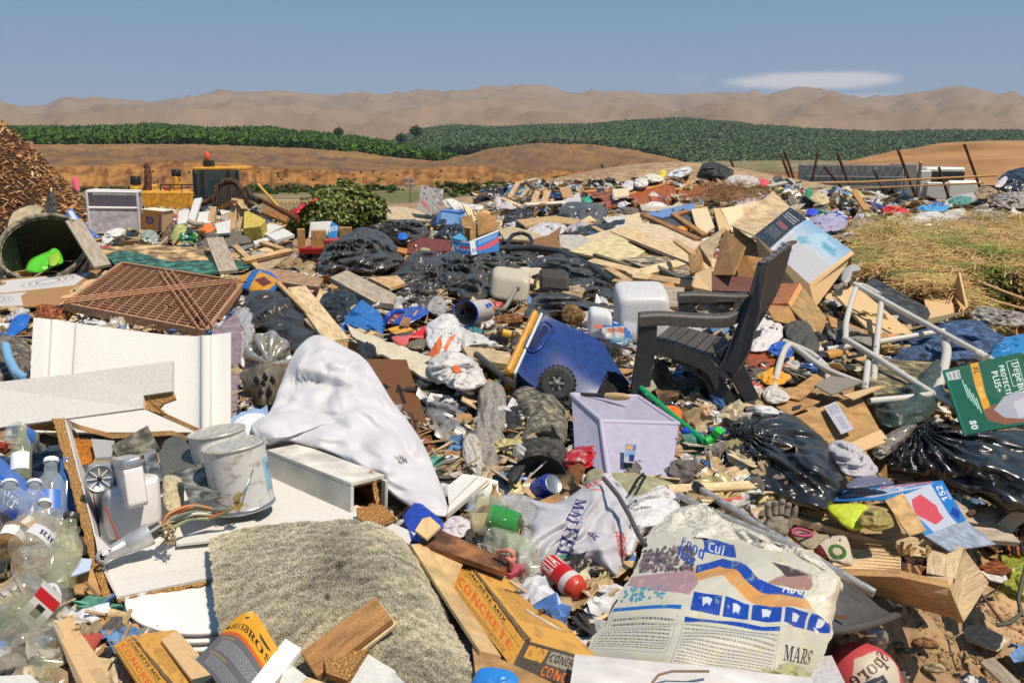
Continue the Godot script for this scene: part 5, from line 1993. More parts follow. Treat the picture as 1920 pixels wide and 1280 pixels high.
func make_front() -> void:
	var cm := lin(.335,.315,.235,.95,{tex="tuftc",s=4,bump="tuft",bs=1.6,rim=.3})
	cloth("carpet_offcut","sage green carpet offcut draped over the cabinet floor","carpet",[
		[[388,1012,2.16],[470,988,2.2],[600,976,2.18],[690,978,2.16],[740,1000,2.12],[762,1030,2.08]],
		[[394,1060,2],[480,1050,2],[600,1040,1.98],[700,1040,1.95],[770,1060,1.95],[810,1100,1.96]],
		[[402,1140,1.86],[490,1140,1.82],[600,1130,1.8],[700,1130,1.77],[790,1150,1.77],[850,1180,1.8]],
		[[415,1220,1.74],[500,1220,1.7],[600,1215,1.68],[700,1215,1.64],[800,1220,1.64],[880,1240,1.67]],
		[[430,1330,1.62],[520,1330,1.58],[620,1330,1.56],[700,1330,1.52],[800,1330,1.52],[900,1330,1.55]]],150,120,cm,{amp=.006,f=30,thick=.012,jag=.006})
	var tuft := MB.new()
	for k in 5:
		var a := TAU * k / 5
		tuft.tri(Vector3(cos(a) * .3,0,sin(a) * .3),Vector3(cos(a + 1) * .3,0,sin(a + 1) * .3),Vector3(cos(a) * .5,1,sin(a) * .5),Vector3(cos(a),.3,sin(a)))
	var tm := tuft.mesh(Vector3.ZERO)
	tm.surface_set_material(0,lin(1,1,1,.95,{vc=true}))
	var carpet: MeshInstance3D = get_node("carpet_offcut")
	var arr := carpet.mesh.surface_get_arrays(0)
	var vs: PackedVector3Array = arr[Mesh.ARRAY_VERTEX]
	var ns: PackedVector3Array = arr[Mesh.ARRAY_NORMAL]
	var w := []
	var c := []
	var nu := 151
	for j in 120:
		for i in 150:
			var s := j * nu + i
			for rep in 5:
				var u := rng.randf()
				var v := rng.randf()
				var p := vs[s].lerp(vs[s + 1],u).lerp(vs[s + nu].lerp(vs[s + nu + 1],u),v)
				var n := ns[s]
				var x := n.cross(Vector3(rng.randfn(),rng.randfn(),rng.randfn())).normalized()
				var tilt := (n + x * rg(-.6,.6)).normalized()
				var k := .0026 * rg(.7,1.5)
				w.append(Transform3D(Basis(x * k,tilt * .0042 * rg(.5,1.4),x.cross(tilt) * k),p))
				var wp0 := p + carpet.position
				var q := to_px(wp0)
				var g := rg(.65,1.25) * (1.0 + .35 * nz_big.get_noise_3dv(wp0 * 6))
				var soil := smoothstep(120,10,Vector2(q.x - 640,(q.y - 1070) * 1.1).length()) * .30 + smoothstep(14,2,Vector2(q.x - 637,q.y - 1062).length()) * .5 + smoothstep(9,2,Vector2(q.x - 614,q.y - 1120).length()) * .6
				g *= 1.0 - clampf(soil,.0,.85)
				c.append(Color(.74 * g,.675 * g,.52 * g))
	many("carpet_pile",tm,w,c,"stuff",carpet)
	var blk := lin(.46,.235,.085,.55,{tex="wood",tri=false,s=3.5,sy=5.0})
	var mb := MB.new()
	var cc := corner(Vector2(592,1268),1.58,Vector2(735,1158),Vector2(562,1222),Vector2(597,1279),1.12,1.04,1)
	var o := thing("wood_block","oak coloured wooden block with grooved edge lying on the carpet","",cc[0])
	mb.box(cc[0],cc[1],cc[2],(cc[1].cross(cc[2]).normalized() * (.016 if cc[1].cross(cc[2]).y < 0 else -.016)),.002)
	part("face_board",mb,blk,o)
	mb = MB.new()
	var nn: Vector3 = cc[1].cross(cc[2]).normalized() * (1.0 if cc[1].cross(cc[2]).y < 0 else -1)
	mb.box(cc[0] + nn * .017 - cc[2] * .03 + cc[1] * .01,cc[1] * 1.01,cc[2] * 1,nn * .008,.001)
	part("back_board",mb,m_pine,o)
	board("white_lath","bright white lath leaning at the bottom beside the wood block","lath",[[535,1197,1.62],[565,1216,1.6],[490,1310,1.5],[455,1300,1.5]],.012,lin(.86,.85,.82,.5))
	for q in [[[[606,1230,1.66],[688,1216,1.66],[650,1275,1.58],[612,1262,1.6]],m_chip,"orange brown board showing under the wood block"],[[[690,1226,1.62],[742,1258,1.58],[726,1300,1.5],[655,1282,1.54]],m_white,"cream tile piece right of the wood block"],[[[538,1240,1.6],[575,1268,1.55],[545,1300,1.5],[520,1290,1.5]],m_white,"small white offcut left of the wood block"],[[[556,1262,1.57],[640,1290,1.53],[630,1310,1.5],[545,1300,1.5]],m_pine,"pine offcut under the wood block's lower end"],[[[734,1258,1.56],[765,1284,1.5],[740,1310,1.48],[715,1300,1.5]],m_white,"narrow cream offcut at the bottom right of the cream tile"]]:
		board("offcut",q[2],"offcut",q[0],.012,q[1])
	var im := paper("saw",384,512,Color(.46,.45,.46))
	rec(im,[0,0,384,170],.93,.68,.14)
	rec(im,[0,170,384,26],.92,.42,.10)
	write(im,"BUCKBROS",Vector2(60,140),40,Color(.10,.07,.04),.0,true)
	for k in 14:
		poly(im,pvb([Vector2(28,120) + Vector2.from_angle(TAU * k / 14) * 20,Vector2(28,120) + Vector2.from_angle(TAU * (k + 1) / 14) * 20,Vector2(28,120)]),Color(.12,.08,.05))
	pol(im,[150,40,220,40,200,60,170,60],.25,.2,.16)
	pol(im,[300,60,360,60,340,80,310,80],.25,.2,.16)
	rows_of_text(im,Rect2i(40,215,140,22),2,Color(.9,.75,.2),3)
	rows_of_text(im,Rect2i(60,245,300,100),8,Color(.75,.75,.75),5)
	rows_of_text(im,Rect2i(40,365,160,22),2,Color(.9,.75,.2),7)
	rows_of_text(im,Rect2i(60,395,300,90),7,Color(.72,.72,.72),6)
	cloth("packaging_card","grey and yellow tool packaging card standing at the bottom","card",[[[440,1160,1.6],[462,1148,1.6],[480,1152,1.6],[522,1218,1.55]],[[365,1236,1.58],[392,1262,1.55],[420,1300,1.5],[480,1380,1.42]]],30,16,print_mat("saw_card",im,.45),{amp=.004,thick=.002})
	var dm := lin(.74,.70,.68,.35)
	var disc_words := ["topmost white round board of the stack under the cabinet","second white round board from the top of the stack","third white round board from the top of the stack","lowest round board of the stack, with a tan rim"]
	for i in 4:
		var cx := 405.0 - i * 3.0
		var cy := 1100.0 + i * 15.0
		mb = MB.new()
		var ct := pt(cx,cy,2.03 - i * .004)
		var axis := Vector3(.03,1,.02).normalized()
		var r := .185 - i * .001
		mb.lathe([[.0,.0],[r * .82,.0],[r * .9,-.004],[r * .985,-.003],[r,-.007],[r * .985,-.012],[r * .85,-.016],[.0,-.016]],ct,axis,56)
		solo("round_board",disc_words[i],"round board",mb,dm if i < 3 else lin(.66,.50,.30,.6),"stack of round boards under the cabinet")
	o = thing("cardboard_box","open brown cardboard box under the cabinet's lower corner","",pt(170,1240,1.75))
	for q in [[[[97,1166,1.84],[130,1157,1.87],[205,1262,1.62],[180,1330,1.5],[140,1275,1.62]],"side_wall"],[[[132,1152,1.9],[212,1120,2.02],[260,1130,2.05],[210,1260,1.72]],"back_wall"],[[[140,1256,1.66],[190,1252,1.62],[235,1330,1.48],[180,1330,1.5]],"flap"]]:
		mb = MB.new()
		mb.slab(wps(q[0]),.005,eye)
		part(q[1],mb,m_card,o)
	board("cardboard_piece","dark brown cardboard piece between bottles and cabinet corner","cardboard",[[130,1078,2.08],[172,1064,2.12],[190,1115,2.05],[140,1112,2.02]],.005,m_cardd)
	im = paper("cem",512,256,Color(.86,.62,.22))
	wear(im,.25,Color(.62,.46,.24),.03,5)
	write(im,"CONCRETE MIX",Vector2(20,70),36,Color(.13,.10,.06))
	rec(im,[10,84,492,4],.2,.16,.1)
	write(im,"CONCRETE",Vector2(20,190),64,Color(.85,.38,.06))
	rows_of_text(im,Rect2i(30,214,420,32),3,Color(.3,.24,.14))
	var side := print_mat("cement_side",im,.75)
	im = paper("cem2",256,512,Color(.88,.66,.30))
	wear(im,.3,Color(.70,.52,.28),.012,8)
	rows_of_text(im,Rect2i(40,190,180,200),18,Color(.58,.42,.20))
	rec(im,[150,110,50,26],.5,.36,.18)
	rec(im,[153,113,44,20],.88,.66,.30)
	var topm := print_mat("cement_top",im,.75)
	im = paper("cem3",512,128,Color(.33,.28,.22))
	rec(im,[40,14,130,60],.86,.62,.24)
	rec(im,[190,14,300,56],.62,.58,.50)
	write(im,"CONCRETE MIX",Vector2(200,56),32,Color(.15,.12,.08))
	write(im,"CONCRETE",Vector2(180,122),44,Color(.88,.45,.08))
	wear(im,.3,Color(.25,.2,.15),.03,6)
	var endm := print_mat("cement_end",im,.75)
	for q in [["yellow concrete mix bag box lying right of the carpet",[[872,1047,2.13],[968,1078,2.1],[1128,1240,1.73],[985,1200,1.76]],[[845,1102,2],[960,1250,1.68]],[1105,1300,1.6]],["yellow concrete mix box under the stack of round boards",[[245,1190,1.8],[330,1180,1.85],[405,1262,1.66],[330,1300,1.58]],[[212,1210,1.72],[290,1330,1.5]],[360,1340,1.48]]]:
		var T: Array = q[1]
		var a := wp(T[0])
		var b := wp(T[1])
		var c1 := wp(T[2])
		var d := wp(T[3])
		var e := wp(q[2][0])
		var f := wp(q[2][1])
		var gg := wp(q[3])
		o = thing("concrete_mix_box",q[0],"cement box",(a + b + c1 + d) / 4 - Vector3(0,.1,0),"yellow concrete mix boxes")
		panel(o,"top_face",a,b,c1,d,.004,topm,eye,true)
		panel(o,"long_side",a,d,f,e,.004,side,eye,true)
		panel(o,"end_face",d,c1,gg,f,.004,endm,eye,true)
		panel(o,"far_side",b,c1,c1 + (f - d),b + (e - a),.004,m_card,eye)
		mb = MB.new()
		sheet(mb,[[[T[0][0] - 2,T[0][1],T[0][2] - .005],[T[3][0] - 2,T[3][1],T[3][2] - .005]],[[T[0][0] + 6,T[0][1] + 3,T[0][2] - .01],[T[3][0] + 12,T[3][1] - 2,T[3][2] - .01]]],24,3,{amp=.004,f=40,jag=.003,thick=.002})
		part("grey_seam",mb,mat("6f5d45",.8),o)
	board("cardboard_sheet","tan cardboard sheet between carpet and concrete mix box","cardboard",[[770,1020,2.16],[800,1018,2.2],[870,1052,2.15],[850,1100,2.04],[940,1230,1.74],[900,1220,1.72],[840,1130,1.9]],.006,lin(.62,.42,.20,.85,grime(1.5)))
	board("brown_board","reddish brown hardboard strip above the concrete mix box","board",[[808,985,2.3],[958,1052,2.16],[945,1072,2.1],[786,1018,2.2]],.012,lin(.30,.125,.04,.7,stain(2)),"",.965)
	board("torn_cardboard","dark torn cardboard under the concrete mix box at the bottom","cardboard",[[885,1210,1.76],[910,1222,1.74],[1060,1290,1.6],[1060,1330,1.52],[900,1330,1.52]],.006,m_cardd)
	bag("blue_tub","bright blue plastic tub rim at the bottom edge","tub",[[880,1300],[895,1258],[920,1250],[955,1256],[975,1275],[985,1310],[930,1330]],1.55,1.6,mat("2e86d8",.35),{bulge=.04,amp=.006,kind="soft"})
	board("blue_carton","blue carton corner with orange flap left of the brown hardboard","carton",[[756,968,2.36],[776,942,2.42],[790,944,2.42],[830,975,2.3],[824,995,2.27],[790,1020,2.2],[772,1008,2.22]],.02,mat("2a50c8",.5,grime(6)),"",.97)
	board("orange_flap","grey and orange cardboard flap on the blue carton","flap",[[792,972,2.28],[806,968,2.28],[826,986,2.24],[800,1010,2.2],[778,994,2.23]],.006,lin(.62,.42,.2,.8),"",.955)
	bag("frilly_packet","white and pink crumpled packet right of the blue carton","packet",[[832,1000],[836,976],[850,966],[866,968],[876,985],[872,1000],[856,1006]],2.2,2.32,mat("e0d2d4",.35,crinkle(8)),{bulge=.02,amp=.05,f=14,jit=.03})
	o = thing("grooved_board","white grooved wooden board right of the white sheet's corner","board",pt(875,925,2.5))
	for q in [[[[838,912,2.56],[868,888,2.62],[896,892,2.62],[842,944,2.46]],.0],[[[842,946,2.45],[898,893,2.61],[916,898,2.6],[838,964,2.4]],.0]]:
		one(o,"strip","slab",[wps(q[0],.975),.014,eye],m_white)
	one(o,"wood_edge","slab",[wps([[916,898,2.55],[920,903,2.54],[840,968,2.36],[838,964,2.36]]),.014,eye],m_pine)
	bottle("corked_bottle","upright bottle with cork ball stopper and green label",pt(926,960,2.44),Vector3(.02,1,0),.075,.013,mat("b89860",.3),mat("caa46c",.8),mat("5a9a48",.5),"","bottle")
	var clear := lin(.74,.74,.60,.06,{alpha=.22,spec=.9})
	for q in [[[885,938,940,966],2.4,.036,clear,"clear bottle lying just below the white grooved board"],[[880,985,945,982],2.3,.03,lin(.62,.5,.25,.06,{alpha=.4}),"amber tinted bottle lying left of the green bottle end"],[[915,1015,950,1022],2.18,.036,clear,"clear jar-like bottle below the green bottle end"],[[940,1025,975,1030],2.15,.034,lin(.5,.58,.35,.06,{alpha=.35}),"greenish round bottle beside the feed sack"],[[985,1075,1028,1068],2.05,.03,clear,"clear bottle lying left of the red can"],[[900,960,930,975],2.36,.022,lin(.30,.18,.06,.08,{alpha=.6}),"small brown bottle among the clear ones"]]:
		var a := pt(q[0][0],q[0][1],q[1])
		var e := pt(q[0][2],q[0][3],q[1] + .02)
		bottle("bottle",q[4],a,e - a,(e - a).length() * 1.2 + .05,q[2],q[3],null,null,"glass bottles left of the feed sack")
	mb = MB.new()
	var gb := pt(972,985,2.22)
	mb.lathe([[.0,.008],[.02,.004],[.028,.0],[.030,.006],[.030,.06],[.026,.075]],gb,Vector3(-1,.25,-.3),24)
	solo("green_bottle","green glass bottle end beside the feed sack","bottle",mb,lin(.03,.28,.05,.08,{alpha=.75}))
	o = thing("sandal","pink sandal with straps lying right of the brown hardboard","",pt(960,1065,2.08))
	one(o,"sole","slab",[wps([[940,1072,2.06],[952,1056,2.09],[984,1058,2.09],[986,1066,2.08],[958,1078,2.05]]),.014,eye],mat("b04a58",.6))
	for q in [[[932,1034],[955,1032],[966,1050]],[[936,1042],[955,1048],[960,1062]],[[962,1034],[962,1050],[958,1066]]]:
		one(o,"strap","tube",[spline(pva([pt(q[0][0],q[0][1],2.08),pt(q[1][0],q[1][1],2.05),pt(q[2][0],q[2][1],2.06)]),8),.005,6],mat("d88a78",.5))
	im = paper("can2",256,128,Color(.80,.10,.05))
	rec(im,[0,0,256,14],.9,.88,.85)
	rec(im,[0,114,256,14],.88,.86,.84)
	for k in [20,148]:
		write(im,"MANG-O",Vector2(k - 12,50),26,Color(.95,.92,.88))
		write(im,"RITA",Vector2(k - 4,92),34,Color(.95,.92,.88))
	o = thing("drink_can","red crushed drink can with white lettering before the feed sack","can",pt(1060,1085,2.02))
	mb = MB.new()
	var ca := pt(1028,1058,2.06)
	var cax := pt(1088,1110,1.97) - ca
	var cl := cax.length()
	mb.lathe([[.024,.0],[.028,.008],[.028,cl * .8]],ca,cax,28)
	for i in mb.uv.size():
		mb.uv[i] = Vector2(mb.uv[i].y,mb.uv[i].x * 2) if false else Vector2(mb.uv[i].x * 2,mb.uv[i].y)
	part("can_wall",mb,print_mat("rita",im,.3),o)
	one(o,"can_lid","lathe",[[[.0,.004],[.022,.004],[.024,.0]],ca,cax,28],m_steel)
	one(o,"can_base","lathe",[[[.028,cl * .8],[.024,cl * .92],[.018,cl],[.0,cl]],ca,cax,28],mat("c9402c",.35))
	im = paper("feed",512,512,Color(.80,.79,.82))
	wear(im,.32,Color(.72,.70,.70),.012,4)
	write(im,"MAI",Vector2(245,140),44,Color(.13,.15,.45),1.92,true)
	write(im,"FEED",Vector2(205,275),50,Color(.13,.15,.45),1.95,true)
	for k in [[300,330],[310,345]]:
		write(im,"A",Vector2(k[0],k[1]),30,Color(.2,.2,.45),-.9)
	var red := Color(.88,.22,.12)
	for i in 7:
		im.fill_rect(Rect2i(392 + i * 9,300 + (i % 3) * 12,5,90 - (i % 4) * 12),red)
		im.fill_rect(Rect2i(385 + i * 4,300 + i * 16,40,4),red)
	write(im,"REY",Vector2(290,90),44,red,-.35)
	im.fill_rect(Rect2i(300,100,60,6),red)
	bag("feed_sack","white woven feed sack with blue and red print, left of the dog food bag","sack",[[965,1048],[975,1010],[990,960],[985,938],[1040,945],[1075,925],[1125,898],[1150,905],[1180,945],[1200,985],[1190,1020],[1170,1050],[1160,1085],[1120,1070],[1060,1060],[1010,1062]],2.12,2.55,print_mat("feed_sack",im,.55,{}),{bulge=.16,back=.06,amp=.03,f=4,seg=110,ring=34,dir=Vector2(.4,-1)})
	bag("white_film_sack","white crinkled sack with a dark drawstring, right of the feed sack","sack",[[1125,900],[1140,888],[1185,930],[1240,910],[1270,930],[1282,960],[1260,985],[1210,1000],[1185,1040],[1165,1030],[1180,980],[1150,940]],2.2,2.62,mat("dedbdd",.4,{bump="crinkle",s=4,bs=.5}),{bulge=.06,back=.05,amp=.035,f=5,seg=100,ring=28,dir=Vector2(1,-.3)})
	pole("drawstring","dark grey zip cord running over the white sack","cord",[[1132,896,2.45],[1160,930,2.33],[1180,965,2.25],[1196,1000,2.17],[1210,1022,2.12]],.006,mat("55504f",.6),"",.98)
	bag("clear_bag","clear frilly plastic bag between green bottle and feed sack","plastic film",[[930,935],[960,925],[1000,935],[1040,950],[1010,1000],[985,1040],[1000,1066],[970,1060],[975,1010],[985,975],[960,950]],2.1,2.5,mat("d8d6d0",.15,{alpha=.5,bump="crinkle",s=6.0}),{bulge=.05,amp=.05,f=9.0})
	im = paper("dog",1024,512,Color(.84,.82,.76))
	wear(im,.25,Color(.90,.88,.70),.01,12)
	var bl := Color(.07,.26,.68)
	pol(im,[240,150,420,100,500,110,640,160,1010,150,1010,205,640,230,480,190,430,165,300,200],.88,.62,.30)
	poly(im,pvb([Vector2(300,128),Vector2(420,92),Vector2(500,100),Vector2(600,150),Vector2(1010,130),Vector2(1010,158),Vector2(640,176),Vector2(560,170),Vector2(470,128),Vector2(410,118),Vector2(300,158)]),bl)
	write(im,"ADULT",Vector2(720,154),40,Color(.9,.9,.92),-.05)
	pol(im,[640,150,760,70,980,90,1010,130,720,138],.66,.50,.44)
	pol(im,[640,80,720,72,830,84,720,110],.30,.18,.14)
	for k in 5:
		im.fill_rect(Rect2i(320 + k * 138,226,124,52),bl)
		poly(im,pvb([Vector2(360 + k * 138,238),Vector2(382 + k * 138,234 + k),Vector2(404 + k * 138,240),Vector2(396 + k * 138,262),Vector2(382 + k * 138,254 + k * 3),Vector2(368 + k * 138,266)]),Color(.85,.88,.92))
	var g := RandomNumberGenerator.new()
	g.seed = 8
	for k in 260:
		var e := Vector2(g.randf_range(20,290),g.randf_range(70,150))
		var cr := g.randf_range(.25,.62)
		var rr := g.randf_range(6,11)
		var pl := PackedVector2Array()
		for m in 7:
			pl.append(e + Vector2.from_angle(TAU * m / 7) * Vector2(rr,rr * .8))
		poly(im,pl,Color(cr,cr * .78,cr * .80))
	pol(im,[10,165,290,150,330,200,300,236,150,225,20,200],.72,.56,.58)
	for k in 60:
		im.fill_rect(Rect2i(g.randi_range(20,200),g.randi_range(206,246),10,7),Color(.30,.60,.68))
	write(im,"Food",Vector2(210,62),40,bl,.35)
	write(im,"fine",Vector2(190,100),38,bl,.35)
	poly(im,pvb([Vector2(330,20),Vector2(460,40),Vector2(480,86),Vector2(340,78)]),bl)
	write(im,"Cui",Vector2(350,72),34,Color(.85,.87,.9),.15)
	rec(im,[10,268,270,12],.10,.42,.75)
	rows_of_text(im,Rect2i(30,300,230,120),10,Color(.5,.48,.46),2)
	im.fill_rect(Rect2i(300,292,420,14),bl)
	rows_of_text(im,Rect2i(310,316,400,150),12,Color(.55,.53,.5),3)
	for e in [[20,290,2,140],[268,290,2,140],[300,310,2,170],[718,310,2,170],[20,428,250,2]]:
		im.fill_rect(Rect2i(e[0],e[1],e[2],e[3]),Color(.55,.53,.5))
	write(im,"MARS",Vector2(760,380),46,Color(.22,.2,.2),.0,true)
	rows_of_text(im,Rect2i(740,400,200,60),6,Color(.42,.42,.36),5)
	wear(im,.12,Color(.80,.78,.60),.02,15)
	var dog := print_mat("dog_bag",im,.3,{spec=.6})
	cloth("dog_food_bag","large white dog food bag with blue bands and printed pictures in the foreground","",[
		[[1215,1000,2.2],[1290,985,2.22],[1400,1010,2.2],[1500,1045,2.16],[1560,1065,2.16]],
		[[1190,1060,2.02],[1290,1050,1.98],[1390,1065,1.96],[1490,1095,1.97],[1572,1115,2.05]],
		[[1150,1130,1.88],[1270,1125,1.82],[1380,1135,1.8],[1480,1160,1.82],[1560,1180,1.92]],
		[[1105,1200,1.8],[1250,1205,1.7],[1370,1220,1.68],[1470,1240,1.7],[1535,1250,1.8]],
		[[1100,1245,1.76],[1230,1262,1.66],[1360,1280,1.62],[1460,1290,1.66],[1500,1285,1.75]]],130,100,dog,{amp=.014,f=4,kind="bag",thick=.006,jag=.004})
	bag("bag_top","cream gathered top of the dog food bag with heavy creases","bag",[[1205,1010],[1260,965],[1315,942],[1330,965],[1400,990],[1460,1020],[1530,1040],[1575,1075],[1580,1110],[1520,1090],[1440,1060],[1350,1040],[1280,1015]],2.1,2.36,lin(.72,.68,.58,.32,{bump="crinkle",s=4,bs=.5,tex="grime"}),{bulge=.07,back=.05,amp=.03,f=5,seg=110,ring=30,dir=Vector2(.5,1)})
	bag("bag_side","yellowish gathered side of the dog food bag, at its right end","bag",[[1480,1110],[1540,1070],[1575,1085],[1570,1130],[1562,1170],[1540,1215],[1520,1260],[1480,1270],[1440,1262],[1470,1200]],1.8,2.1,lin(.60,.56,.44,.36,crinkle(3)),{bulge=.07,back=.05,amp=.022,f=5,seg=90,ring=28,dir=Vector2(.3,-1)})
	adopt(get_node("dog_food_bag"),"bag_top","gathered_top")
	adopt(get_node("dog_food_bag"),"bag_side","gathered_end")
	bag("greenish_film","greenish translucent film under the dog food bag's lower edge","plastic film",[[1340,1262],[1400,1240],[1470,1240],[1520,1262],[1500,1310],[1400,1310]],1.62,1.74,mat("b4b080",.25,crinkle(5)),puff(.04,.03))
	board("white_plank","off white plank lying across the bottom edge before the dog food bag","plank",[[1078,1226,1.66],[1300,1247,1.6],[1520,1270,1.6],[1560,1340,1.5],[1060,1340,1.48]],.02,lin(.72,.68,.66,.5,grime(1)),"",1)
	pole("wire_loop","thin brown wire curled on the off white plank","wire",[[1215,1290,1.53],[1235,1265,1.57],[1260,1258,1.58],[1300,1258,1.58],[1330,1258,1.58]],.0022,mat("8a6a50",.6),"",.995)
	board("white_flap","pale torn plastic flap right of the off white plank","flap",[[1500,1270,1.8],[1530,1232,1.9],[1560,1228,1.9],[1590,1290,1.75],[1500,1300,1.7]],.004,mat("cfcdd0",.4,crinkle(4)),"",1)
	im = paper("ball",256,128,Color(.82,.32,.34))
	pol(im,[44,64,60,40,96,38,112,64,96,92,60,92],.85,.80,.72)
	write(im,"Spore",Vector2(50,62),15,Color(.32,.12,.10),.2,true)
	pol(im,[76,68,110,66,100,92,74,92],.20,.20,.26)
	rows_of_text(im,Rect2i(80,72,22,16),4,Color(.8,.78,.76))
	mb = MB.new()
	var bc := pt(1618,1278,2.36)
	mb.lathe([[.004,.096],[.03,.091],[.055,.078],[.078,.055],[.091,.03],[.096,.0],[.091,-.03],[.078,-.055],[.055,-.078],[.004,-.096]],bc,(Vector3.UP * .8 - cb.x * .4 + Vector3(0,0,-.5)).normalized(),40)
	solo("ball","pink ball with cream printed patch at the bottom right","",mb,print_mat("ball_print",im,.5))
	var jar := bottle("glass_jar","clear glass jar with torn label lying on bare dirt",pt(1618,1200,2.55),pt(1665,1188,2.62) - pt(1618,1200,2.55),.10,.042,lin(.62,.56,.42,.06,{alpha=.3,spec=.9}),null,null,"","jar")
	board("jar_label","bluish torn paper label on the glass jar","label",[[1620,1178,2.47],[1648,1172,2.5],[1652,1182,2.48],[1632,1190,2.46]],.001,mat("a9a8c0",.6))
	stick("grey_stick","flat grey wooden stick on the dirt at the lower right corner","stick",[1850,1238,2.75],[1905,1290,2.6],.045,.012,m_woodg,"",.99)
	for q in [[1685,1208,.012],[1700,1222,.018],[1752,1252,.020],[1735,1205,.022],[1745,1212,.012]]:
		var lp := lump(int(q[0]),.25,6,9)
		for i in lp.v.size():
			lp.v[i] = lp.v[i] * Vector3(q[2] * 1.6,q[2] * .5,q[2]) + wp([q[0],q[1]])
		solo("stone",{1685: "pale pebble nearest the glass jar",1700: "flat pale chip right of the jar's foot",1752: "flat grey pebble on the dirt left of the grey stick",1735: "brown clod below the lumber beam's shadow",1745: "small orange chip beside the brown clod"}[q[0]],"stone",lp,mat("c9b088" if q[0] != 1735 else "a5704a",.9,stain(9)))

func make_center() -> void:
	var o: Node3D
	var mb := MB.new()
	var im: Image
	bag("white_sheet","large white woven sheet draped upright in the middle foreground","sheet",[[470,800,2.75],[505,770,2.9],[520,735,3.05],[545,672,3.3],[572,638,3.42],[600,628,3.45],[650,652,3.4],[690,680,3.3],[735,750,3.05],[785,820,2.85],[815,880,2.65],[836,940,2.47],[842,968,2.38],[800,965,2.36],[760,945,2.4],[700,900,2.5],[620,850,2.62],[540,828,2.7],[495,835,2.66]],2.4,3.4,lin(.55,.53,.56,.6,{back=.3}),{bulge=.07,back=.03,amp=.05,f=3.6,kind="cloth",dir=Vector2(.6,1),stretch=.3,seg=130,ring=44,jit=.004})
	bag("white_sheet_end","bunched end of white sheet behind the paint cans","sheet",[[430,806],[446,785],[470,776],[500,780],[520,800],[500,822],[470,826],[440,818]],2.72,2.95,lin(.78,.77,.80,.6,{back=.3}),{bulge=.06,amp=.02,kind="cloth"})
	o = thing("cycle_helmet","silver ribbed cycle helmet lying left of the white sheet","helmet",pt(500,690,3.75))
	var hc := pt(503,682,3.85)
	var hx := (eye - hc).normalized()
	for part_i in 2:
		mb = MB.new()
		var rows := []
		for j in 25:
			var row := pva([])
			var th := PI * .5 * j / 24.0
			for i in 73:
				var ph := TAU * i / 72.0
				var rib := .5 + .5 * cos(ph * 9)
				var r := 1.0 + .10 * (rib - .5) * sin(th) - (.25 if rib < .16 and th > .45 and th < 1.2 else .0)
				var q := Vector3(sin(th) * cos(ph) * .10,sin(th) * sin(ph) * .135,cos(th) * .11) * r
				var X := cb.x
				var Y := hx.cross(X).normalized()
				X = Y.cross(hx).normalized()
				row.append(hc + X * q.x + (Y * .85 + hx * .1).normalized() * q.y + hx * q.z)
			rows.append(row)
		mb.grid(rows,true,false)
		if part_i == 0:
			part("ribbed_shell",mb,lin(.62,.58,.50,.22,{metal=.55,tex="grime",s=6.0}),o)
		else:
			for i in mb.v.size():
				mb.v[i] = hc + (mb.v[i] - hc) * .93
			part("liner",mb,lin(.02,.02,.02,.8),o)
	o = thing("helmet_lower_shell","brownish slotted helmet piece below the silver helmet","helmet",pt(492,745,3.5))
	mb = MB.new()
	sheet(mb,[[[455,690,3.6],[495,685,3.5],[545,690,3.6]],[[452,715,3.55],[492,718,3.42],[535,718,3.55]],[[470,755,3.5],[492,760,3.4],[522,755,3.5]]],30,12,{thick=.01,amp=.01,f=18.0})
	part("shell",mb,mat("877b66",.4,grime(6)),o)
	for q in [[478,712],[494,706],[508,712],[486,735],[502,733]]:
		one(o,"vent","slab",[pva([pt(q[0],q[1] - 8,3.41),pt(q[0] + 5,q[1],3.4),pt(q[0] + 2,q[1] + 9,3.4),pt(q[0] - 4,q[1] + 2,3.41)]),.01,eye],m_bin)
	gbag("dull black bag behind the silver helmet",[[455,570],[470,548],[500,545],[540,552],[560,575],[590,600],[615,640],[620,668],[600,680],[560,670],[530,640],[500,625],[470,610]],3.9,5.3,lin(.035,.032,.028,.36),{bulge=.18,amp=.06,f=5,seg=100,ring=28})
	bag("striped_sack","blue and yellow striped sack left of the brown plank","sack",[[430,520],[455,515],[478,505],[500,508],[520,522],[514,545],[480,552],[462,545],[445,540]],5.5,5.9,(func():
		im = paper("ball2",256,128,Color(.86,.60,.08))
		pol(im,[120,0,160,0,100,128,60,128],.16,.42,.74)
		pol(im,[180,128,256,70,256,110,220,128],.16,.42,.74)
		pol(im,[170,0,256,40,256,60,150,20],.16,.42,.74)
		pol(im,[130,70,180,50,220,80,180,100],.45,.16,.05)
		rec(im,[0,0,50,128],.75,.68,.5)
		return print_mat("stripe_sack",im,.4)).call(),{bulge=.12,amp=.015,kind="soft"})
	board("brown_plank","smooth brown plank end right of the striped sack","plank",[[498,506,6.3],[520,503,6.35],[606,522,5.95],[596,538,5.7],[520,528,5.85]],.025,lin(.42,.25,.125,.7,grime(2)))
	for q in [[[556,540,5.55],[632,640,4.15],.10,m_pine,"pale plank leaning against the dull black bag"],[[520,530,5.6],[602,612,4.5],.025,m_wood,"thin wooden stick left of the pale plank"],[[575,600,4.7],[648,672,3.9],.03,m_wood,"thin dark edged stick under the pale plank"]]:
		stick("plank",q[4],"plank",q[0],q[1],q[2],.02,q[3],"",.95)
	board("weathered_plank","broad weathered plank before the largest black bag","plank",[[618,520,6],[650,506,6.4],[742,552,5.55],[738,570,5.3],[700,565,5.35]],.03,m_woodg)
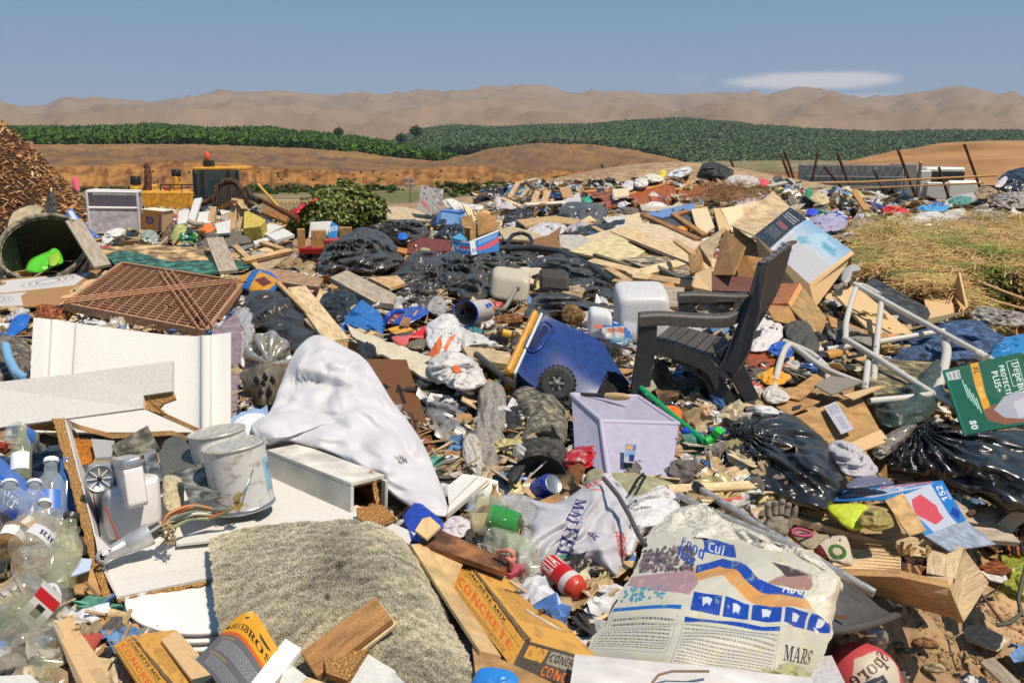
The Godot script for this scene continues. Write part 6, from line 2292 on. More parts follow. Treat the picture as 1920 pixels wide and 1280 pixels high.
	board("stained_plank","brown stained plank end lying before the big black bag's right corner","plank",[[690,520,6.1],[745,516,6.2],[760,530,5.9],[730,540,5.8]],.02,m_wood)
	bag("black_plastic_pot","black crumpled plastic with a pot behind the blue cloth","plastic pot",[[600,560],[620,545],[650,545],[672,560],[676,585],[650,600],[625,605],[606,590]],4.9,5.5,lin(.02,.022,.02,.25,crinkle(5)),puff(.10,.06))
	bag("blue_cloth","blue cloth bundle left of the blue jug","cloth",[[640,612],[650,590],[675,565],[690,570],[715,590],[720,610],[716,632],[690,624],[660,620]],4.6,5.1,mat("2f7cd0",.7,grime(5)),{bulge=.14,amp=.06,f=5,kind="cloth",dir=Vector2(1,.4)})
	o = thing("blue_jug","blue plastic jug with orange and white label lying on its side","jug",pt(748,600,4.8))
	mb = MB.new()
	var cc := corner(Vector2(722,612),4.75,Vector2(758,614),Vector2(768,588),Vector2(730,578),1,1.06,1.05)
	mb.pod(cc[0],cc[1] * 1.1,cc[3] * 1.1,cc[2] * 1.1,.35)
	part("jug_body",mb,mat("1d4fb8",.3),o)
	one(o,"jug_handle","tube",[spline(pva([pt(722,606,4.7),pt(728,592,4.7),pt(742,583,4.75),pt(756,584,4.8)]),10),.013,8],mat("1d4fb8",.3))
	board("jug_label","orange and white label lying on the blue jug","label",[[748,610,4.62],[756,594,4.66],[772,596,4.66],[766,612,4.6]],.003,mat("c58a60",.5,{tex="fine",s=20.0}),"",1)
	for q in [[[730,620],[760,612],"orange lath below the blue jug"],[[735,628],[770,616],"second orange lath close below the first"]]:
		stick("lath",q[2],"lath",q[0],q[1],.03,.01,mat("d8983a",.7))
	bag("striped_cloth","black and white patterned cloth below the blue jug","cloth",[[738,630],[750,624],[772,622],[774,630],[756,636],[742,636]],4.4,4.5,mat("6d675a",.8,chips(14)),puff(.03,.02))
	bag("red_container","coral red plastic container left of the white carrier bags","container",[[734,632],[760,630],[798,622],[800,634],[766,640],[764,652],[744,646]],4.15,4.4,mat("e0635a",.35),{bulge=.04,amp=.012,kind="soft"})
	bag("red_bag_tip","bright red plastic tip beside the white carrier bag","plastic scrap",[[772,628],[785,620],[797,610],[800,620],[794,628]],4.3,4.5,mat("e01818",.4),{bulge=.03,amp=.02,ring=8,seg=24})
	bag("grey_box_end","grey brown box end under the red container","box",[[762,645],[780,636],[800,636],[802,650],[784,656],[766,654]],4.1,4.2,mat("6d6455",.7),{bulge=.03,amp=.005,kind="soft"})
	cloth("beige_gutter","long beige plastic strip with ragged edge crossing the middle","plastic strip",[[[648,608,4.5],[720,636,4.2],[800,664,3.95],[890,700,3.65]],[[660,632,4.25],[700,660,4],[780,700,3.65],[890,738,3.4]]],50,8,mat("e2d4b8",.55,{tex="dust",s=1.5}),{jag=.022,amp=.02,f=5,thick=.01})
	cloth("gutter_end","blackish rubber lump below the blue cloth","rubber",[[[668,640,4],[690,636,4.05],[706,652,3.95]],[[672,668,3.8],[692,672,3.78],[708,668,3.8]]],14,8,m_bin,{amp=.04,f=9.0})
	bag("carrier_bag","white plastic carrier bag lying on the end of the beige strip","",[[806,700],[800,680],[815,666],[845,656],[868,664],[895,682],[910,705],[908,722],[880,732],[850,728],[825,715]],3.4,3.85,mat("dedad6",.35,{bump="crinkle",s=5,bs=.5}),{bulge=.12,amp=.05,f=6,seg=90,ring=26})
	bag("orange_blossom","orange crumpled tissue on the front carrier bag","tissue",[[846,692],[854,684],[862,690],[864,698],[850,698]],3.36,3.4,mat("e0662a",.6),{bulge=.03,amp=.03,ring=8,seg=24})
	bag("carrier_bag","white plastic carrier bag with orange print standing behind the other one","",[[798,640],[798,610],[815,598],[830,590],[848,590],[862,606],[870,640],[862,660],[830,668],[810,660]],3.95,4.5,mat("e2dfdf",.35,{bump="crinkle",s=5,bs=.5}),{bulge=.14,amp=.05,f=6,seg=80,ring=24})
	for q in [[[[802,664,3.84],[818,640,3.86],[826,628,3.9],[829,645,3.86],[822,664,3.82],[808,668,3.82]],"orange leaf shaped print on the standing carrier bag"],[[[832,650,3.84],[842,632,3.88],[857,624,3.92],[846,640,3.87],[836,660,3.82]],"second orange streak right of the leaf shaped print"]]:
		board("orange_scrap",q[1],"plastic scrap",q[0],.004,mat("d06a38",.5),"",.985)
	bag("white_film","white film trailing right from the standing carrier bag","plastic film",[[862,612],[880,622],[905,630],[925,644],[945,650],[920,652],[890,648],[866,650]],4,4.4,mat("d8d4cf",.4,crinkle(5)),puff(.05,.03))
	board("cream_board","cream board lying between the carrier bags and the cooler","board",[[866,648,4.1],[955,660,4],[965,685,3.8],[880,672,3.85]],.02,mat("d9bf95",.8,grime(2)))
	pole("dark_rod","dark rod lying below the cream board","rod",[[893,664,3.85],[930,695,3.65],[962,720,3.5]],.013,mat("4b463e",.5))
	o = thing("printed_cup","white paper tub with blue rim and orange blue dots, lying on its side","paper tub",pt(890,600,4.75))
	im = paper("dots",128,64,Color(.82,.80,.78))
	var g := RandomNumberGenerator.new()
	g.seed = 5
	for k in 34:
		im.fill_rect(Rect2i(g.randi_range(0,120),g.randi_range(0,60),8,5),[Color(.85,.35,.15),Color(.1,.3,.75),Color(.9,.5,.3)][k % 3])
	mb = MB.new()
	var q0 := pt(872,588,4.6)
	var q1 := pt(906,582,4.85)
	mb.lathe([[.062,.0],Vector2(.058,(q1 - q0).length() + .02),Vector2(.0,(q1 - q0).length() + .02)],q0,q1 - q0,28)
	part("tub_wall",mb,print_mat("dot_tub",im,.5),o)
	one(o,"blue_rim","lathe",[[[.060,.004],[.067,-.002],[.066,.012]],q0,q1 - q0,28],mat("2058d0",.4))
	bottle("brown_bottle","brown bottle with yellow label lying left of the cooler",pt(932,622,4.5),pt(965,630,4.5) - pt(932,622,4.5),.15,.024,lin(.12,.06,.02,.1,{alpha=.85}),null,mat("d8a424",.5),"")
	bag("teal_bits","turquoise and pink packet left of the brown bottle","packet",[[872,612],[890,612],[905,620],[900,628],[880,622]],4.5,4.65,mat("4fa8b8",.4,chips(9)),{bulge=.03,amp=.03,ring=8,seg=24})
	im = paper("arrow",128,256,Color(.46,.29,.125))
	pol(im,[84,70,98,90,90,90,92,120,82,120,80,92,72,92],.06,.05,.04)
	pol(im,[50,70,30,76,46,86,62,80],.06,.05,.04)
	write(im,"THIS",Vector2(56,150),15,Color(.12,.08,.05),.15)
	write(im,"UP",Vector2(66,176),24,Color(.12,.08,.05),.15)
	board("arrow_carton","brown carton side with black arrows behind the white sheet","carton",[[676,672,3.75],[762,674,3.8],[830,882,2.85],[776,850,2.9]],.006,print_mat("arrow_box",im,.85),"",.985,true)
	bag("grey_shirt","crumpled grey blue shirt right of the arrow carton","shirt",[[782,745],[800,735],[840,742],[868,760],[880,790],[870,820],[840,830],[822,838],[805,800]],3.05,3.6,mat("8b8b92",.85,grime(5)),{bulge=.10,amp=.05,f=5,kind="cloth",dir=Vector2(1,.6)})
	bag("dark_film","dark grey plastic under the beige strip","plastic film",[[764,682],[800,712],[860,736],[890,745],[880,770],[840,750],[800,742],[780,720]],3.45,3.85,lin(.05,.055,.05,.3,crinkle(5)),puff(.04,.04))
	bag("striped_trousers","grey and white striped garment hanging in folds right of the grey shirt","garment",[[900,722],[925,714],[945,728],[952,770],[945,820],[938,870],[925,895],[900,890],[880,895],[866,870],[862,840],[885,815],[895,770]],2.75,3.55,mat("a39c93",.85,grime(8)),{bulge=.10,amp=.035,f=12,kind="cloth",dir=Vector2(.05,1),stretch=.12,seg=110,ring=30})
	bag("pale_garment_fold","pale fold of cloth at the lower left of the striped garment","garment",[[868,830],[880,812],[898,822],[905,860],[900,890],[882,880],[870,862]],2.72,2.95,mat("cfc8be",.85,grime(8)),{bulge=.05,amp=.03,f=8,kind="cloth",dir=Vector2(.3,1)})
	bag("black_garment","black and white garment between the striped one and the grey mat","garment",[[945,750],[965,745],[985,760],[990,800],[980,850],[955,868],[940,850],[948,800]],2.9,3.4,mat("3f3d3e",.85,stain(10)),{bulge=.08,amp=.05,f=8,kind="cloth",dir=Vector2(.2,1)})
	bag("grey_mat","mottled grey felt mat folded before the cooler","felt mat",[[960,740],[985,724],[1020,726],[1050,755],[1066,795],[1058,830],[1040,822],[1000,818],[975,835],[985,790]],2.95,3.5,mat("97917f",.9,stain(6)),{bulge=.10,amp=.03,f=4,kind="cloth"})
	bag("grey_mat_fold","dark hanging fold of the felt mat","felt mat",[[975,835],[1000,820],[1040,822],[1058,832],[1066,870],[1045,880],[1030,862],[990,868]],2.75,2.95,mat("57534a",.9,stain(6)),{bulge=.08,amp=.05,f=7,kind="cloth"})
	o = thing("black_hat","black upturned hat holding a blue soda can","hat",pt(1000,915,2.66))
	mb = MB.new()
	var kc := pt(1005,905,2.62)
	var ka := (eye - kc).normalized() * .8 + Vector3.UP * .6 - cb.x * .2
	mb.lathe([[.088,.0],[.092,-.004],[.088,-.05],[.06,-.09],[.0,-.10],[.055,-.085],[.082,-.045],[.086,.0]],kc,ka,40)
	part("crown",mb,lin(.012,.013,.016,.8),o)
	bag("hat_brim","black hat brim sticking out left of the blue can","",[[952,890],[965,875],[985,872],[978,890],[965,905],[955,908]],2.6,2.66,lin(.015,.016,.018,.7),{bulge=.03,amp=.005,kind="soft"})
	adopt(o,"hat_brim","brim")
	im = paper("soda",128,64,Color(.05,.18,.62))
	wear(im,.4,Color(.55,.65,.85),.09,3)
	o = thing("soda_can","blue soda can lying in the black hat","can",pt(1020,920,2.55))
	mb = MB.new()
	var s0 := pt(1008,922,2.56)
	var s1 := pt(1032,910,2.52)
	mb.lathe([[.0,.0],[.028,.0],[.033,.008],[.033,.06],[.027,.07]],s0,s1 - s0,28)
	part("can_wall",mb,print_mat("soda_can",im,.25),o)
	one(o,"can_lid","lathe",[[[.027,.07],[.026,.073],[.023,.068],[.0,.068]],s0,s1 - s0,28],m_steel)
	bag("red_wrapper","red and white wrapper left of the lilac storage bin","wrapper",[[1056,862],[1066,845],[1095,835],[1130,825],[1142,840],[1125,865],[1100,880],[1085,872],[1065,880]],2.7,2.95,(func():
		im = paper("wrap",64,64,Color(.75,.08,.07))
		wear(im,.5,Color(.82,.80,.80),.05,2)
		return print_mat("red_wrap",im,.35)).call(),{bulge=.05,amp=.05,f=7.0})
	bag("netting","orange brown mesh bag below the red wrapper","mesh bag",[[1060,892],[1072,872],[1090,868],[1098,880],[1088,905],[1070,918]],2.6,2.72,mat("9a5a2c",.8,chips(14)),puff(.05,.03))
	bag("foam_mat","sage green foam mat under the lilac bin and white sack","",[[1098,890],[1120,878],[1190,888],[1260,905],[1280,930],[1250,960],[1190,945],[1130,925],[1102,915]],2.42,2.72,mat("b3ae88",.9,grime(3)),{bulge=.05,amp=.01,kind="soft"})
	pole("wire_clip","bent dark wire clip standing on the sage foam mat","wire",[[1180,925,2.5],[1196,898,2.56],[1205,890,2.58],[1210,893,2.58],[1200,910,2.54]],.004,mat("3d3a38",.4,{metal=.8}),"",.97)
	o = thing("storage_bin","upturned translucent lilac plastic storage bin below the cooler","",pt(1170,880,2.75))
	var bm := lin(.44,.40,.52,.3,{alpha=.94,tex="dust",s=1.5})
	var tp := wps([[1072,740,3.22],[1196,744,3.35],[1272,795,3.05],[1128,790,2.9]])
	var fl := pva([tp[3],tp[2],pt(1256,912,2.66),pt(1142,895,2.6)])
	var lf := pva([tp[0],tp[3],pt(1142,895,2.6),pt(1078,850,2.85)])
	one(o,"bin_base","slab",[tp,.006,eye + Vector3.UP * 3],bm)
	one(o,"long_wall","slab",[fl,.006,eye],bm)
	one(o,"end_wall","slab",[lf,.006,eye],bm)
	panel(o,"long_wall",tp[0],tp[1],tp[1] + (fl[3] - fl[0]),tp[0] + (fl[3] - fl[0]),.006,bm,eye)
	panel(o,"end_wall",tp[1],tp[2],fl[2],tp[1] + (fl[3] - fl[0]),.006,bm,eye)
	for e in [[tp[0],tp[3]],[tp[3],tp[2]],[tp[3],fl[3]],[tp[1],tp[2]],[tp[0],tp[1]]]:
		one(o,"rounded_edge","tube",[pva([e[0],e[1]]),.009,8],lin(.48,.44,.56,.3,{alpha=.95}))
	im = paper("sticker",64,96,Color(.70,.70,.74))
	rec(im,[6,6,52,30],.25,.45,.70)
	rec(im,[10,10,34,22],.85,.62,.35)
	rec(im,[6,40,52,30],.45,.62,.78)
	rec(im,[30,56,28,34],.08,.12,.42)
	pan(o,"sticker",[[1172,830,2.74],[1196,832,2.75],[1190,868,2.66],[1170,866,2.65]],.001,print_mat("bin_sticker",im,.5),true)
	o = thing("paint_brush","long paint brush lying on the upturned storage bin","brush",pt(1130,742,3.2))
	one(o,"brush_handle","tube",[pva([pt(1080,738,3.24),pt(1108,740,3.22),pt(1136,742,3.2)]),[.006,.007,.009],8],lin(.03,.028,.025,.4))
	one(o,"bristles","tube",[pva([pt(1136,742,3.2),pt(1152,743,3.18),pt(1172,744,3.16),pt(1182,745,3.15)]),[.010,.014,.012,.005],8],mat("c9a878",.9))
	bag("orange_cloth","bright orange plastic sheet right of the lilac bin","plastic sheet",[[1222,764],[1240,758],[1276,766],[1280,800],[1284,850],[1272,858],[1258,840],[1270,800]],2.95,3.3,mat("ee7420",.5,crinkle(5)),{bulge=.05,amp=.03,dir=Vector2(.1,1)})
	o = thing("toy_rake","green toy rake with long handle leaning under the chair","",pt(1330,820,3.05))
	one(o,"handle","tube",[pva([pt(1196,722,3.4),pt(1260,778,3.16),pt(1322,828,2.95)]),.011,10],mat("14a060",.35))
	one(o,"rake_neck","tube",[pva([pt(1322,828,2.95),pt(1340,818,2.97),pt(1350,808,3)]),.012,8],mat("18b848",.35))
	for q in [[[1344,798],[1362,806],[1352,814],[1340,806]],[[1322,834],[1340,828],[1336,838],[1324,840]]]:
		one(o,"rake_head","slab",[pva([pt(q[0][0],q[0][1],2.96),pt(q[1][0],q[1][1],2.96),pt(q[2][0],q[2][1],2.94),pt(q[3][0],q[3][1],2.94)]),.02,eye],mat("18c040",.35))
	pole("blue_pipe","bright blue pipe in the shade below the toy rake","pipe",[[1282,808,3.05],[1312,818,3]],.014,mat("1d50d0",.4),"",1)

	o = thing("wheeled_cooler","blue wheeled cooler box with yellow lid lying tilted","cooler",pt(1060,720,3.7))
	cc = corner(Vector2(958,686),3.55,Vector2(1028,590),Vector2(1150,728),Vector2(985,660),1.08,1.02,1.2)
	var lo := pt(957,690,3.52)
	var hi := pt(1018,588,3.72)
	var rb := pt(1168,735,3.48)
	var u1 := hi - lo
	var u2 := rb - lo
	u2 -= u1 * (u2.dot(u1) / u1.length_squared()) * .4
	var dp := u1.cross(u2).normalized() * .30
	if dp.dot(eye - lo) > 0:
		dp = -dp
	var bl := lin(.008,.043,.21,.42,grime(3))
	var face := wps([[957,700,3.5],[1020,588,3.7],[1132,640,3.74],[1160,690,3.62],[1172,760,3.44],[1010,745,3.42]])
	mb = MB.new()
	var fr := [[[968,694,3.5],[990,640,3.6],[1022,590,3.7]],[[985,712,3.47],[1030,655,3.55],[1070,612,3.7]],[[1030,742,3.42],[1080,690,3.5],[1125,640,3.7]],[[1100,762,3.4],[1135,725,3.46],[1160,690,3.6]],[[1175,765,3.44],[1180,742,3.48],[1178,715,3.56]]]
	var nn := (pt(1022,590,3.7) - pt(968,694,3.5)).cross(pt(1160,700,3.5) - pt(968,694,3.5)).normalized()
	if nn.dot(eye - pt(1060,680,3.5)) < 0:
		nn = -nn
	sheet(mb,fr,30,40,{thick=.30})
	part("cooler_body",mb,bl,o)
	var skin := mb
	mb = MB.new()
	var la := pt(960,700,3.49)
	var lb := pt(1012,586,3.7)
	var wd := nn * -.34
	mb.box(la - (lb - la).normalized() * .01 + nn * .012,(lb - la) * 1.02,(pt(944,690,3.5) - la).normalized() * .03,wd,.02)
	part("lid",mb,mat("f0a81c",.4,grime(4)),o)
	one(o,"white_rim","box",[la + nn * .008 + (pt(985,712,3.47) - la).normalized() * .004,(lb - la) * 1,(pt(985,712,3.47) - la).normalized() * .012,wd,.004],mat("d8dce0",.5))
	var gp := pva([])
	for q in [[984,652],[992,632],[1012,608],[1022,602],[1034,610],[1036,620],[1016,648],[1000,660]]:
		gp.append(pt(q[0],q[1],on(skin,q[0],q[1]) - .002))
	mb = MB.new()
	gp.append(gp[0])
	mb.tube(spline(gp,40),.006,8,false)
	part("grip_rim",mb,bl,o)
	mb = MB.new()
	var slot := pva([])
	for q in [[990,648],[1006,620],[1020,608],[1028,614],[1012,642],[998,654]]:
		slot.append(pt(q[0],q[1],on(skin,q[0],q[1]) - .004))
	mb.slab(slot,.003,eye)
	part("grip_slot",mb,lin(.008,.012,.05,.5),o)
	mb = MB.new()
	sheet(mb,[[[1098,766,3.385],[1118,730,3.43],[1140,690,3.52]],[[1140,768,3.39],[1158,730,3.45],[1166,700,3.54]],[[1178,768,3.42],[1184,742,3.46],[1182,715,3.54]]],16,16,{amp=.012,f=16,jag=.02,thick=.004})
	part("torn_base",mb,lin(.035,.025,.03,.9,{tex="stain",s=9,bump="lumps",bs=2.0}),o)
	mb = MB.new()
	var wc := pt(1044,718,3.37)
	var wa := (eye - wc).normalized() * .9 + Vector3.UP * .12 - cb.x * .1
	mb.lathe([[.028,.0],[.050,.004],[.062,.0],[.064,-.012],[.064,-.05],[.0,-.055]],wc,wa,36)
	var tyre := part("wheel",mb,lin(.05,.048,.045,.8,grime(8)),o)
	var wx := wa.normalized().cross(Vector3.UP).normalized()
	var wy := wx.cross(wa.normalized())
	for k in 24:
		var e := wx * cos(TAU * k / 24) + wy * sin(TAU * k / 24)
		one(tyre,"tread_block","box",[wc + e * .0635 - wa.normalized() * .045 - e.cross(wa.normalized()) * .004,e * .005,wa.normalized() * .045,e.cross(wa.normalized()) * .008,.0],lin(.05,.048,.045,.8,grime(8)))
	one(tyre,"hub","lathe",[[[.03,.002],[.034,-.01],[.012,-.012],[.012,.006],[.0,.008]],wc,wa,28],mat("8d8a80",.5))
	for k in 6:
		var e := wx * cos(TAU * k / 6) + wy * sin(TAU * k / 6)
		one(tyre,"spoke","beam",[wc + e * .01 - wa.normalized() * .004,wc + e * .034 - wa.normalized() * .004,e.cross(wa.normalized()) * .008,wa.normalized() * .006,.0],mat("8d8a80",.5))
	o = thing("white_jug","large white plastic jug between black tarpaulin and chair","jug",pt(1205,640,4.3))
	mb = MB.new()
	var jx := pt(1256,640,4.2) - pt(1165,640,4.2)
	mb.pod(pt(1158,648,4.25),jx * 1.12,Vector3(0,.22,-.03),Vector3(0,.05,-.24),.3)
	part("jug_body",mb,mat("dedcdc",.35,{tex="dust",s=3.0}),o)
	pan(o,"label",[[1170,602,4.22],[1194,606,4.22],[1192,625,4.2],[1168,622,4.2]],.002,mat("9aa0b8",.5))
	o = thing("white_bottle","white bottle with red label right of the cooler","bottle",pt(1128,630,4.2))
	one(o,"bottle_body","pod",[pt(1102,634,4.2),pt(1146,642,4.15) - pt(1102,634,4.2),Vector3(.01,.11,-.02),Vector3(0,.03,-.09),.4],mat("e0dedd",.35))
	pan(o,"label",[[1116,606,4.17],[1132,610,4.16],[1130,618,4.15],[1114,614,4.16]],.002,mat("c8604c",.5))
	im = paper("wipes",128,128,Color(.10,.38,.68))
	rec(im,[10,40,80,60],.80,.78,.76)
	rec(im,[30,46,60,20],.8,.45,.3)
	rec(im,[0,90,128,38],.5,.65,.75)
	wear(im,.25,Color(.75,.8,.85),.05,7)
	bag("wipes_packet","blue printed soft packet leaning on the white jug","packet",[[1124,620],[1136,602],[1160,604],[1185,625],[1186,640],[1168,650],[1140,642]],4,4.25,print_mat("wipes",im,.3),{bulge=.07,amp=.02,f=6.0})
	o = thing("log_slice","short sawn log slice behind the cooler","log",pt(1068,590,4.75))
	mb = MB.new()
	var lc := pt(1068,586,4.7)
	mb.lathe([[.0,.002],[.045,.0],[.048,-.01],[.046,-.09]],lc,(eye - lc).normalized() + Vector3.UP * .3 - cb.x * .5,20)
	part("log",mb,mat("b48a50",.8,stain(9)),o)
	o = thing("cream_canister","cream plastic canister with broken handle behind the printed tub","canister",pt(960,560,5.5))
	one(o,"canister_body","pod",[pt(916,563,5.45),pt(990,574,5.4) - pt(916,563,5.45),Vector3(.02,.15,-.05),Vector3(0,.04,-.18),.4],mat("cfc3ad",.5,{tex="dust",s=4.0}))
	one(o,"handle","tube",[spline(pva([pt(918,575,5.3),pt(935,582,5.25),pt(948,575,5.25),pt(966,545,5.35),pt(974,540,5.35)]),14),.014,8],mat("8b857c",.5))
	cloth("torn_cream_sheet","torn cream card lying on the cream canister","card",[[[950,515,6],[980,500,6.1],[1016,502,6]],[[930,535,5.6],[960,528,5.65],[1020,512,5.8]]],18,6,mat("d3c2a4",.8),{jag=.02,amp=.02})
	o = thing("leather_case","small dark grey zipped case lying on the black tarpaulin","case",pt(1042,540,5.55))
	one(o,"case_body","box",[pt(1012,544,5.4),pt(1068,548,5.35) - pt(1012,544,5.4),Vector3(0,.09,-.05),Vector3(0,.02,-.14),.02],mat("4c463f",.7,grime(6)))
	one(o,"zip","tube",[pva([pt(1012,540,5.38),pt(1040,545,5.35),pt(1068,543,5.33)]),.006,6],m_bin)
	bag("brown_board_bits","orange brown broken box under the cream canister","box",[[925,595],[950,588],[985,590],[990,600],[960,606],[930,604]],4.9,5,mat("b0703a",.8,stain(9)),puff(.03,.03))

	var names := [
		["largest black garbage bag, dull grey and full, right of the red tray",[[598,500],[600,478],[615,460],[640,446],[668,430],[690,428],[718,438],[735,452],[745,472],[756,488],[745,500],[715,508],[690,512],[650,508],[615,512]],6.35,7.9,.30,Vector2(.2,1),Vector2(650,455)],
		["black garbage bag with blue tie behind the largest bag",[[690,430],[712,420],[745,414],[775,414],[798,424],[802,440],[780,452],[752,458],[738,450]],7.8,9,.22,Vector2(1,.3),Vector2(752,442)],
		["black garbage bag left of the open blue carton, gathered in a knot",[[720,540],[722,522],[745,505],[770,478],[800,470],[825,476],[850,500],[862,540],[845,548],[820,560],[800,575],[780,580],[752,572],[735,555]],5.3,7.2,.26,Vector2(1,-1),Vector2(820,515)],
		["black garbage bag below the open blue carton",[[815,500],[830,478],[850,474],[880,478],[915,468],[936,472],[948,495],[940,520],[925,548],[900,562],[870,562],[855,550],[835,540]],5.4,7.2,.22,Vector2(1,1),Vector2(845,500)],
		["shiny black tarpaulin heap behind the small grey case",[[990,505],[1010,486],[1040,476],[1080,482],[1120,510],[1155,540],[1162,572],[1140,574],[1090,560],[1060,545],[1020,530]],5.4,7.1,.16,Vector2(1,.6),null],
		["flat black tarpaulin lying before the small grey case",[[985,590],[1000,560],[1020,548],[1070,552],[1120,570],[1165,578],[1170,610],[1140,625],[1100,600],[1060,590],[1010,600]],4.6,5.4,.08,Vector2(1,.2),null],
		["black bag scraps between the blue carton and the black hose",[[930,470],[945,460],[985,462],[1010,475],[1000,500],[975,510],[945,520],[935,500]],6.4,7.6,.12,Vector2(1,.2),null],
	]
	for i in names.size():
		var q: Array = names[i]
		var op := {bulge=q[4],amp=.085,f=6.5,dir=q[5],stretch=.3,seg=130,ring=40,back=.08}
		if q[6]:
			op.knot = q[6]
		var m := lin(.050,.044,.038,.36,{spec=.65})
		bag("garbage_bag" if i in [0,1,2,3] else "black_tarpaulin",q[0],"garbage bag" if i in [0,1,2,3] else "tarpaulin",q[1],q[2],q[3],m,op)
	bag("blue_tie","blue plastic tie on the black bag behind the largest one","plastic tie",[[745,444],[752,436],[762,438],[764,446],[752,450]],7.75,7.85,mat("2470e0",.4),{bulge=.05,amp=.03,ring=8,seg=24})
	pole("black_hose","black rubber hose bent in a loop on the tarpaulin","hose",[[955,470,7.2],[952,452,7.5],[962,440,7.7],[978,436,7.8],[992,442,7.7],[998,452,7.5],[985,464,7.3]],.016,m_bin)
	pole("black_pipe","long black pipe crossing the tarpaulin heap","pipe",[[935,466,7.3],[1000,465,7.3],[1050,472,7.1],[1110,500,6.5],[1148,528,6]],.028,lin(.03,.03,.03,.4))
	bag("can_bag","white and silver bag with can in the shade under the black bags","bag",[[800,575],[815,555],[832,560],[836,580],[825,592],[808,588]],4.9,5.2,mat("a8a4a0",.4,crinkle(6)),puff(.07,.04))

	o = thing("red_tray","red plastic tray holding brown kraft boxes beside the bush","tray",pt(590,470,7.6))
	one(o,"tray_body","box",[pt(560,476,7.55),pt(612,476,7.4) - pt(560,476,7.55),Vector3.UP * .045,Vector3(.05,0,-.26),.006],mat("c4141c",.35))
	for q in [[[558,430,572,468,7.62],"left kraft box standing in the red tray"],[[584,433,612,466,7.5],"middle kraft box standing in the red tray"],[[636,427,660,448,7.9],"kraft box behind the printed white carton"]]:
		mb = MB.new()
		pbox(mb,q[0][0],q[0][1],q[0][2],q[0][3],q[0][4],.10,.003,.2)
		solo("kraft_box",q[1],"box",mb,m_kraft)
	mb = MB.new()
	pbox(mb,606,450,640,458,7.35,.2,.005)
	solo("red_box","flat red box before the printed white carton","box",mb,mat("a8302c",.5))
	im = paper("blue4",128,128,Color(.15,.48,.75))
	write(im,"BOX",Vector2(8,100),44,Color(.85,.87,.88),-.5)
	o = thing("white_carton","white carton with blue lettered side standing behind the kraft boxes","carton",pt(605,445,7.8))
	pan(o,"top_face",[[582,416,8],[622,414,8],[612,440,7.7],[578,446,7.75]],.005,mat("d0cbc4",.6))
	pan(o,"printed_side",[[622,414,8],[636,425,7.95],[630,450,7.6],[612,442,7.68]],.005,print_mat("blue_side",im,.5),true)

	im = paper("von",256,128,Color(.16,.44,.74))
	rec(im,[0,0,50,128],.84,.84,.86)
	rec(im,[0,0,256,12],.84,.84,.86)
	write(im,"DO",Vector2(8,110),36,Color(.16,.35,.65))
	pol(im,[60,70,256,46,256,76,60,100],.82,.26,.28)
	rows_of_text(im,Rect2i(80,22,160,26),2,Color(.7,.8,.9))
	var pv := print_mat("von_right",im,.5)
	im = paper("von2",128,128,Color(.16,.44,.74))
	rec(im,[0,0,128,20],.84,.84,.86)
	rec(im,[0,0,14,128],.84,.84,.86)
	write(im,"VON",Vector2(20,96),40,Color(.84,.84,.86))
	rec(im,[50,56,78,22],.78,.22,.25)
	var pv2 := print_mat("von_left",im,.5)
	o = thing("open_carton","open blue, red and white carton with brown flaps on the black bags","carton",pt(890,478,6.6))
	pan(o,"front_side",[[880,452,6.7],[935,430,6.95],[936,470,6.75],[884,478,6.55]],.006,pv,true)
	pan(o,"left_side",[[845,448,7],[880,452,6.7],[884,478,6.55],[850,472,6.85]],.006,pv2,true)
	pan(o,"back_side",[[870,424,7.25],[935,416,7.2],[935,440,7.1],[872,452,7.15]],.006,m_kraft)
	pan(o,"back_flap",[[894,396,7.3],[930,404,7.2],[932,430,7.05],[896,442,7.1]],.006,m_kraft)
	pan(o,"left_flap",[[864,408,7.3],[884,402,7.25],[892,430,7.05],[868,426,7.15]],.006,m_kraft)
	pan(o,"blue_flap",[[846,446,6.95],[862,436,7.1],[876,448,6.8],[870,452,6.78]],.005,mat("4f9fd0",.5))
	o = thing("mahogany_board","mahogany drawer board with knob behind the black bags","board",pt(806,470,7.5))
	one(o,"front_board","slab",[wps([[766,442,8.1],[845,450,7.9],[845,470,7.5],[762,474,7.5]]),.02,eye],mat("8a3d18",.45,{tex="wood",tri=false,s=2,sy=4.0}))
	one(o,"knob","lathe",[[[.0,.03],[.018,.024],[.016,.01],[.008,.0]],pt(779,462,7.7),(eye - pt(779,462,7.7)).normalized(),14],m_steel)
	one(o,"drawer_side","slab",[wps([[740,462,7.7],[764,466,7.6],[762,476,7.4],[740,470,7.5]]),.02,eye],mat("c88440",.6))

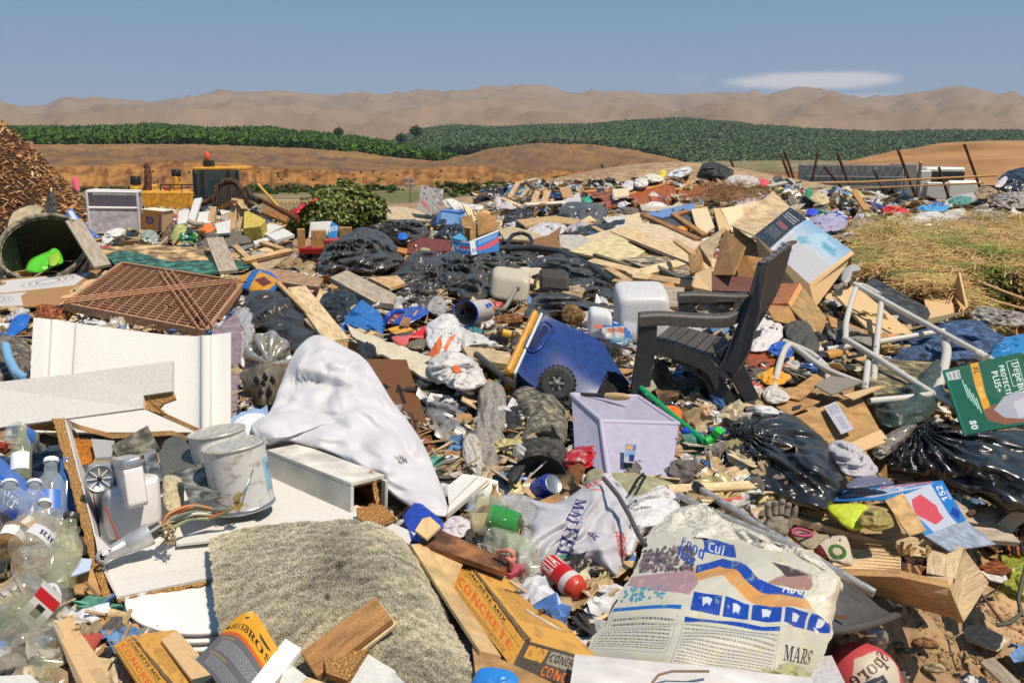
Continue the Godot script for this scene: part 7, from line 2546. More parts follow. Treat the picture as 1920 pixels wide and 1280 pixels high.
func make_chair() -> void:
	var m := lin(.026,.023,.022,.42,grime(4))
	var mt := lin(.085,.072,.062,.55,grime(5))
	var o := thing("garden_chair","black plastic slatted garden armchair standing tilted on the rubbish","chair",pt(1300,760,3.45))
	var mb := MB.new()
	var arm := func(called: String,ctrl: Array,wide: float,drop: float) -> void:
		var p := pva([])
		for q in ctrl:
			p.append(pt(q[0],q[1],q[2]))
		p = spline(p,24)
		var a := []
		var n := p.size()
		for k in 9:
			var row := pva([])
			for i in n:
				var s: float = [-.5,-.5,-.46,-.25,.0,.25,.46,.5,.5][k]
				var h: float = [-1,-.35,-.08,.0,.02,.0,-.08,-.35,-1][k]
				row.append(p[i] + Vector3(.05,0,-1).normalized() * (s * wide) + Vector3.UP * (h * drop))
			a.append(row)
		var b := MB.new()
		b.grid(a,false,false)
		b.slab(pva([a[0][0],a[2][0],a[4][0],a[6][0],a[8][0]]),.003,p[0] - cb.x)
		part(called,b,mt,o)
	arm.call("armrest",[[1198,586,3.38],[1240,584,3.39],[1310,588,3.41],[1360,588,3.43],[1386,578,3.46]],.072,.045)
	arm.call("armrest",[[1272,548,3.88],[1310,547,3.89],[1370,550,3.91],[1400,550,3.93]],.072,.04)
	var legs := [
		["front_leg",[[1198,600],[1233,602],[1231,650],[1222,690],[1219,738],[1182,744],[1188,700],[1196,650]],3.37,.03],
		["front_leg",[[1273,558],[1300,560],[1302,590],[1296,600],[1274,596]],3.86,.03],
		["rear_leg",[[1345,660],[1378,640],[1398,690],[1432,762],[1408,772],[1380,720]],3.44,.03],
		["rear_leg",[[1310,690],[1350,700],[1394,772],[1368,780],[1330,735]],3.42,.03],
	]
	for l in legs:
		mb = MB.new()
		var p := pva([])
		for q in l[1]:
			p.append(pt(q[0],q[1],l[2]))
		mb.slab(p,l[3],eye)
		part(l[0],mb,m,o)
	mb = MB.new()
	for q in [[[1273,556],[1390,560],[1390,566],[1312,566],[1300,580],[1294,598],[1273,596]],[[1380,560],[1402,556],[1390,600],[1372,596]]]:
		var p := pva([])
		for e in q:
			p.append(pt(e[0],e[1],3.87))
		mb.slab(p,.02,eye)
	part("side_panel",mb,mt,o)
	for k in 7:
		var t0 := k / 7.0
		var t1 := (k + .9) / 7.0
		mb = MB.new()
		var rows := []
		for t in [t0,t1]:
			var nr := [lerpf(1228,1348,t),lerpf(634,690,t * t * .5 + t * .5),3.4 + .02 * t]
			var fr := [lerpf(1262,1385,t),lerpf(606,640,t),3.86]
			rows.append([nr,[(nr[0] + fr[0]) * .5 - 2,(nr[1] + fr[1]) * .5 + 3,3.63],fr])
		sheet(mb,rows,10,3,{thick=.012})
		part("seat_slat",mb,mt,o)
	mb = MB.new()
	sheet(mb,[[[1228,636,3.385],[1290,654,3.385],[1335,676,3.39],[1352,712,3.4]],[[1230,662,3.385],[1285,680,3.385],[1325,700,3.39],[1344,735,3.4]]],30,6,{thick=.02})
	part("seat_apron",mb,m,o)
	one(o,"seat_underside","slab",[pva([pt(1232,650,3.42),pt(1340,720,3.42),pt(1380,700,3.86),pt(1280,640,3.86)]),.01,eye],m)
	for k in 6:
		var t := k / 5.0
		var t2 := t + .14
		mb = MB.new()
		var topx := lerpf(1432,1478,t)
		var topy := lerpf(492,458,t)
		var d := lerpf(3.4,3.92,t)
		var d2 := lerpf(3.4,3.92,t2)
		sheet(mb,[[[topx,topy,d + .12],[lerpf(1408,1450,t),lerpf(575,545,t),d + .02],[lerpf(1362,1398,t),lerpf(690,640,t),d - .02]],[[topx + 10,topy - 5,d2 + .12],[lerpf(1420,1462,t),lerpf(570,540,t),d2 + .02],[lerpf(1376,1408,t),lerpf(684,636,t),d2 - .02]]],24,4,{thick=.022})
		part("back_slat",mb,m,o)
		one(o,"slat_cap","beam",[pt(topx - 1,topy + 1,d + .115),pt(topx + 11,topy - 5,d2 + .115),Vector3(.03,.0,.0),Vector3(0,.012,0),.003],mt)
	one(o,"back_frame","slab",[pva([pt(1424,500,3.36),pt(1440,488,3.36),pt(1424,580,3.34),pt(1404,660,3.34),pt(1380,700,3.36),pt(1356,694,3.38),pt(1388,620,3.36),pt(1410,560,3.36)]),.03,eye],m)
	mb = MB.new()
	for q in [[1405,590],[1390,640]]:
		mb.slab(pva([pt(q[0],q[1],3.42),pt(q[0] + 40,q[1] - 20,3.95),pt(q[0] + 36,q[1] - 10,3.95),pt(q[0] - 4,q[1] + 12,3.42)]),.015,eye)
	part("back_rail",mb,m,o)
	mb = MB.new()
	pbox(mb,1276,728,1372,800,3.5,.2,.02,.15)
	solo("dark_box","dark grey plastic box standing under the garden chair","box",mb,lin(.02,.022,.022,.6))
	bag("cork_bit","small brown cork lump before the dark box","cork",[[1312,766],[1320,756],[1330,764],[1332,776],[1322,780]],3.15,3.2,mat("c99a70",.8),{bulge=.02,amp=.01,ring=8,seg=20})
	board("yellow_carton","yellow printed carton seen between the chair's legs","carton",[[1206,676,3.75],[1228,664,3.85],[1226,712,3.6],[1200,722,3.55]],.02,mat("e8b030",.6,grime(5)))
	board("brown_board","brown board standing under the chair's seat","board",[[1232,668,3.8],[1254,690,3.75],[1274,740,3.5],[1236,752,3.45],[1222,712,3.6]],.02,lin(.22,.115,.045,.8,stain(4)))
	board("white_scrap_paper","white and yellow printed paper below the yellow carton","paper",[[1200,722,3.5],[1222,708,3.56],[1232,726,3.45],[1212,740,3.4]],.002,mat("d8cfae",.7,chips(9)))
	cloth("white_rubble","pale torn papers between the chair's rear legs","paper",[[[1365,690,3.75],[1385,700,3.72]],[[1380,745,3.5],[1410,755,3.46]],[[1395,770,3.4],[1425,772,3.4]]],10,14,mat("c9b49c",.8,stain(12)),{amp=.05,f=9,jag=.02})

func make_right() -> void:
	var o: Node3D
	var mb := MB.new()
	var im: Image
	im = paper("tv",512,320,Color(.80,.79,.80))
	rec(im,[0,0,512,6],.2,.24,.3)
	pol(im,[0,0,150,0,150,320,0,320],.14,.13,.13)
	for y in range(6,160):
		var t := y / 160.0
		im.fill_rect(Rect2i(150,y,362,1),Color(.55,.72,.86).lerp(Color(.82,.84,.88),t))
	pol(im,[280,20,420,40,430,110,330,130,270,90],.70,.84,.92)
	pol(im,[330,60,440,50,470,90,380,110],.45,.68,.80)
	pol(im,[240,100,300,120,290,160,230,150],.50,.72,.80)
	soften(im,20)
	rec(im,[0,0,146,320],.14,.13,.13)
	rows_of_text(im,Rect2i(20,40,110,60),3,Color(.75,.73,.72),3)
	rec(im,[30,130,90,40],.55,.28,.28)
	rows_of_text(im,Rect2i(24,190,100,70),6,Color(.5,.48,.47),5)
	rec(im,[170,230,100,30],.45,.48,.58)
	rows_of_text(im,Rect2i(170,270,120,24),2,Color(.55,.56,.62),8)
	wear(im,.15,Color(.7,.72,.78),.05,9)
	var tl := pt(1482,388,6.1)
	var tr := pt(1598,470,5.7)
	var br := pt(1518,532,5.05)
	var bl := pt(1416,440,5.35)
	o = thing("television_carton","large carton with printed television picture leaning behind the garden chair","carton",pt(1500,560,5.2))
	panel(o,"printed_face",tl,tr,br,bl,.006,print_mat("tv_print",im,.35),eye,true)
	var dpt := Vector3(-.02,-.26,.03)
	panel(o,"lower_face",bl,br,pt(1528,575,5),pt(1428,512,5.3),.006,m_card,eye)
	panel(o,"end_face",br,tr,pt(1588,498,5.62),pt(1530,576,5),.006,m_card,eye)
	panel(o,"card_rim",br + Vector3(0,.003,0),tr + Vector3(0,.003,0),pt(1602,476,5.68),pt(1520,542,5.04),.006,m_card,eye)
	pan(o,"top_flap",[[1370,422,5.65],[1450,358,6.35],[1482,388,6.1],[1416,442,5.36]],.006,lin(.60,.43,.25,.85,grime(1.5)))
	panel(o,"upper_face",tl,tr,tr + Vector3(.05,-.25,-.1),tl + Vector3(.05,-.25,-.1),.006,m_card,eye + Vector3(0,0,-20))
	o = thing("flap_carton","big brown carton with standing flaps left of the television carton","carton",pt(1400,520,5.3))
	pan(o,"front_flap",[[1360,428,5.6],[1398,462,5.2],[1376,515,5.05],[1336,515,5.3]],.006,m_kraft)
	pan(o,"inner_flap",[[1374,424,5.75],[1440,468,5.35],[1420,520,5.15],[1384,518,5.3]],.006,m_kraft)
	pan(o,"base_side",[[1334,516,5.28],[1425,520,5.1],[1420,548,4.95],[1328,544,5.05]],.006,lin(.13,.05,.035,.8))
	pan(o,"left_side",[[1310,458,5.9],[1358,426,6],[1340,470,5.6],[1332,490,5.4]],.006,lin(.60,.43,.25,.85,grime(1.5)))
	pan(o,"left_inner",[[1310,460,5.88],[1332,490,5.4],[1336,505,5.35],[1305,478,5.75]],.006,m_cardd)
	for q in [[[[1290,478,5.9],[1314,474,5.8],[1318,506,5.4],[1296,512,5.5]],m_kraft,"small brown box end left of the big flap carton"],[[[1262,450,6.6],[1270,448,6.6],[1308,472,6],[1302,480,5.9]],m_wood,"short reddish post end sticking out above the brown box end"],[[[1304,512,5.4],[1334,500,5.4],[1334,545,5],[1300,538,5.1]],m_card,"tan carton corner below the brown box end"]]:
		board("carton_piece",q[2],"carton",q[0],.02,q[1])
	o = thing("wooden_crate","reddish wooden crate box upside down before the television carton","crate",pt(1480,620,4.6))
	pan(o,"top_board",[[1450,532,5],[1500,530,5.05],[1478,568,4.6],[1436,570,4.55]],.012,mat("b8703c",.5,grime(3)))
	pan(o,"light_edge",[[1500,530,5.04],[1506,540,4.98],[1484,576,4.55],[1478,568,4.59]],.01,mat("d89a58",.6))
	pan(o,"end_board",[[1482,576,4.56],[1508,540,4.97],[1552,598,4.7],[1538,632,4.45]],.01,lin(.40,.25,.10,.8,grime(3)))
	pan(o,"front_board",[[1436,571,4.54],[1480,574,4.55],[1500,612,4.5],[1452,600,4.5]],.01,m_kraft)
	bag("white_pillow","white plastic bag bulging under the wooden crate","bag",[[1400,640],[1408,602],[1425,588],[1450,588],[1466,605],[1468,628],[1455,648],[1428,660],[1405,658]],4.1,4.7,mat("e0d8d8",.4,crinkle(3)),puff(.16,.03))
	bag("grey_net","grey translucent net cloth between wooden crate and walking aid","net cloth",[[1462,580],[1480,578],[1512,600],[1530,628],[1536,655],[1510,656],[1480,640],[1470,610]],4.1,4.8,mat("8f8b84",.7,{tex="weave",s=25.0}),{bulge=.08,amp=.05,kind="cloth"})
	bag("orange_tub","orange red tub under the white plastic bag","tub",[[1396,665],[1430,660],[1462,668],[1480,690],[1460,712],[1420,716],[1400,700]],3.8,4.2,mat("b85a28",.5,grime(4)),{bulge=.06,amp=.015,kind="soft"})
	bag("yellow_rag","yellow orange crumpled rag before the orange tub","rag",[[1420,706],[1436,696],[1450,688],[1470,698],[1484,706],[1470,720],[1440,722]],3.65,3.9,mat("eba838",.7,crinkle(9)),{bulge=.05,amp=.05,f=9.0})
	bag("white_tangle","white crumpled plastic at the foot of the walker","plastic",[[1430,735],[1445,722],[1462,728],[1480,740],[1476,752],[1450,756],[1434,750]],3.4,3.6,mat("d6d0ca",.5,crinkle(9)),{bulge=.05,amp=.05,f=9.0})
	bag("white_strip_bag","white and red paper bag right of the orange tub","paper bag",[[1466,672],[1490,676],[1530,690],[1560,704],[1540,712],[1500,700],[1474,690]],3.85,4.1,mat("ddd6d0",.5,grime(5)),puff(.05,.03))
	bag("blue_wrap","blue plastic wrap under the white plastic bag's right end","plastic wrap",[[1440,656],[1462,640],[1484,650],[1486,668],[1464,670]],4,4.15,mat("2a62c8",.4),puff(.04,.03))
	o = thing("cable_coil","coil of black cable behind the walker","cable",pt(1590,660,4.2))
	for i in 6:
		mb = MB.new()
		var pp := pva([])
		for k in 28:
			var a := TAU * k / 27.0
			pp.append(pt(1582 + cos(a) * (44 - i * 4),656 + sin(a) * (16 - i * 1.5) + i * 1.5,4.25 - sin(a) * .12 - i * .01))
		mb.tube(pp,.009,6)
		part("cable_turn",mb,m_bin,o)
	im = paper("tin",128,64,Color(.10,.24,.52))
	rec(im,[0,0,40,64],.85,.6,.3)
	rec(im,[90,0,10,64],.8,.8,.82)
	bottle("spray_can","blue and orange spray can lying in the cable coil",pt(1548,670,4.1),pt(1584,662,4.15) - pt(1548,670,4.1),.13,.028,print_mat("tin_print",im,.35),null,null,"","spray can")
	o = thing("walker","aluminium walker of bent tubes lying on its side","",pt(1640,740,3.6))
	var tube := lin(.60,.57,.51,.35,{metal=.1,tex="dust",s=5.0})
	var r := .0135
	var runs := [
		[[1602,532,4.75],[1680,576,4.5],[1770,625,4.25],[1870,680,3.95]],
		[[1586,640,4.15],[1588,600,4.4],[1604,545,4.7],[1616,535,4.75],[1650,552,4.65]],
		[[1584,634,4.15],[1640,668,3.95],[1740,732,3.65],[1800,766,3.5]],
		[[1654,560,4.62],[1645,640,4.2],[1638,720,3.75]],
		[[1622,732,3.65],[1628,680,3.9]],
		[[1452,730,3.62],[1460,690,3.8],[1474,652,4.05],[1490,650,4.08],[1545,690,3.85],[1622,722,3.65]],
		[[1470,640,4.2],[1520,662,4.05],[1552,690,3.85]],
		[[1518,660,4.1],[1640,642,4.3],[1770,620,4.4]],
		[[1630,752,3.5],[1700,746,3.55],[1745,740,3.6]],
		[[1770,632,4.3],[1776,660,4.15],[1768,700,3.9],[1755,740,3.65]],
	]
	for q in runs:
		mb = MB.new()
		var pp := pva([])
		for e in q:
			pp.append(pt(e[0],e[1],e[2]))
		mb.tube(spline(pp,maxi(2,(q.size() - 1) * 6)),r if q != runs[9] else .02,12)
		part("frame_tube",mb,tube,o)
	for q in [[1842,668,4.02],[1768,742,3.62]]:
		one(o,"rubber_tip","tube",[pair([q[0] - 8,q[1] - 5,q[2]],[q[0] + 8,q[1] + 5,q[2] - .04]),.022,14],mat("cfcac2",.5))
	mb = MB.new()
	for q in [[1653,566,4.58],[1643,650,4.12],[1638,700,3.84]]:
		mb.lathe([[.0,.004],[.005,.0]],pt(q[0],q[1],q[2] - .012),Vector3(0,.2,1),10)
	part("rivet",mb,m_bin,o)
	o = thing("metal_housing","long dark grey sheet metal housing behind the walker","",pt(1690,590,5))
	pan(o,"upper_face",[[1622,532,5.5],[1638,520,5.7],[1740,576,5.2],[1722,604,4.85]],.01,mat("7d7469",.4,{metal=.6,tex="stain",s=3.0}))
	pan(o,"front_face",[[1622,533,5.49],[1722,605,4.84],[1708,612,4.78],[1610,545,5.4]],.01,mat("4b443d",.5,{metal=.5}))
	pan(o,"end_cap",[[1722,604,4.84],[1740,576,5.19],[1746,590,5.1],[1726,616,4.78]],.01,mat("3c352f",.6))
	board("tan_board","tan cardboard sheet under the walker","cardboard",[[1560,545,5.2],[1606,536,5.4],[1712,624,4.7],[1640,630,4.55],[1600,590,4.85]],.01,m_card)
	board("brown_edge_board","orange brown board edge below the tan cardboard sheet","board",[[1552,590,4.85],[1640,625,4.55],[1712,625,4.6],[1660,640,4.45],[1560,612,4.6]],.02,lin(.50,.27,.09,.8,grime(3)))
	bag("grey_crumpled_sheet","grey crumpled cloth right of the net cloth","cloth",[[1552,616],[1580,608],[1620,625],[1650,640],[1640,655],[1600,645],[1566,640]],4.2,4.6,mat("8e877c",.7,crinkle(8)),puff(.06,.04))
	bag("grey_elbow","grey plastic pipe elbow at the walker's upper end","pipe elbow",[[1578,520],[1584,504],[1600,495],[1614,502],[1612,508],[1600,512],[1594,528],[1582,530]],4.95,5.2,mat("b3aeaa",.4),{bulge=.05,amp=.005,kind="soft"})
	o = thing("open_carton","open brown carton with upright flap on the hay","carton",pt(1780,590,5.2))
	pan(o,"back_panel",[[1727,541,5.75],[1784,541,5.75],[1790,586,5.15],[1744,598,5]],.006,m_card)
	pan(o,"right_flap",[[1798,510,5.5],[1812,575,5.2],[1806,582,5.1],[1786,548,5.5]],.006,lin(.5,.27,.09,.8))
	pan(o,"flap_edge",[[1798,510,5.49],[1802,511,5.49],[1816,576,5.18],[1812,577,5.18]],.006,m_card)
	pan(o,"front_flap",[[1704,618,4.75],[1746,596,5],[1814,582,5.05],[1760,602,4.8]],.006,mat("8a7a55",.85))
	pan(o,"left_flap",[[1725,590,5.1],[1735,575,5.3],[1744,598,5],[1730,612,4.85]],.006,m_kraft)
	bag("denim_bundle","blue denim bundle lying behind the walker","denim",[[1640,668],[1655,640],[1690,625],[1740,618],[1790,602],[1840,604],[1862,622],[1882,634],[1870,650],[1850,668],[1820,676],[1760,678],[1700,682],[1660,680]],4.25,5,mat("4a6da0",.8,{tex="stain",s=4,bump="weave",bs=.05}),{bulge=.18,amp=.05,f=4,kind="cloth",dir=Vector2(1,-.1),seg=110,ring=28})
	bag("blue_film","turquoise blue plastic film at the right edge above the green box","plastic film",[[1856,668],[1868,645],[1890,632],[1930,628],[1950,660],[1910,672],[1880,680]],4.1,4.6,mat("2f86c8",.25,crinkle(6)),{bulge=.08,amp=.07,f=7.0})
	bag("white_shred","whitish plastic shreds on the hay right of the open carton","plastic film",[[1820,590],[1840,575],[1880,580],[1930,590],[1940,610],[1890,612],[1840,605]],4.9,5.2,mat("c4b8ac",.5,{bump="crinkle",s=6,tex="stain"}),{bulge=.05,amp=.06,f=8.0})
	bag("dark_green_tarp","dark green tarpaulin draped below the denim bundle","tarpaulin",[[1640,770],[1660,740],[1700,720],[1740,690],[1760,672],[1772,690],[1765,740],[1745,780],[1700,800],[1660,800]],3.35,4.1,lin(.05,.075,.06,.4,{bump="crinkle",s=4,tex="grime"}),{bulge=.08,amp=.07,f=4.5,dir=Vector2(1,-1)})
	board("beige_sheet","beige sheet standing behind the walker's lower bars","sheet",[[1560,682,4.1],[1640,672,4.2],[1770,680,4.2],[1740,700,4],[1690,735,3.75],[1640,740,3.7],[1622,700,3.9]],.01,mat("a8976f",.8,stain(3)))
	im = paper("dep",512,512,Color(.02,.36,.26))
	for y in 512:
		im.fill_rect(Rect2i(0,y,512,1),Color(.02,.36,.26).lerp(Color(.02,.27,.22),y / 512))
	pol(im,[178,0,230,0,226,400,176,400],.88,.62,.10)
	write(im,"XL",Vector2(190,30),34,Color(.25,.2,.08),PI / 2)
	write(im,"PLUS",Vector2(190,180),26,Color(.95,.85,.6),PI / 2)
	rec(im,[18,24,84,66],.85,.87,.86)
	for k in 11:
		im.fill_rect(Rect2i(24 + k * 7,30,1 + (k * 7) % 4,54),Color(.03,.05,.05))
	write(im,"Depend",Vector2(420,60),44,Color(.85,.92,.88),PI / 2,true)
	for e in [[404,46,4,190],[476,46,4,190],[404,46,74,4],[404,232,74,4]]:
		im.fill_rect(Rect2i(e[0],e[1],e[2],e[3]),Color(.8,.9,.85))
	write(im,"PROTECTION",Vector2(350,60),34,Color(.85,.92,.88),PI / 2)
	write(im,"PLUS+",Vector2(296,90),40,Color(.85,.92,.88),PI / 2)
	for k in 5:
		im.fill_rect(Rect2i(104 + k * 12,100 + k * 40,7,150 - k * 8),Color(.7,.84,.78))
	pol(im,[170,360,260,330,512,330,512,500,280,490,180,440],.55,.33,.22)
	pol(im,[240,370,330,290,420,270,512,320,512,470,400,470,290,440],.66,.67,.72)
	pol(im,[380,340,512,320,512,430,380,460],.76,.76,.80)
	write(im,"80",Vector2(60,420),44,Color(.9,.93,.92),PI / 2)
	o = thing("green_box","green printed box with yellow band standing at the right edge","box",pt(1850,810,3.3))
	var ga := pt(1768,694,3.62)
	var gb := pt(1914,660,3.72)
	var gc := pt(1954,790,3.42)
	var gd := pt(1808,815,3.3)
	var gv := Vector3(.16,-.07,-.18)
	panel(o,"printed_face",ga,gb,gc,gd,.006,print_mat("green_print",im,.35),eye,true)
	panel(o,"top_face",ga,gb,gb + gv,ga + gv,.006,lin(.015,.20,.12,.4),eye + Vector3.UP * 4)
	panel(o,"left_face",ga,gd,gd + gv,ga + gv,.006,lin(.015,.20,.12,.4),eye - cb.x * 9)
	var mbk := lin(.010,.010,.011,.3,{spec=.8})
	gbag("glossy black garbage bag with white letters, beside the green toy rake",[[1288,868],[1310,850],[1345,820],[1362,795],[1390,776],[1430,768],[1480,778],[1520,800],[1555,835],[1580,875],[1585,900],[1570,935],[1540,955],[1490,950],[1430,940],[1380,930],[1330,905],[1300,890]],2.62,3.4,mbk,{bulge=.24,amp=.045,f=4.2,dir=Vector2(1,1),stretch=.24,knot=Vector2(1380,812),pleats=25,kamp=1.7,seg=160,ring=52,back=.1})
	var glossy: MeshInstance3D = get_child(get_child_count() - 1)
	mb = MB.new()
	mb.v = glossy.mesh.surface_get_arrays(0)[Mesh.ARRAY_VERTEX]
	for i in mb.v.size():
		mb.v[i] += glossy.position
	var skin := mb
	var ink := MB.new()
	var la: Array = letters("OX")
	for p in la[Mesh.ARRAY_VERTEX]:
		var q: Vector2 = Vector2(1322,868) + Vector2(36,-26) * p.x + Vector2(-22,-40) * (p.y + .5) * .8
		ink.put(pt(q.x,q.y,on(skin,q.x,q.y) - .006),Vector2.ZERO)
	ink.ix = la[Mesh.ARRAY_INDEX] if la[Mesh.ARRAY_INDEX] != null else PackedInt32Array(range(ink.v.size()))
	part("lettering",ink,mat("a8aab0",.5),glossy)
	gbag("black garbage bag below the green box, half in shade",[[1640,860],[1660,830],[1700,802],[1735,792],[1770,800],[1810,820],[1860,815],[1930,812],[1980,860],[1980,950],[1900,960],[1830,930],[1760,905],[1700,890],[1660,880]],2.95,3.5,mbk,{bulge=.18,amp=.05,f=4.2,dir=Vector2(1,.6),stretch=.24,pleats=23,kamp=1.6,knot=Vector2(1720,810),seg=150,ring=44,back=.1})
	bag("shiny_film","shiny grey black film under the dark green tarpaulin","plastic film",[[1636,850],[1650,825],[1690,800],[1720,795],[1700,825],[1670,850],[1650,862]],3,3.4,mat("a59a8c",.2,{metal=.4,bump="crinkle",s=5,bs=.5}),puff(.05,.05))
	o = thing("delivery_carton","opened delivery carton with white label between the black bags","carton",pt(1590,830,3.2))
	im = paper("lbl",64,128,Color(.78,.78,.82))
	rows_of_text(im,Rect2i(8,10,48,40),5,Color(.4,.4,.45))
	for k in 14:
		im.fill_rect(Rect2i(20 + (k % 2) * 14,60 + k * 4,12,2),Color(.2,.2,.25))
	var ca := pt(1474,782,3.25)
	pan(o,"front_panel",[[1476,785,3.3],[1612,738,3.55],[1660,822,3.18],[1560,862,2.98]],.005,m_cardd)
	pan(o,"lower_flap",[[1576,838,3.06],[1652,805,3.22],[1668,826,3.14],[1598,852,3]],.005,m_card)
	pan(o,"white_label",[[1545,762,3.36],[1568,752,3.42],[1602,804,3.17],[1578,814,3.11]],.001,print_mat("ship_label",im,.5),true)
	pan(o,"left_flap",[[1452,760,3.42],[1500,742,3.55],[1538,752,3.45],[1480,778,3.3]],.005,m_cardd)
	pan(o,"dark_print",[[1486,762,3.37],[1504,758,3.4],[1500,766,3.36],[1488,768,3.34]],.001,m_bin)
	pan(o,"upper_flap",[[1466,742,3.5],[1530,700,3.8],[1548,712,3.72],[1500,750,3.45]],.005,m_cardd)
	pan(o,"grey_flap",[[1528,722,3.62],[1558,704,3.72],[1620,714,3.64],[1560,740,3.48]],.005,mat("8c8378",.8))
	pan(o,"torn_flap",[[1580,740,3.46],[1640,724,3.55],[1662,722,3.52],[1600,748,3.4]],.005,m_card)
	bag("floral_paper","white floral paper towel between the two glossy black bags","paper towel",[[1553,845],[1562,828],[1580,824],[1610,838],[1640,868],[1650,880],[1640,892],[1600,894],[1580,885],[1566,865]],2.8,3.05,(func():
		im = paper("floral",128,128,Color(.80,.78,.80))
		wear(im,.28,Color(.5,.48,.52),.14,3)
		return print_mat("floral_print",im,.7)).call(),puff(.08,.03))
	bag("blue_plate","grey blue plastic dish rim behind the sandwich bag box","dish",[[1586,912],[1600,898],[1630,892],[1660,896],[1676,906],[1640,912],[1600,916]],2.7,2.8,mat("6a6a80",.35),{bulge=.03,amp=.004,kind="soft"})
	im = paper("zip",512,256,Color(.16,.52,.82))
	pol(im,[0,150,200,100,330,130,512,40,512,100,330,200,150,170,0,220],.82,.84,.90)
	pol(im,[200,20,460,0,480,30,240,60],.85,.45,.48)
	write(im,"Ziploc",Vector2(90,150),84,Color(.90,.92,.95),-.06)
	wear(im,.12,Color(.7,.8,.9),.06,4)
	var zt := print_mat("zip_top",im,.4)
	im = paper("zip2",384,256,Color(.78,.80,.87))
	pol(im,[0,0,60,0,80,256,0,256],.20,.55,.82)
	pol(im,[70,130,120,40,190,30,250,120,240,200,140,220],.84,.30,.34)
	pol(im,[290,0,384,0,384,256,300,256],.14,.48,.80)
	write(im,"152",Vector2(350,120),44,Color(.92,.93,.95),-1.5)
	write(im,"BAGS",Vector2(374,120),16,Color(.85,.9,.95),-1.5)
	pol(im,[310,190,350,160,378,200,340,240],.06,.22,.62)
	var ze := print_mat("zip_end",im,.4)
	o = thing("sandwich_bag_box","blue and white sandwich bag box lying open on the beam","box",pt(1680,960,2.7))
	var za := pt(1552,938,2.72)
	var zb := pt(1585,918,2.82)
	var zc := pt(1768,900,2.92)
	var zd := pt(1672,936,2.68)
	panel(o,"top_face",zb,zc,zd,za,.004,zt,eye,true)
	pan(o,"long_face",[[1672,936,2.68],[1768,900,2.92],[1812,975,2.8],[1735,1004,2.6]],.004,ze,true)
	pan(o,"brown_flap",[[1660,938,2.64],[1694,924,2.66],[1738,994,2.52],[1706,1004,2.5]],.004,lin(.60,.38,.16,.8,grime(4)))
	pan(o,"inner_floor",[[1560,955,2.66],[1672,940,2.72],[1730,1000,2.62],[1600,1000,2.6]],.004,lin(.3,.2,.1,.8))
	pan(o,"lower_flap",[[1735,1004,2.59],[1812,976,2.78],[1868,1020,2.7],[1780,1032,2.55]],.004,mat("aab4c8",.5,grime(4)))
	bag("yellow_bowl","lime yellow plastic dish inside the sandwich bag box","dish",[[1550,950],[1580,944],[1616,944],[1630,955],[1625,985],[1600,994],[1575,980]],2.52,2.66,mat("c8d430",.4),{bulge=.03,amp=.008,kind="soft"})
	bag("food_wrapper","yellow and red wrapper beside the lime yellow dish","wrapper",[[1612,980],[1622,958],[1650,952],[1672,968],[1676,988],[1650,994],[1625,990]],2.46,2.56,mat("c9b060",.5,chips(9)),puff(.03,.03))
	o = thing("timber_trough","pale timber trough of planks with broken hole, lying on the dirt","timber",pt(1700,1120,2.6))
	var tm := lin(.68,.50,.29,.75,{tex="wood",tri=false,s=1.5,sy=4.5})
	pan(o,"back_plank",[[1380,942,2.62],[1480,955,2.72],[1812,1028,2.58],[1690,1022,2.62]],.02,tm)
	pan(o,"end_plank",[[1806,1024,2.6],[1855,1092,2.5],[1808,1166,2.46],[1780,1100,2.4]],.02,lin(.62,.46,.27,.75,{tex="wood",tri=false,s=2,sy=4.5}),false,eye + cb.x * 2)
	pan(o,"side_plank",[[1690,1082,2.36],[1780,1102,2.4],[1808,1166,2.47],[1500,1075,2.45]],.02,lin(.48,.28,.11,.75,{tex="wood",tri=false,s=1.5,sy=4.5}))
	pan(o,"floor_plank",[[1500,1030,2.52],[1690,1028,2.6],[1690,1088,2.4],[1520,1062,2.46]],.012,tm)
	mb = MB.new()
	for i in 9:
		var t := i / 9.0
		mb.beam(pt(1545 + 4 * t,1012 + 62 * t,2.6 - .19 * t),pt(1688,1026 + 54 * t,2.6 - .18 * t),Vector3(0,.003,.003),Vector3(0,.004,0),.0)
	part("floor_groove",mb,lin(.40,.27,.14,.8),o)
	for q in [[[1690,1022,2.615],[1808,1026,2.58],[1800,1052,2.52],[1686,1038,2.58]],[[1686,1078,2.43],[1790,1082,2.44],[1780,1103,2.4],[1690,1083,2.385]],[[1740,1038,2.55],[1802,1048,2.52],[1792,1084,2.44],[1738,1074,2.46]]]:
		one(o,"lid_plank","slab",[wps(q),.02,eye],lin(.62,.46,.27,.75,{tex="wood",tri=false,s=2,sy=4.5}))
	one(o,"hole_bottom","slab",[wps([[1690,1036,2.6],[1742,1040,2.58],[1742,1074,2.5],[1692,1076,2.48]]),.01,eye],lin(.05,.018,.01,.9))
	var g := RandomNumberGenerator.new()
	g.seed = 6
	for i in 26:
		mb = MB.new()
		var sx := g.randf_range(1688,1742)
		var sy := 1040 + g.randf_range(-4,4) if i < 20 else 1074 + g.randf_range(-3,3)
		var a := pt(sx,sy,2.54 - (sy - 1040) * .003)
		mb.beam(a,a + Vector3(g.randf_range(-.014,.014),g.randf_range(.008,.03),g.randf_range(-.012,.012)),Vector3(g.randf_range(.004,.010),0,0),Vector3(0,0,.003),.0)
		part("splinter",mb,lin(.50,.28,.11,.8),o)
	var gm := mat("a39884",.85,{tex="grime",s=8,rim=.3})
	o = thing("work_glove","grey work glove standing upright against the timber trough","glove",pt(1460,1000,2.45))
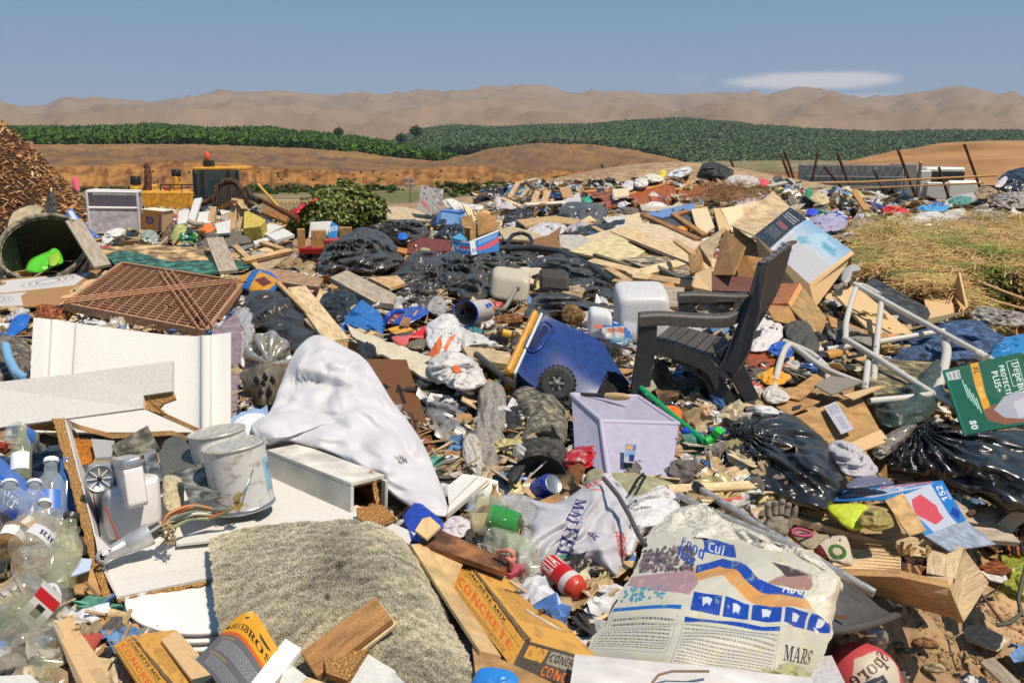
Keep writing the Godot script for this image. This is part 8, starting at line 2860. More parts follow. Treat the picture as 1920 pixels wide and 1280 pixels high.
	bag("glove_palm","x","x",[[1434,998],[1436,975],[1440,962],[1460,958],[1478,962],[1482,980],[1476,1003],[1455,1008]],2.42,2.45,gm,{bulge=.022,back=.02,amp=.006,f=12,kind="soft",jit=.002})
	var palm := get_child(get_child_count() - 1)
	remove_child(palm)
	palm.position -= o.position
	palm.name = "palm"
	for k in ["label","category"]:
		palm.remove_meta(k)
	o.add_child(palm)
	for q in [[[1442,968],[1440,950],[1442,943]],[[1453,964],[1453,946],[1455,940]],[[1464,963],[1466,944],[1470,938]],[[1474,966],[1478,950],[1481,944]],[[1478,988],[1488,968],[1494,948]]]:
		mb = MB.new()
		var pp := pva([pt(q[0][0],q[0][1],2.43),pt(q[1][0],q[1][1],2.43),pt(q[2][0],q[2][1],2.42)])
		mb.tube(spline(pp,8),[.0085,.009,.009,.0088,.0086,.0084,.008,.0065,.002],10)
		part("finger" if q[2][0] < 1490 else "thumb",mb,gm,o)
	im = paper("mitt",256,256,Color(.82,.76,.66))
	for k in 30:
		poly(im,pvb([Vector2(150,150) + Vector2.from_angle(TAU * k / 30) * 60,Vector2(150,150) + Vector2.from_angle(TAU * (k + 1) / 30) * 60,Vector2(150,150)]),Color(.25,.40,.12))
	for k in 30:
		poly(im,pvb([Vector2(150,150) + Vector2.from_angle(TAU * k / 30) * 30,Vector2(150,150) + Vector2.from_angle(TAU * (k + 1) / 30) * 30,Vector2(150,150)]),Color(.80,.70,.62))
	pol(im,[0,100,50,90,90,200,70,240,20,200],.40,.06,.08)
	for k in 20:
		im.fill_rect(Rect2i(10 + (k * 57) % 230,10 + (k * 31) % 60,12,8),Color(.55,.12,.16))
	o = thing("oven_mitt","patterned cream oven mitt with green ring lying on the timber trough","",pt(1550,1050,2.38))
	mb = MB.new()
	pillow(mb,[[1526,1022],[1540,1010],[1580,1004],[1592,1018],[1600,1055],[1585,1060],[1550,1050],[1530,1044]],2.32,2.46,{bulge=.035,back=.01,amp=.008,f=9,kind="soft"})
	part("mitt_body",mb,print_mat("mitt_print",im,.85),o)
	mb = MB.new()
	pillow(mb,[[1485,1000],[1495,992],[1530,1000],[1555,1004],[1540,1018],[1525,1030],[1500,1020]],2.36,2.48,{bulge=.02,back=.01,amp=.006,f=9,kind="soft"})
	part("mitt_cuff",mb,mat("c8b494",.85,chips(9)),o)
	one(o,"pink_binding","tube",[spline(pva([pt(1484,998,2.39),pt(1496,991,2.42),pt(1520,998,2.42),pt(1520,1004,2.4),pt(1500,1004,2.38)]),24,true),.0045,6,false],mat("b04868",.7))
	var pm := lin(.50,.48,.45,.4,{metal=.5,tex="grime",s=6.0})
	pole("metal_tube","upper grey metal tube running down to the timber trough","tube",[[1309,914,2.6],[1420,985,2.42],[1512,1040,2.28],[1560,1066,2.2],[1640,1112,2.14]],.0105,pm,"",.97,12)
	pole("tube_end","black rubber cap on the upper metal tube's end","",[[1304,910,2.61],[1314,917,2.59]],.0135,m_bin,"",.968,12)
	adopt(get_node("metal_tube"),"tube_end","rubber_cap")
	pole("metal_tube","lower grey metal tube crossing the upper one","tube",[[1272,928,2.55],[1330,958,2.44],[1430,1000,2.34],[1500,1030,2.28]],.0095,pm,"",.965,12)
	pole("metal_tube","short grey tube beside the lower metal tube","tube",[[1325,958,2.46],[1345,966,2.42],[1390,985,2.37]],.008,pm,"",.96,10)
	stick("lath","pale lath lying before the glossy black bag","",[1255,918,2.6],[1440,908,2.75],.03,.012,m_pine,"",.97)
	stick("plank","pale plank lying behind the metal tubes","",[1330,975,2.45],[1480,1030,2.38],.05,.02,m_pine,"",.975)
	cloth("paper_strip","cream paper edge of the dog food bag lying under the tubes","paper",[[[1400,985,2.4],[1480,1010,2.36],[1560,1060,2.3]],[[1395,1000,2.34],[1480,1036,2.28],[1580,1095,2.2]]],20,5,mat("d6cbb4",.6,grime(4)),{amp=.02,f=6.0})
	o = thing("black_plastic_tray","dark grey plastic tray corner with oval hole on the dirt","plastic tray",pt(1620,1180,2.5))
	mb = MB.new()
	sheet(mb,[[[1560,1085,2.34],[1600,1088,2.42],[1640,1102,2.48],[1684,1140,2.52]],[[1540,1130,2.28],[1590,1130,2.32],[1640,1140,2.38],[1684,1148,2.46]],[[1545,1180,2.2],[1590,1178,2.26],[1640,1166,2.34],[1684,1152,2.44]]],24,16,{thick=.014})
	part("tray_plate",mb,lin(.085,.08,.08,.55,grime(4)),o)
	mb = MB.new()
	var hp := pva([])
	for k in 16:
		hp.append(pt(1578 + cos(TAU * k / 16) * 14,1157 + sin(TAU * k / 16) * 4.5,2.245))
	mb.slab(hp,.002,eye)
	part("oval_hole",mb,lin(.16,.09,.04,.9),o)
	one(o,"rolled_rim","tube",[spline(wps([[1545,1182,2.195],[1590,1180,2.25],[1640,1168,2.33],[1686,1150,2.45],[1684,1138,2.52]]),20),.01,8],lin(.07,.066,.066,.5))
	o = thing("orange_mesh_chair","orange and black woven mesh basket at the right edge","mesh basket",pt(1900,1010,3.1))
	for i in 9:
		one(o,"woven_strand","tube",[pva([pt(1876 + i * 8,988 - i * 5,3.1),pt(1886 + i * 8,1040 + (i % 2) * 3,2.95)]),.006,5],mat("9a4a20",.7) if i % 2 else m_bin)
	for i in 7:
		one(o,"woven_strand","tube",[pair([1874,990 + i * 8,3.06],[1945,955 + i * 12,3.1]),.006,5],mat("b0602c",.7) if i % 2 else m_bin)
	for i in 8:
		var sx := 1868.0 + i * 6
		pole("straw_stalk",["first","second","third","fourth","fifth","sixth","seventh","last"][i] + " pale straw stalk, counted from the left, in the sheaf beside the mesh basket","stalk",[[1850 + i * 3,1000 + i * 4,3.05],[1880 + i * 3,975 + i * 2,3.08],[1935,930 + i * 5,3.1]],.006,mat("cdb79a",.8),"pale stalks beside the mesh basket",.985,6)
	bag("yellow_packet","yellow green printed packet at the right edge below the mesh basket","packet",[[1872,1046],[1885,1038],[1930,1040],[1950,1090],[1950,1130],[1900,1125],[1880,1112],[1868,1104],[1890,1085]],2.75,3,mat("b9bd4a",.4,chips(7)),puff(.05,.03))
	board("orange_leaf","dry orange leaves left of the yellow green packet","leaf",[[1836,1060,2.95],[1870,1048,3],[1898,1068,2.9],[1880,1078,2.86],[1850,1072,2.9]],.004,mat("b0602c",.8,stain(9)))
	pole("black_wire","black bent wire on the dirt right of the timber trough","wire",[[1925,1060,2.8],[1910,1120,2.75],[1915,1150,2.7],[1895,1168,2.68],[1870,1172,2.68]],.006,lin(.05,.055,.04,.6),"",.98)
	pole("dry_twig","thin dry twig lying right of the timber trough's end","twig",[[1838,1110,2.85],[1868,1150,2.75],[1880,1166,2.7]],.004,mat("6a4a30",.9),"",.985)
	stick("weathered_plank","dark weathered plank behind the sandwich bag box","plank",[1780,960,3.1],[1930,985,3.2],.10,.03,m_woodg)
	stick("weathered_plank","second weathered plank lying lower behind the sandwich bag box","plank",[1800,1000,2.95],[1900,1008,3.05],.06,.02,m_woodg)
	bag("rusty_hook","brown rusty hook lump on the weathered plank","hook",[[1812,962],[1830,950],[1850,944],[1854,950],[1840,958],[1822,968]],3,3.05,mat("5a4028",.8),TINY)

func make_far_heap() -> void:
	var o: Node3D
	var mb := MB.new()
	var im: Image
	var ply := lin(.70,.55,.35,.8,grime(1.4))
	var ply2 := lin(.72,.60,.32,.8,grime(1.4))
	var defs := [
		[[[1090,445,8.9],[1150,428,9.6],[1190,415,10.2],[1260,425,9.8],[1320,452,8.6],[1300,470,8],[1210,440,9],[1130,470,8.1]],ply,"big beige plywood sheet in the middle distance"],
		[[[1066,470,8],[1110,452,8.6],[1160,446,8.8],[1210,470,8],[1180,490,7.4],[1120,482,7.6]],ply2,"yellowish plywood sheet before the big beige one"],
		[[[1165,485,7.5],[1230,478,7.8],[1290,500,7],[1300,530,6.3],[1240,512,6.7]],lin(.50,.40,.27,.85,stain(2)),"grey beige board below the yellowish plywood sheet"],
		[[[665,402,10.9],[690,385,12],[760,388,11.8],[820,402,10.9],[808,414,10.3],[700,410,10.5]],lin(.62,.46,.29,.8,grime(2)),"flat tan board right of the green bush"],
		[[[985,452,8.6],[1030,440,9.1],[1052,424,9.9],[1046,446,8.8],[1056,468,8],[1020,466,8.1]],mat("a2703f",.8,grime(2)),"brown folded cardboard right of the black hose loop"],
		[[[1048,440,9.1],[1090,440,9.1],[1110,452,8.6],[1070,468,8],[1050,462,8.2]],mat("d8d0c2",.7,grime(2)),"white board piece between folded cardboard and plywood"],
		[[[968,412,10.8],[1040,404,11.2],[1090,412,10.7],[1075,420,10.3],[1020,416,10.5],[985,424,10]],mat("dcb47c",.75,grime(2)),"pale plank piece left of the dark tarpaulin far back"],
		[[[935,430,9.7],[960,424,10],[1000,434,9.4],[1030,448,8.8],[990,450,8.7],[945,448,8.8]],mat("d6c29a",.8,grime(2)),"cream board beside the black hose loop"],
		[[[1352,390,11.6],[1392,384,12],[1398,420,10.2],[1372,432,9.6]],lin(.72,.54,.33,.85),"upright beige carton side left of the television carton"],
		[[[1296,392,11.6],[1326,388,11.8],[1340,425,9.9],[1318,440,9.2],[1304,420,10.1]],lin(.62,.48,.29,.85),"beige carton flap right of the yellow lath"],
		[[[1338,390,11.7],[1420,388,11.8],[1400,420,10.2],[1350,436,9.4]],m_card,"flattened tan carton behind the flap carton"],
		[[[1378,385,12],[1440,372,12.6],[1470,380,12.2],[1420,400,11.2]],lin(.60,.46,.29,.85),"light carton sheet behind the television carton"],
		[[[1242,412,10.6],[1290,402,11.2],[1300,422,10.1],[1262,424,10]],mat("4d4a46",.5),"dark glass pane below the blue board"],
		[[[1210,400,11.4],[1300,380,12.4],[1304,392,11.7],[1240,408,10.9]],mat("6f92c8",.4),"pale blue board under the white dish-shaped sheet"],
		[[[1262,426,9.9],[1286,422,10.1],[1290,430,9.7],[1268,432,9.6]],mat("e8a030",.6),"orange yellow plate between the two long laths"],
		[[[1130,408,11],[1180,402,11.3],[1188,424,10],[1150,426,9.9]],mat("cfcac6",.6),"white curved plastic piece above the plywood sheets"],
		[[[1172,405,11.1],[1200,398,11.5],[1204,416,10.4],[1178,420,10.2]],lin(.60,.45,.26,.8),"tan wooden bracket beside the white curved piece"],
		[[[1050,378,12.6],[1086,360,13.6],[1094,392,11.7],[1062,388,12]],mat("c9c5c8",.6),"white triangular panel left of the orange dresser"],
		[[[1148,355,13.6],[1180,352,13.7],[1180,366,13],[1152,370,12.8]],mat("e0cda8",.7),"cream panel left of the orange drawer"],
	]
	for q in defs:
		board("board",q[2],"board",q[0],.02,q[1])
	var sticks := [
		[[1160,432,9.3],[1365,510,6.6],.16,m_pine,"longest pale plank lying across the plywood sheets"],
		[[1205,402,11],[1310,450,8.6],.06,mat("b87f42",.7,WOOD),"orange brown lath above the big plywood sheet"],
		[[1262,402,11],[1322,442,9],.055,mat("c89050",.7,WOOD),"second orange lath, right of the dark glass pane"],
		[[1108,490,7.4],[1196,512,6.6],.07,m_pine,"pale plank pointing at the black tarpaulin heap"],
		[[1184,518,6.5],[1276,494,7.1],.085,m_pine,"pale plank slanting up over the others"],
		[[1190,518,6.45],[1300,535,6.1],.06,m_pine,"pale plank running right below the slanting one"],
		[[1160,545,5.9],[1265,540,6],.07,mat("cf9a5c",.75,WOOD),"orange tinted plank below the plank tangle"],
		[[1185,556,5.7],[1280,560,5.6],.16,m_woodg,"broad grey plank behind the white jug"],
		[[1220,522,6.3],[1330,540,6],.05,m_wood,"thin brown plank right of the plank tangle"],
		[[1150,528,6.3],[1250,545,5.9],.03,m_wood,"thin lath under the slanting plank"],
		[[1140,505,6.8],[1180,530,6.2],.05,m_wood,"short brown stick at the tarpaulin's right edge"],
		[[1230,500,6.9],[1290,530,6.2],.03,lin(.12,.1,.08,.7),"dark thin strip beside the grey beige board"],
		[[1115,478,7.7],[1180,500,7],.03,lin(.16,.13,.06,.8),"dark narrow strip across the yellowish plywood"],
		[[975,372,12.8],[1008,335,14.4],.05,m_woodg,"upright grey batten in the far wood pile"],
		[[955,372,12.6],[972,342,13.6],.06,m_wood,"thick upright batten left in the far wood pile"],
		[[985,340,13.8],[1012,360,13.2],.04,lin(.12,.07,.04,.8),"dark batten crossing the upright grey one"],
		[[940,372,12.6],[978,388,12],.05,m_pine,"pale lath lying before the far wood pile"],
		[[968,345,13.7],[1006,336,13.9],.05,m_woodg,"grey crosspiece on top of the far wood pile"],
		[[1010,355,13.4],[1000,382,12.4],.07,m_wood,"brown batten standing in the far wood pile's middle"],
		[[1028,358,13.3],[1018,384,12.3],.08,m_wood,"broad brown batten at the far wood pile's right"],
		[[985,384,12.3],[1060,380,12.5],.05,mat("d6ccb8",.7),"whitish strip under the far wood pile"],
		[[1058,352,13.6],[1066,372,13],.14,mat("b89060",.8),"tan board end right of the far wood pile"],
		[[1262,405,10.9],[1290,396,11.4],.05,mat("b06a38",.7),"short reddish batten beside the blue board"],
		[[1100,420,10.3],[1130,436,9.4],.05,m_wood,"chewed wooden piece left of the shredded black plastic"],
		[[1440,350,13.6],[1475,342,13.9],.06,mat("b9b2a4",.5),"pale pipe lying on the ridge left of the posts"],
		[[1602,360,13.4],[1626,395,11.8],.07,mat("c08a4c",.8),"thick yellow brown post leaning at the ridge's right part"],
		[[1555,366,13],[1565,352,13.6],.05,m_bin,"short black stub on the ridge"],
	]
	for q in sticks:
		stick("plank",q[4],"plank",q[0],q[1],q[2],.03,q[3])
	o = thing("orange_dresser","large orange wooden dresser front on the ridge","dresser",pt(1230,385,12.6))
	pan(o,"front_board",[[1180,364,13.2],[1262,340,13.9],[1274,384,12.6],[1200,388,12.5]],.03,mat("bf6526",.45,{tex="wood",tri=false,s=1,sy=3.0}))
	pan(o,"top_edge",[[1178,362,13.25],[1258,336,14],[1262,340,13.88],[1182,366,13.18]],.03,mat("d0935a",.6))
	for i in 3:
		one(o,"panel_moulding","beam",[pt(1195 + i * 22,371 - i * 6,13.05),pt(1200 + i * 24,383 - i * 2,12.7),Vector3(.012,0,0),Vector3(0,0,.012),.0],mat("8a4216",.5))
	o = thing("orange_chest","orange brown wooden chest left of the dresser front on the ridge","chest",pt(1130,380,12.8))
	pan(o,"side_board",[[1100,360,13.4],[1146,356,13.6],[1150,378,12.8],[1110,382,12.7]],.03,mat("c06a2c",.5,stain(2)))
	pan(o,"lower_rail",[[1108,382,12.65],[1154,374,12.8],[1156,384,12.5],[1122,392,12.2]],.03,mat("a8582a",.5))
	pan(o,"dark_opening",[[1120,352,13.7],[1134,354,13.65],[1132,362,13.38],[1120,360,13.4]],.01,m_bin)
	pan(o,"top_board",[[1092,358,13.6],[1120,352,13.9],[1146,354,13.7],[1104,362,13.4]],.03,mat("d08036",.5))
	o = thing("wooden_box","open wooden drawer box on the ridge, right of the orange dresser front","box",pt(1290,365,13.2))
	pan(o,"inner_side",[[1264,352,13.7],[1300,336,14.2],[1308,346,13.8],[1270,358,13.4]],.03,mat("cf9c5c",.7))
	pan(o,"front_board",[[1270,358,13.35],[1308,346,13.75],[1320,360,13.2],[1274,370,12.9]],.03,mat("b5622c",.6,grime(2)))
	bag("teal_roll","teal plastic roll beside the orange chest","plastic roll",[[1092,374],[1100,368],[1110,368],[1112,378],[1096,380]],12.7,12.9,mat("2fa088",.4),{bulge=.06,amp=.01,ring=8,seg=24})
	cloth("curved_sheet","white dish-shaped curved sheet under the orange dresser front","sheet",[[[1200,384,12.2],[1220,380,12.5],[1240,382,12.5],[1272,388,12]],[[1204,394,11.7],[1225,396,11.6],[1250,394,11.6],[1276,390,11.8]]],18,6,mat("c9b9a8",.5),{thick=.03})
	bag("crumpled_paper","white crumpled paper lying on the curved sheet","paper",[[1210,386],[1222,378],[1240,380],[1252,388],[1230,390]],12.1,12.4,m_white,{bulge=.06,amp=.05,ring=10,seg=30})
	o = thing("tomato_carton","white tomato carton with red lettering standing on edge right of the bush","carton",pt(805,405,10.8))
	im = paper("tom",256,256,Color(.72,.70,.67))
	write(im,"TOMATO",Vector2(250,190),50,Color(.85,.16,.12),PI + .25)
	for e in [[60,70,40,14],[130,90,14,40],[60,120,30,8],[200,40,14,14]]:
		im.fill_rect(Rect2i(e[0],e[1],e[2],e[3]),Color(.2,.17,.15))
	pol(im,[60,10,110,6,120,30,70,36],.7,.35,.32)
	pan(o,"left_face",[[790,346,10.6],[812,352,10.45],[808,404,10.1],[782,392,10.3]],.008,print_mat("tomato",im,.7),true)
	pan(o,"right_face",[[812,352,10.46],[832,354,10.6],[826,396,10.3],[808,404,10.12]],.008,mat("b8b2ac",.7,stain(4)))
	pan(o,"red_corner",[[826,372,10.53],[831,366,10.6],[828,392,10.35],[822,396,10.3]],.004,mat("c84838",.6))
	o = thing("blue_bin","pale blue plastic tub tipped on its side behind the open carton","tub",pt(845,412,10))
	pan(o,"front_wall",[[828,396,10.2],[860,400,10.3],[850,420,9.8],[818,420,9.7]],.01,mat("7ea6d6",.35,grime(3)))
	pan(o,"bin_base",[[828,396,10.2],[834,390,10.6],[872,396,10.6],[860,400,10.3]],.01,mat("5c88c0",.35))
	pan(o,"side_wall",[[860,400,10.31],[872,396,10.6],[868,418,10.1],[850,420,9.82]],.01,mat("5c88c0",.35))
	one(o,"tub_rim","tube",[pva([pt(818,420,9.68),pt(826,396,10.18),pt(860,399,10.28),pt(874,395,10.6)]),.014,6],mat("2f68b8",.4))
	bag("white_paper_sheets","white crumpled paper above the pale blue tub","paper",[[830,376],[845,372],[870,382],[905,386],[900,394],[870,396],[838,390]],10.6,11,m_white,puff(.08,.06))
	board("cream_flap","cream torn flap standing right of the pale blue tub","board",[[868,384,10.4],[884,392,10.3],[892,412,9.9],[886,418,9.8],[876,400,10.1]],.02,mat("dcc59a",.8))
	var bags := [
		[[[1048,400],[1056,384],[1080,378],[1110,384],[1130,384],[1140,396],[1130,410],[1100,414],[1070,410]],11,12.2,lin(.075,.07,.07,.3,crinkle(3)),"grey shiny garbage bag below the white triangular panel","garbage bag"],
		[[[1084,412],[1090,386],[1110,380],[1132,388],[1128,412],[1106,420]],10.6,11.4,lin(.10,.095,.09,.25,crinkle(3)),"lighter grey garbage bag right beside the shiny one","garbage bag"],
		[[[945,412],[952,398],[970,390],[992,394],[1000,402],[985,412],[960,420]],10.6,11.4,lin(.03,.03,.03,.25,{bump="crinkle",s=5,bs=.5}),"shredded black plastic left of the far grey bags","plastic film"],
		[[[1066,440],[1080,426],[1110,424],[1150,418],[1172,412],[1160,430],[1130,440],[1095,448]],9.2,10.2,lin(.03,.03,.028,.25,{bump="crinkle",s=6,bs=.5}),"shredded black plastic strips behind the plywood sheets","plastic film"],
		[[[985,436],[1000,420],[1040,418],[1062,424],[1060,436],[1030,444],[1000,446]],9.4,10.2,mat("d3ced2",.3,crinkle(4)),"white film behind the brown folded cardboard","plastic film"],
		[[[1060,434],[1072,420],[1100,418],[1112,428],[1090,440]],9.4,10,mat("b9b0b8",.3,crinkle(5)),"lilac grey film left of the shredded strips","plastic film"],
		[[[806,414],[815,404],[832,408],[840,420],[820,428],[808,424]],9.7,10.1,m_black,"small black bag before the tomato carton","garbage bag"],
		[[[812,446],[825,432],[850,420],[870,424],[868,440],[845,448]],8.7,9.4,m_black,"black bag behind the mahogany drawer front","garbage bag"],
		[[[936,390],[946,378],[965,380],[975,392],[955,402],[940,400]],11.6,12,mat("cfc4c2",.4,crinkle(4)),"pinkish white film at the far wood pile's left foot","plastic film"],
		[[[926,376],[932,368],[942,372],[944,386],[934,394],[928,386]],12,12.3,mat("c9c0c4",.4),"small upright white bag left of the far wood pile","bag"],
		[[[1166,352],[1174,340],[1186,338],[1190,350],[1180,358]],13.3,13.8,mat("d6cfd2",.4),"small white bag on the ridge left of the printed tubs","bag"],
		[[[1190,348],[1192,336],[1210,334],[1216,346],[1204,352]],13.3,13.7,mat("dcd6cc",.5),"white tub with red mark on the ridge","tub"],
		[[[1206,334],[1218,326],[1240,330],[1244,338],[1222,342]],13.6,14.2,mat("e0dac6",.5),"cream bag on the ridge above the orange dresser front","bag"],
		[[[1250,330],[1262,320],[1290,312],[1298,320],[1290,328],[1268,334]],14,14.8,mat("d3d3d6",.3,crinkle(3)),"white plastic sheet on the crest of the far heap","plastic sheet"],
		[[[1236,324],[1242,318],[1250,322],[1246,332],[1238,330]],14,14.4,mat("e6c838",.5),"small yellow bag on the crest of the far heap","bag"],
		[[[1312,318],[1320,306],[1340,304],[1362,312],[1376,322],[1364,336],[1340,332],[1322,328]],14,15,lin(.055,.05,.045,.6,{tex="stain",s=3,bump="crinkle"}),"dark tangled tarpaulin on the highest point of the heap","tarpaulin"],
		[[[1360,346],[1366,332],[1390,328],[1420,334],[1425,346],[1400,352]],13.4,14.2,mat("cbc2bd",.4,crinkle(4)),"dirty white film right of the dark tangled tarpaulin","plastic film"],
		[[[1412,346],[1420,336],[1436,336],[1444,344],[1432,350]],13.6,14,mat("e04848",.4),"bright red bag on the ridge","bag"],
		[[[1380,386],[1400,372],[1430,374],[1440,386],[1410,394]],11.8,12.5,mat("cfcace",.4,crinkle(5)),"white film above the flattened carton","plastic film"],
		[[[1500,430],[1520,410],[1550,404],[1580,408],[1590,424],[1560,436],[1524,436]],9.6,10.8,mat("a9a4c4",.4,crinkle(5)),"lilac white film behind the television carton","plastic film"],
		[[[1536,420],[1546,402],[1572,398],[1590,412],[1584,428],[1560,432]],10,11,mat("3448c8",.4,crinkle(4)),"deep blue bag right of the television carton","bag"],
		[[[1512,396],[1524,390],[1535,396],[1528,404],[1516,404]],11,11.4,mat("3c50d8",.4),"small blue bag above the lilac film","bag"],
		[[[1566,428],[1570,416],[1576,416],[1580,430],[1572,432]],9.9,10.1,mat("ee4a20",.4),"orange plastic bit on the deep blue bag","plastic scrap"],
		[[[1655,396],[1662,386],[1690,390],[1706,396],[1690,402],[1668,402]],11.4,11.9,mat("e0281c",.4),"bright red plastic sheet before the lorry","plastic sheet"],
		[[[1720,392],[1730,384],[1760,386],[1782,386],[1770,396],[1740,398]],11.6,12.1,mat("4fa0d8",.4,crinkle(5)),"sky blue plastic sheet right of the bright red one","plastic sheet"],
		[[[1765,384],[1790,368],[1826,362],[1840,372],[1810,384],[1780,390]],12,13.2,mat("c2bcb8",.3,crinkle(4)),"grey white film heap right of the sky blue sheet","plastic film"],
		[[[1780,376],[1795,368],[1822,370],[1818,382],[1790,384]],12,12.5,mat("4f8f80",.5),"dull green sheet in the film heap","plastic sheet"],
		[[[1690,420],[1720,402],[1760,398],[1772,412],[1740,424],[1706,428]],10.4,11.4,mat("ddd8d4",.4,crinkle(5)),"white plastic film lying before the hay","plastic film"],
		[[[1760,412],[1776,396],[1806,392],[1812,404],[1786,416]],10.8,11.6,mat("e0dcda",.4,crinkle(5)),"white film right of the first white film on the hay's edge","plastic film"],
		[[[1590,432],[1610,410],[1636,412],[1645,426],[1620,440]],9.6,10.4,mat("c4b69c",.6,stain(4)),"beige sack at the hay's left edge","sack"],
		[[[1872,352],[1880,328],[1900,318],[1930,314],[1950,340],[1940,362],[1900,362]],13,14.2,m_black,"large black bag on the far right edge of the heap","garbage bag"],
		[[[1866,350],[1872,340],[1886,330],[1890,336],[1880,350]],13,13.6,mat("cfc8cc",.4),"white film left of the large far right black bag","plastic film"],
		[[[1860,374],[1880,362],[1930,362],[1950,384],[1900,392],[1868,386]],12.2,13,mat("cdbfb4",.4,{bump="crinkle",s=4,tex="stain"}),"white and pink film below the large far right black bag","plastic film"],
		[[[1826,372],[1836,352],[1860,350],[1872,362],[1850,372]],12.6,13.2,mat("c9a880",.6,stain(4)),"tan crumpled paper at the far right","paper"],
		[[[1520,374],[1528,362],[1548,364],[1556,378],[1540,384]],12,12.8,mat("cdb98c",.6),"cream tub on the ridge before the lorry trailer","tub"],
		[[[1510,366],[1512,354],[1522,352],[1526,366],[1518,374]],12.6,13,mat("3a8a60",.5),"green plastic strip on the ridge before the lorry trailer","plastic scrap"],
	]
	for q in bags:
		bag(q[5].replace(" ","_"),q[4],q[5],q[0],q[1],q[2],q[3],{bulge=.16,back=.08,amp=.07,f=3.5,seg=54,ring=16})
	var w := []
	var c := []
	var st := MB.new()
	st.tube(pva([Vector3(-.5,0,0),Vector3(-.1,.06,.03),Vector3(.5,0,0)]),.012,4,false)
	var sm := st.mesh(Vector3.ZERO)
	sm.surface_set_material(0,lin(1,1,1,.9,{vc=true}))
	for i in 900:
		var x := rng.randfn(1365,40)
		var y := rg(340,376)
		var p := wp([x,y,rg(12.8,14.5)]) if y < 345 else wp([x,y],.98)
		w.append(Transform3D(Basis.from_euler(Vector3(rg(-1,1),rng.randf() * TAU,rg(-1,1))) * rg(.08,.22),p))
		var g := rg(.6,1.3)
		c.append(Color(.36 * g,.19 * g,.08 * g))
	many("root_brush",sm,w,c)

# fields of the picture that stay clear of small scraps
var clear_fields := []

func inside(x: float,y: float) -> bool:
	if clear_fields.is_empty():
		for a in [[[180,1130],[100,780],[380,800],[690,880],[720,980],[800,1000],[900,1280],[430,1280],[240,1250],[240,1130]],[[850,1040],[1130,1240],[1060,1280],[880,1200],[770,1020]],[[1160,1280],[1120,1180],[1200,1000],[1580,1060],[1540,1280]],[[0,590],[0,530],[200,500],[120,580]],[[1060,480],[1190,412],[1330,450],[1300,530],[1160,500]],[[1380,940],[1480,940],[1700,880],[1860,1030],[1800,1160],[1500,1080]],[[660,405],[820,385],[820,414],[700,412]],[[1620,530],[1740,570],[1720,630],[1560,560]],[[0,790],[110,800],[175,1060],[110,1000],[0,880]],[[440,800],[600,620],[860,980],[700,960]],[[1440,700],[1670,700],[1690,870],[1560,880],[1440,800]]]:
			var p := PackedVector2Array()
			for q in a:
				p.append(Vector2(q[0],q[1]))
			clear_fields.append(p)
	for p in clear_fields:
		if Geometry2D.is_point_in_polygon(Vector2(x,y),p):
			return true
	return false

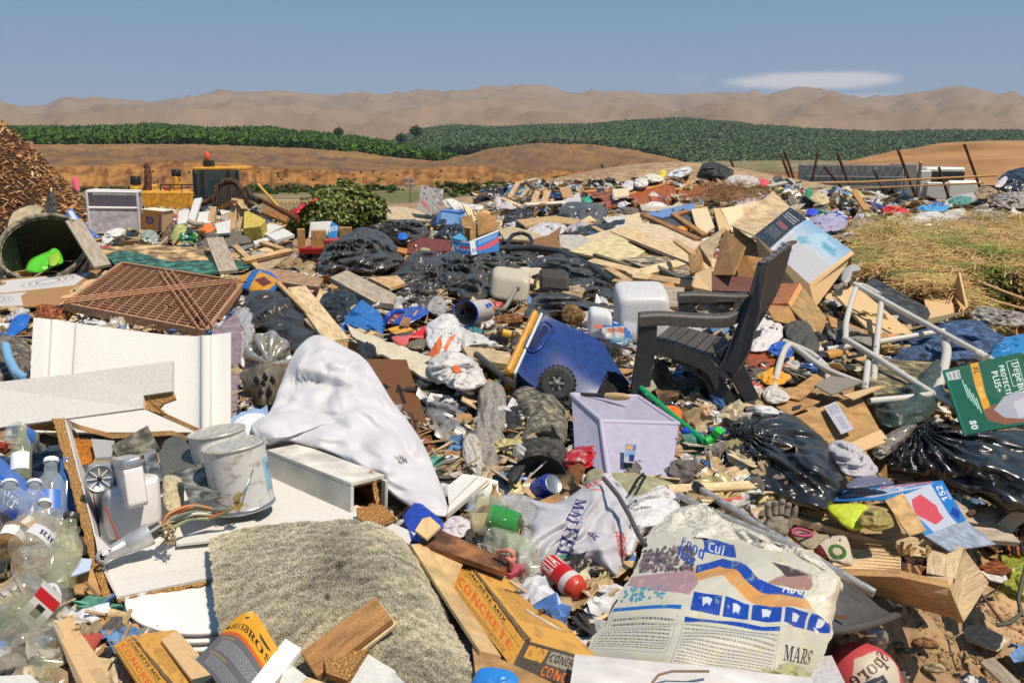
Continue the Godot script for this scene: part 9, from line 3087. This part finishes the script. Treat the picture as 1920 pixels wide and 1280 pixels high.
func make_litter() -> void:
	var shapes := []
	var s := MB.new()
	s.box(Vector3(-.5,-.015,-.025),Vector3(1,0,0),Vector3(0,.03,0),Vector3(0,0,.05),.0)
	shapes.append(s)
	s = MB.new()
	s.slab(pva([Vector3(-.5,0,-.3),Vector3(.1,0,-.4),Vector3(.5,.02,-.1),Vector3(.35,0,.35),Vector3(-.4,.0,.28)]),.03,Vector3(0,5,0))
	shapes.append(s)
	for k in 3:
		s = lump(40 + k,1.1,9,13,2.4 + k * .5)
		for i in s.v.size():
			s.v[i] *= Vector3(.42,.16,.34)
		shapes.append(facets(s))
	s = MB.new()
	var rows := []
	for j in 9:
		var row := pva([])
		for i in 9:
			var p := Vector3(i / 8.0 - .5,0,(j / 8.0 - .5) * .8)
			p.y = .22 * nz_bag.get_noise_3d(p.x * 1.6,3,p.z * 1.6)
			p += Vector3(nz_fine.get_noise_3d(p.x * 3,1,p.z * 3),0,nz_fine.get_noise_3d(p.x * 3,7,p.z * 3)) * .22
			row.append(p)
		rows.append(row)
	s.grid(rows,false,true)
	shapes.append(s)
	var pal := [
		[Color(.62,.42,.21),Color(.46,.28,.12),Color(.42,.34,.25),Color(.74,.54,.30)],
		[Color(.64,.45,.24),Color(.50,.27,.10),Color(.72,.60,.42),Color(.70,.52,.30),Color(.75,.72,.67),Color(.60,.40,.18)],
		[Color(.72,.70,.70),Color(.60,.55,.48),Color(.6,.48,.3),Color(.5,.4,.26),Color(.68,.67,.72),Color(.12,.10,.09)],
		[Color(.72,.70,.70),Color(.10,.22,.55),Color(.55,.10,.07),Color(.03,.03,.03),Color(.62,.44,.2),Color(.35,.30,.24)],
		[Color(.70,.68,.70),Color(.22,.18,.15),Color(.45,.33,.2),Color(.04,.04,.04),Color(.10,.30,.22)],
		[Color(.70,.68,.66),Color(.52,.36,.19),Color(.05,.05,.05),Color(.45,.40,.34),Color(.16,.30,.55),Color(.62,.52,.22)],
	]
	var names := ["wood_splinters","board_scraps","crumpled_paper","crumpled_plastic","rag_scraps","film_scraps"]
	var rough := [.8,.85,.7,.35,.9,.3]
	var count := [3600,2800,1200,1000,600,1100]
	for k in shapes.size():
		var w := []
		var c := []
		var n := 0
		while w.size() < count[k] and n < 20000:
			n += 1
			var x := rg(-60,1980)
			var y := 345.0 + 950.0 * pow(rng.randf(),1.7)
			if inside(x,y) or y < 395 and x < 900 or y < 352 and x > 1500 or y < 345 and x < 1040:
				continue
			if x > 1500 + (1280 - y) * .4 and y > 1020 and rng.randf() < .97:
				continue
			if x > 490 and x < 620 and y > 435 and y < 500 and rng.randf() < .9:
				continue
			if x > 1600 and y > 425 and y < 600 and rng.randf() < .93:
				continue
			var d := dd(x,y)
			var p := pt(x,y,d)
			var sz: float = rg(.5,1.5) * [.18,.15,.10,.09,.11,.14][k] * clampf(.45 + d * .09,.5,1.7)
			var lay := .5 if k < 2 else .7
			var b: Basis = Basis.from_euler(Vector3(rng.randfn() * lay * .6,rng.randf() * TAU,rng.randfn() * lay * .6)) * sz
			w.append(Transform3D(b,p + Vector3(0,rg(-.04,.012),0)))
			var col: Color = pal[k][rng.randi() % pal[k].size()]
			c.append(col * rg(.7,1.15))
		var m: ArrayMesh = shapes[k].mesh(Vector3.ZERO)
		m.surface_set_material(0,lin(1,1,1,rough[k],{vc=true,tex="grime",s=4.0}))
		many(names[k],m,w,c)
	var clod := lump(3,.4,6,8,1.8)
	for i in clod.v.size():
		clod.v[i] *= Vector3(.5,.33,.42)
	var cm := clod.mesh(Vector3.ZERO)
	cm.surface_set_material(0,lin(1,1,1,.95,{vc=true,tex="grime",s=9.0}))
	var w := []
	var c := []
	for i in 5200:
		var x := rg(1180,1990)
		var y := rg(880,1320)
		if i > 4300:
			x = rg(480,640)
			y = rg(430,505)
		elif x < 1480 + (1280 - y) * .3:
			continue
		var p := wp([x,y])
		var sz := .006 + .030 * pow(rng.randf(),4)
		if i > 4300:
			sz *= 3.0
		w.append(Transform3D(Basis.from_euler(Vector3(rng.randf(),rng.randf() * TAU,rng.randf())) * sz,p + Vector3(0,-.047,0)))
		var g := rg(.7,1.2)
		c.append(Color(.42 * g,.27 * g,.145 * g))
	many("earth_clods",cm,w,c)

func _ready() -> void:
	var t0 := Time.get_ticks_msec()
	begin()
	make_textures()
	make_land()
	make_trees()
	make_machines()
	make_heaps()
	common()
	make_cabinet()
	make_left()
	make_bottles()
	make_front()
	make_center()
	make_chair()
	make_right()
	shift = .94
	make_far_heap()
	shift = 1.0
	make_litter()
	print("built in ms ",Time.get_ticks_msec() - t0)
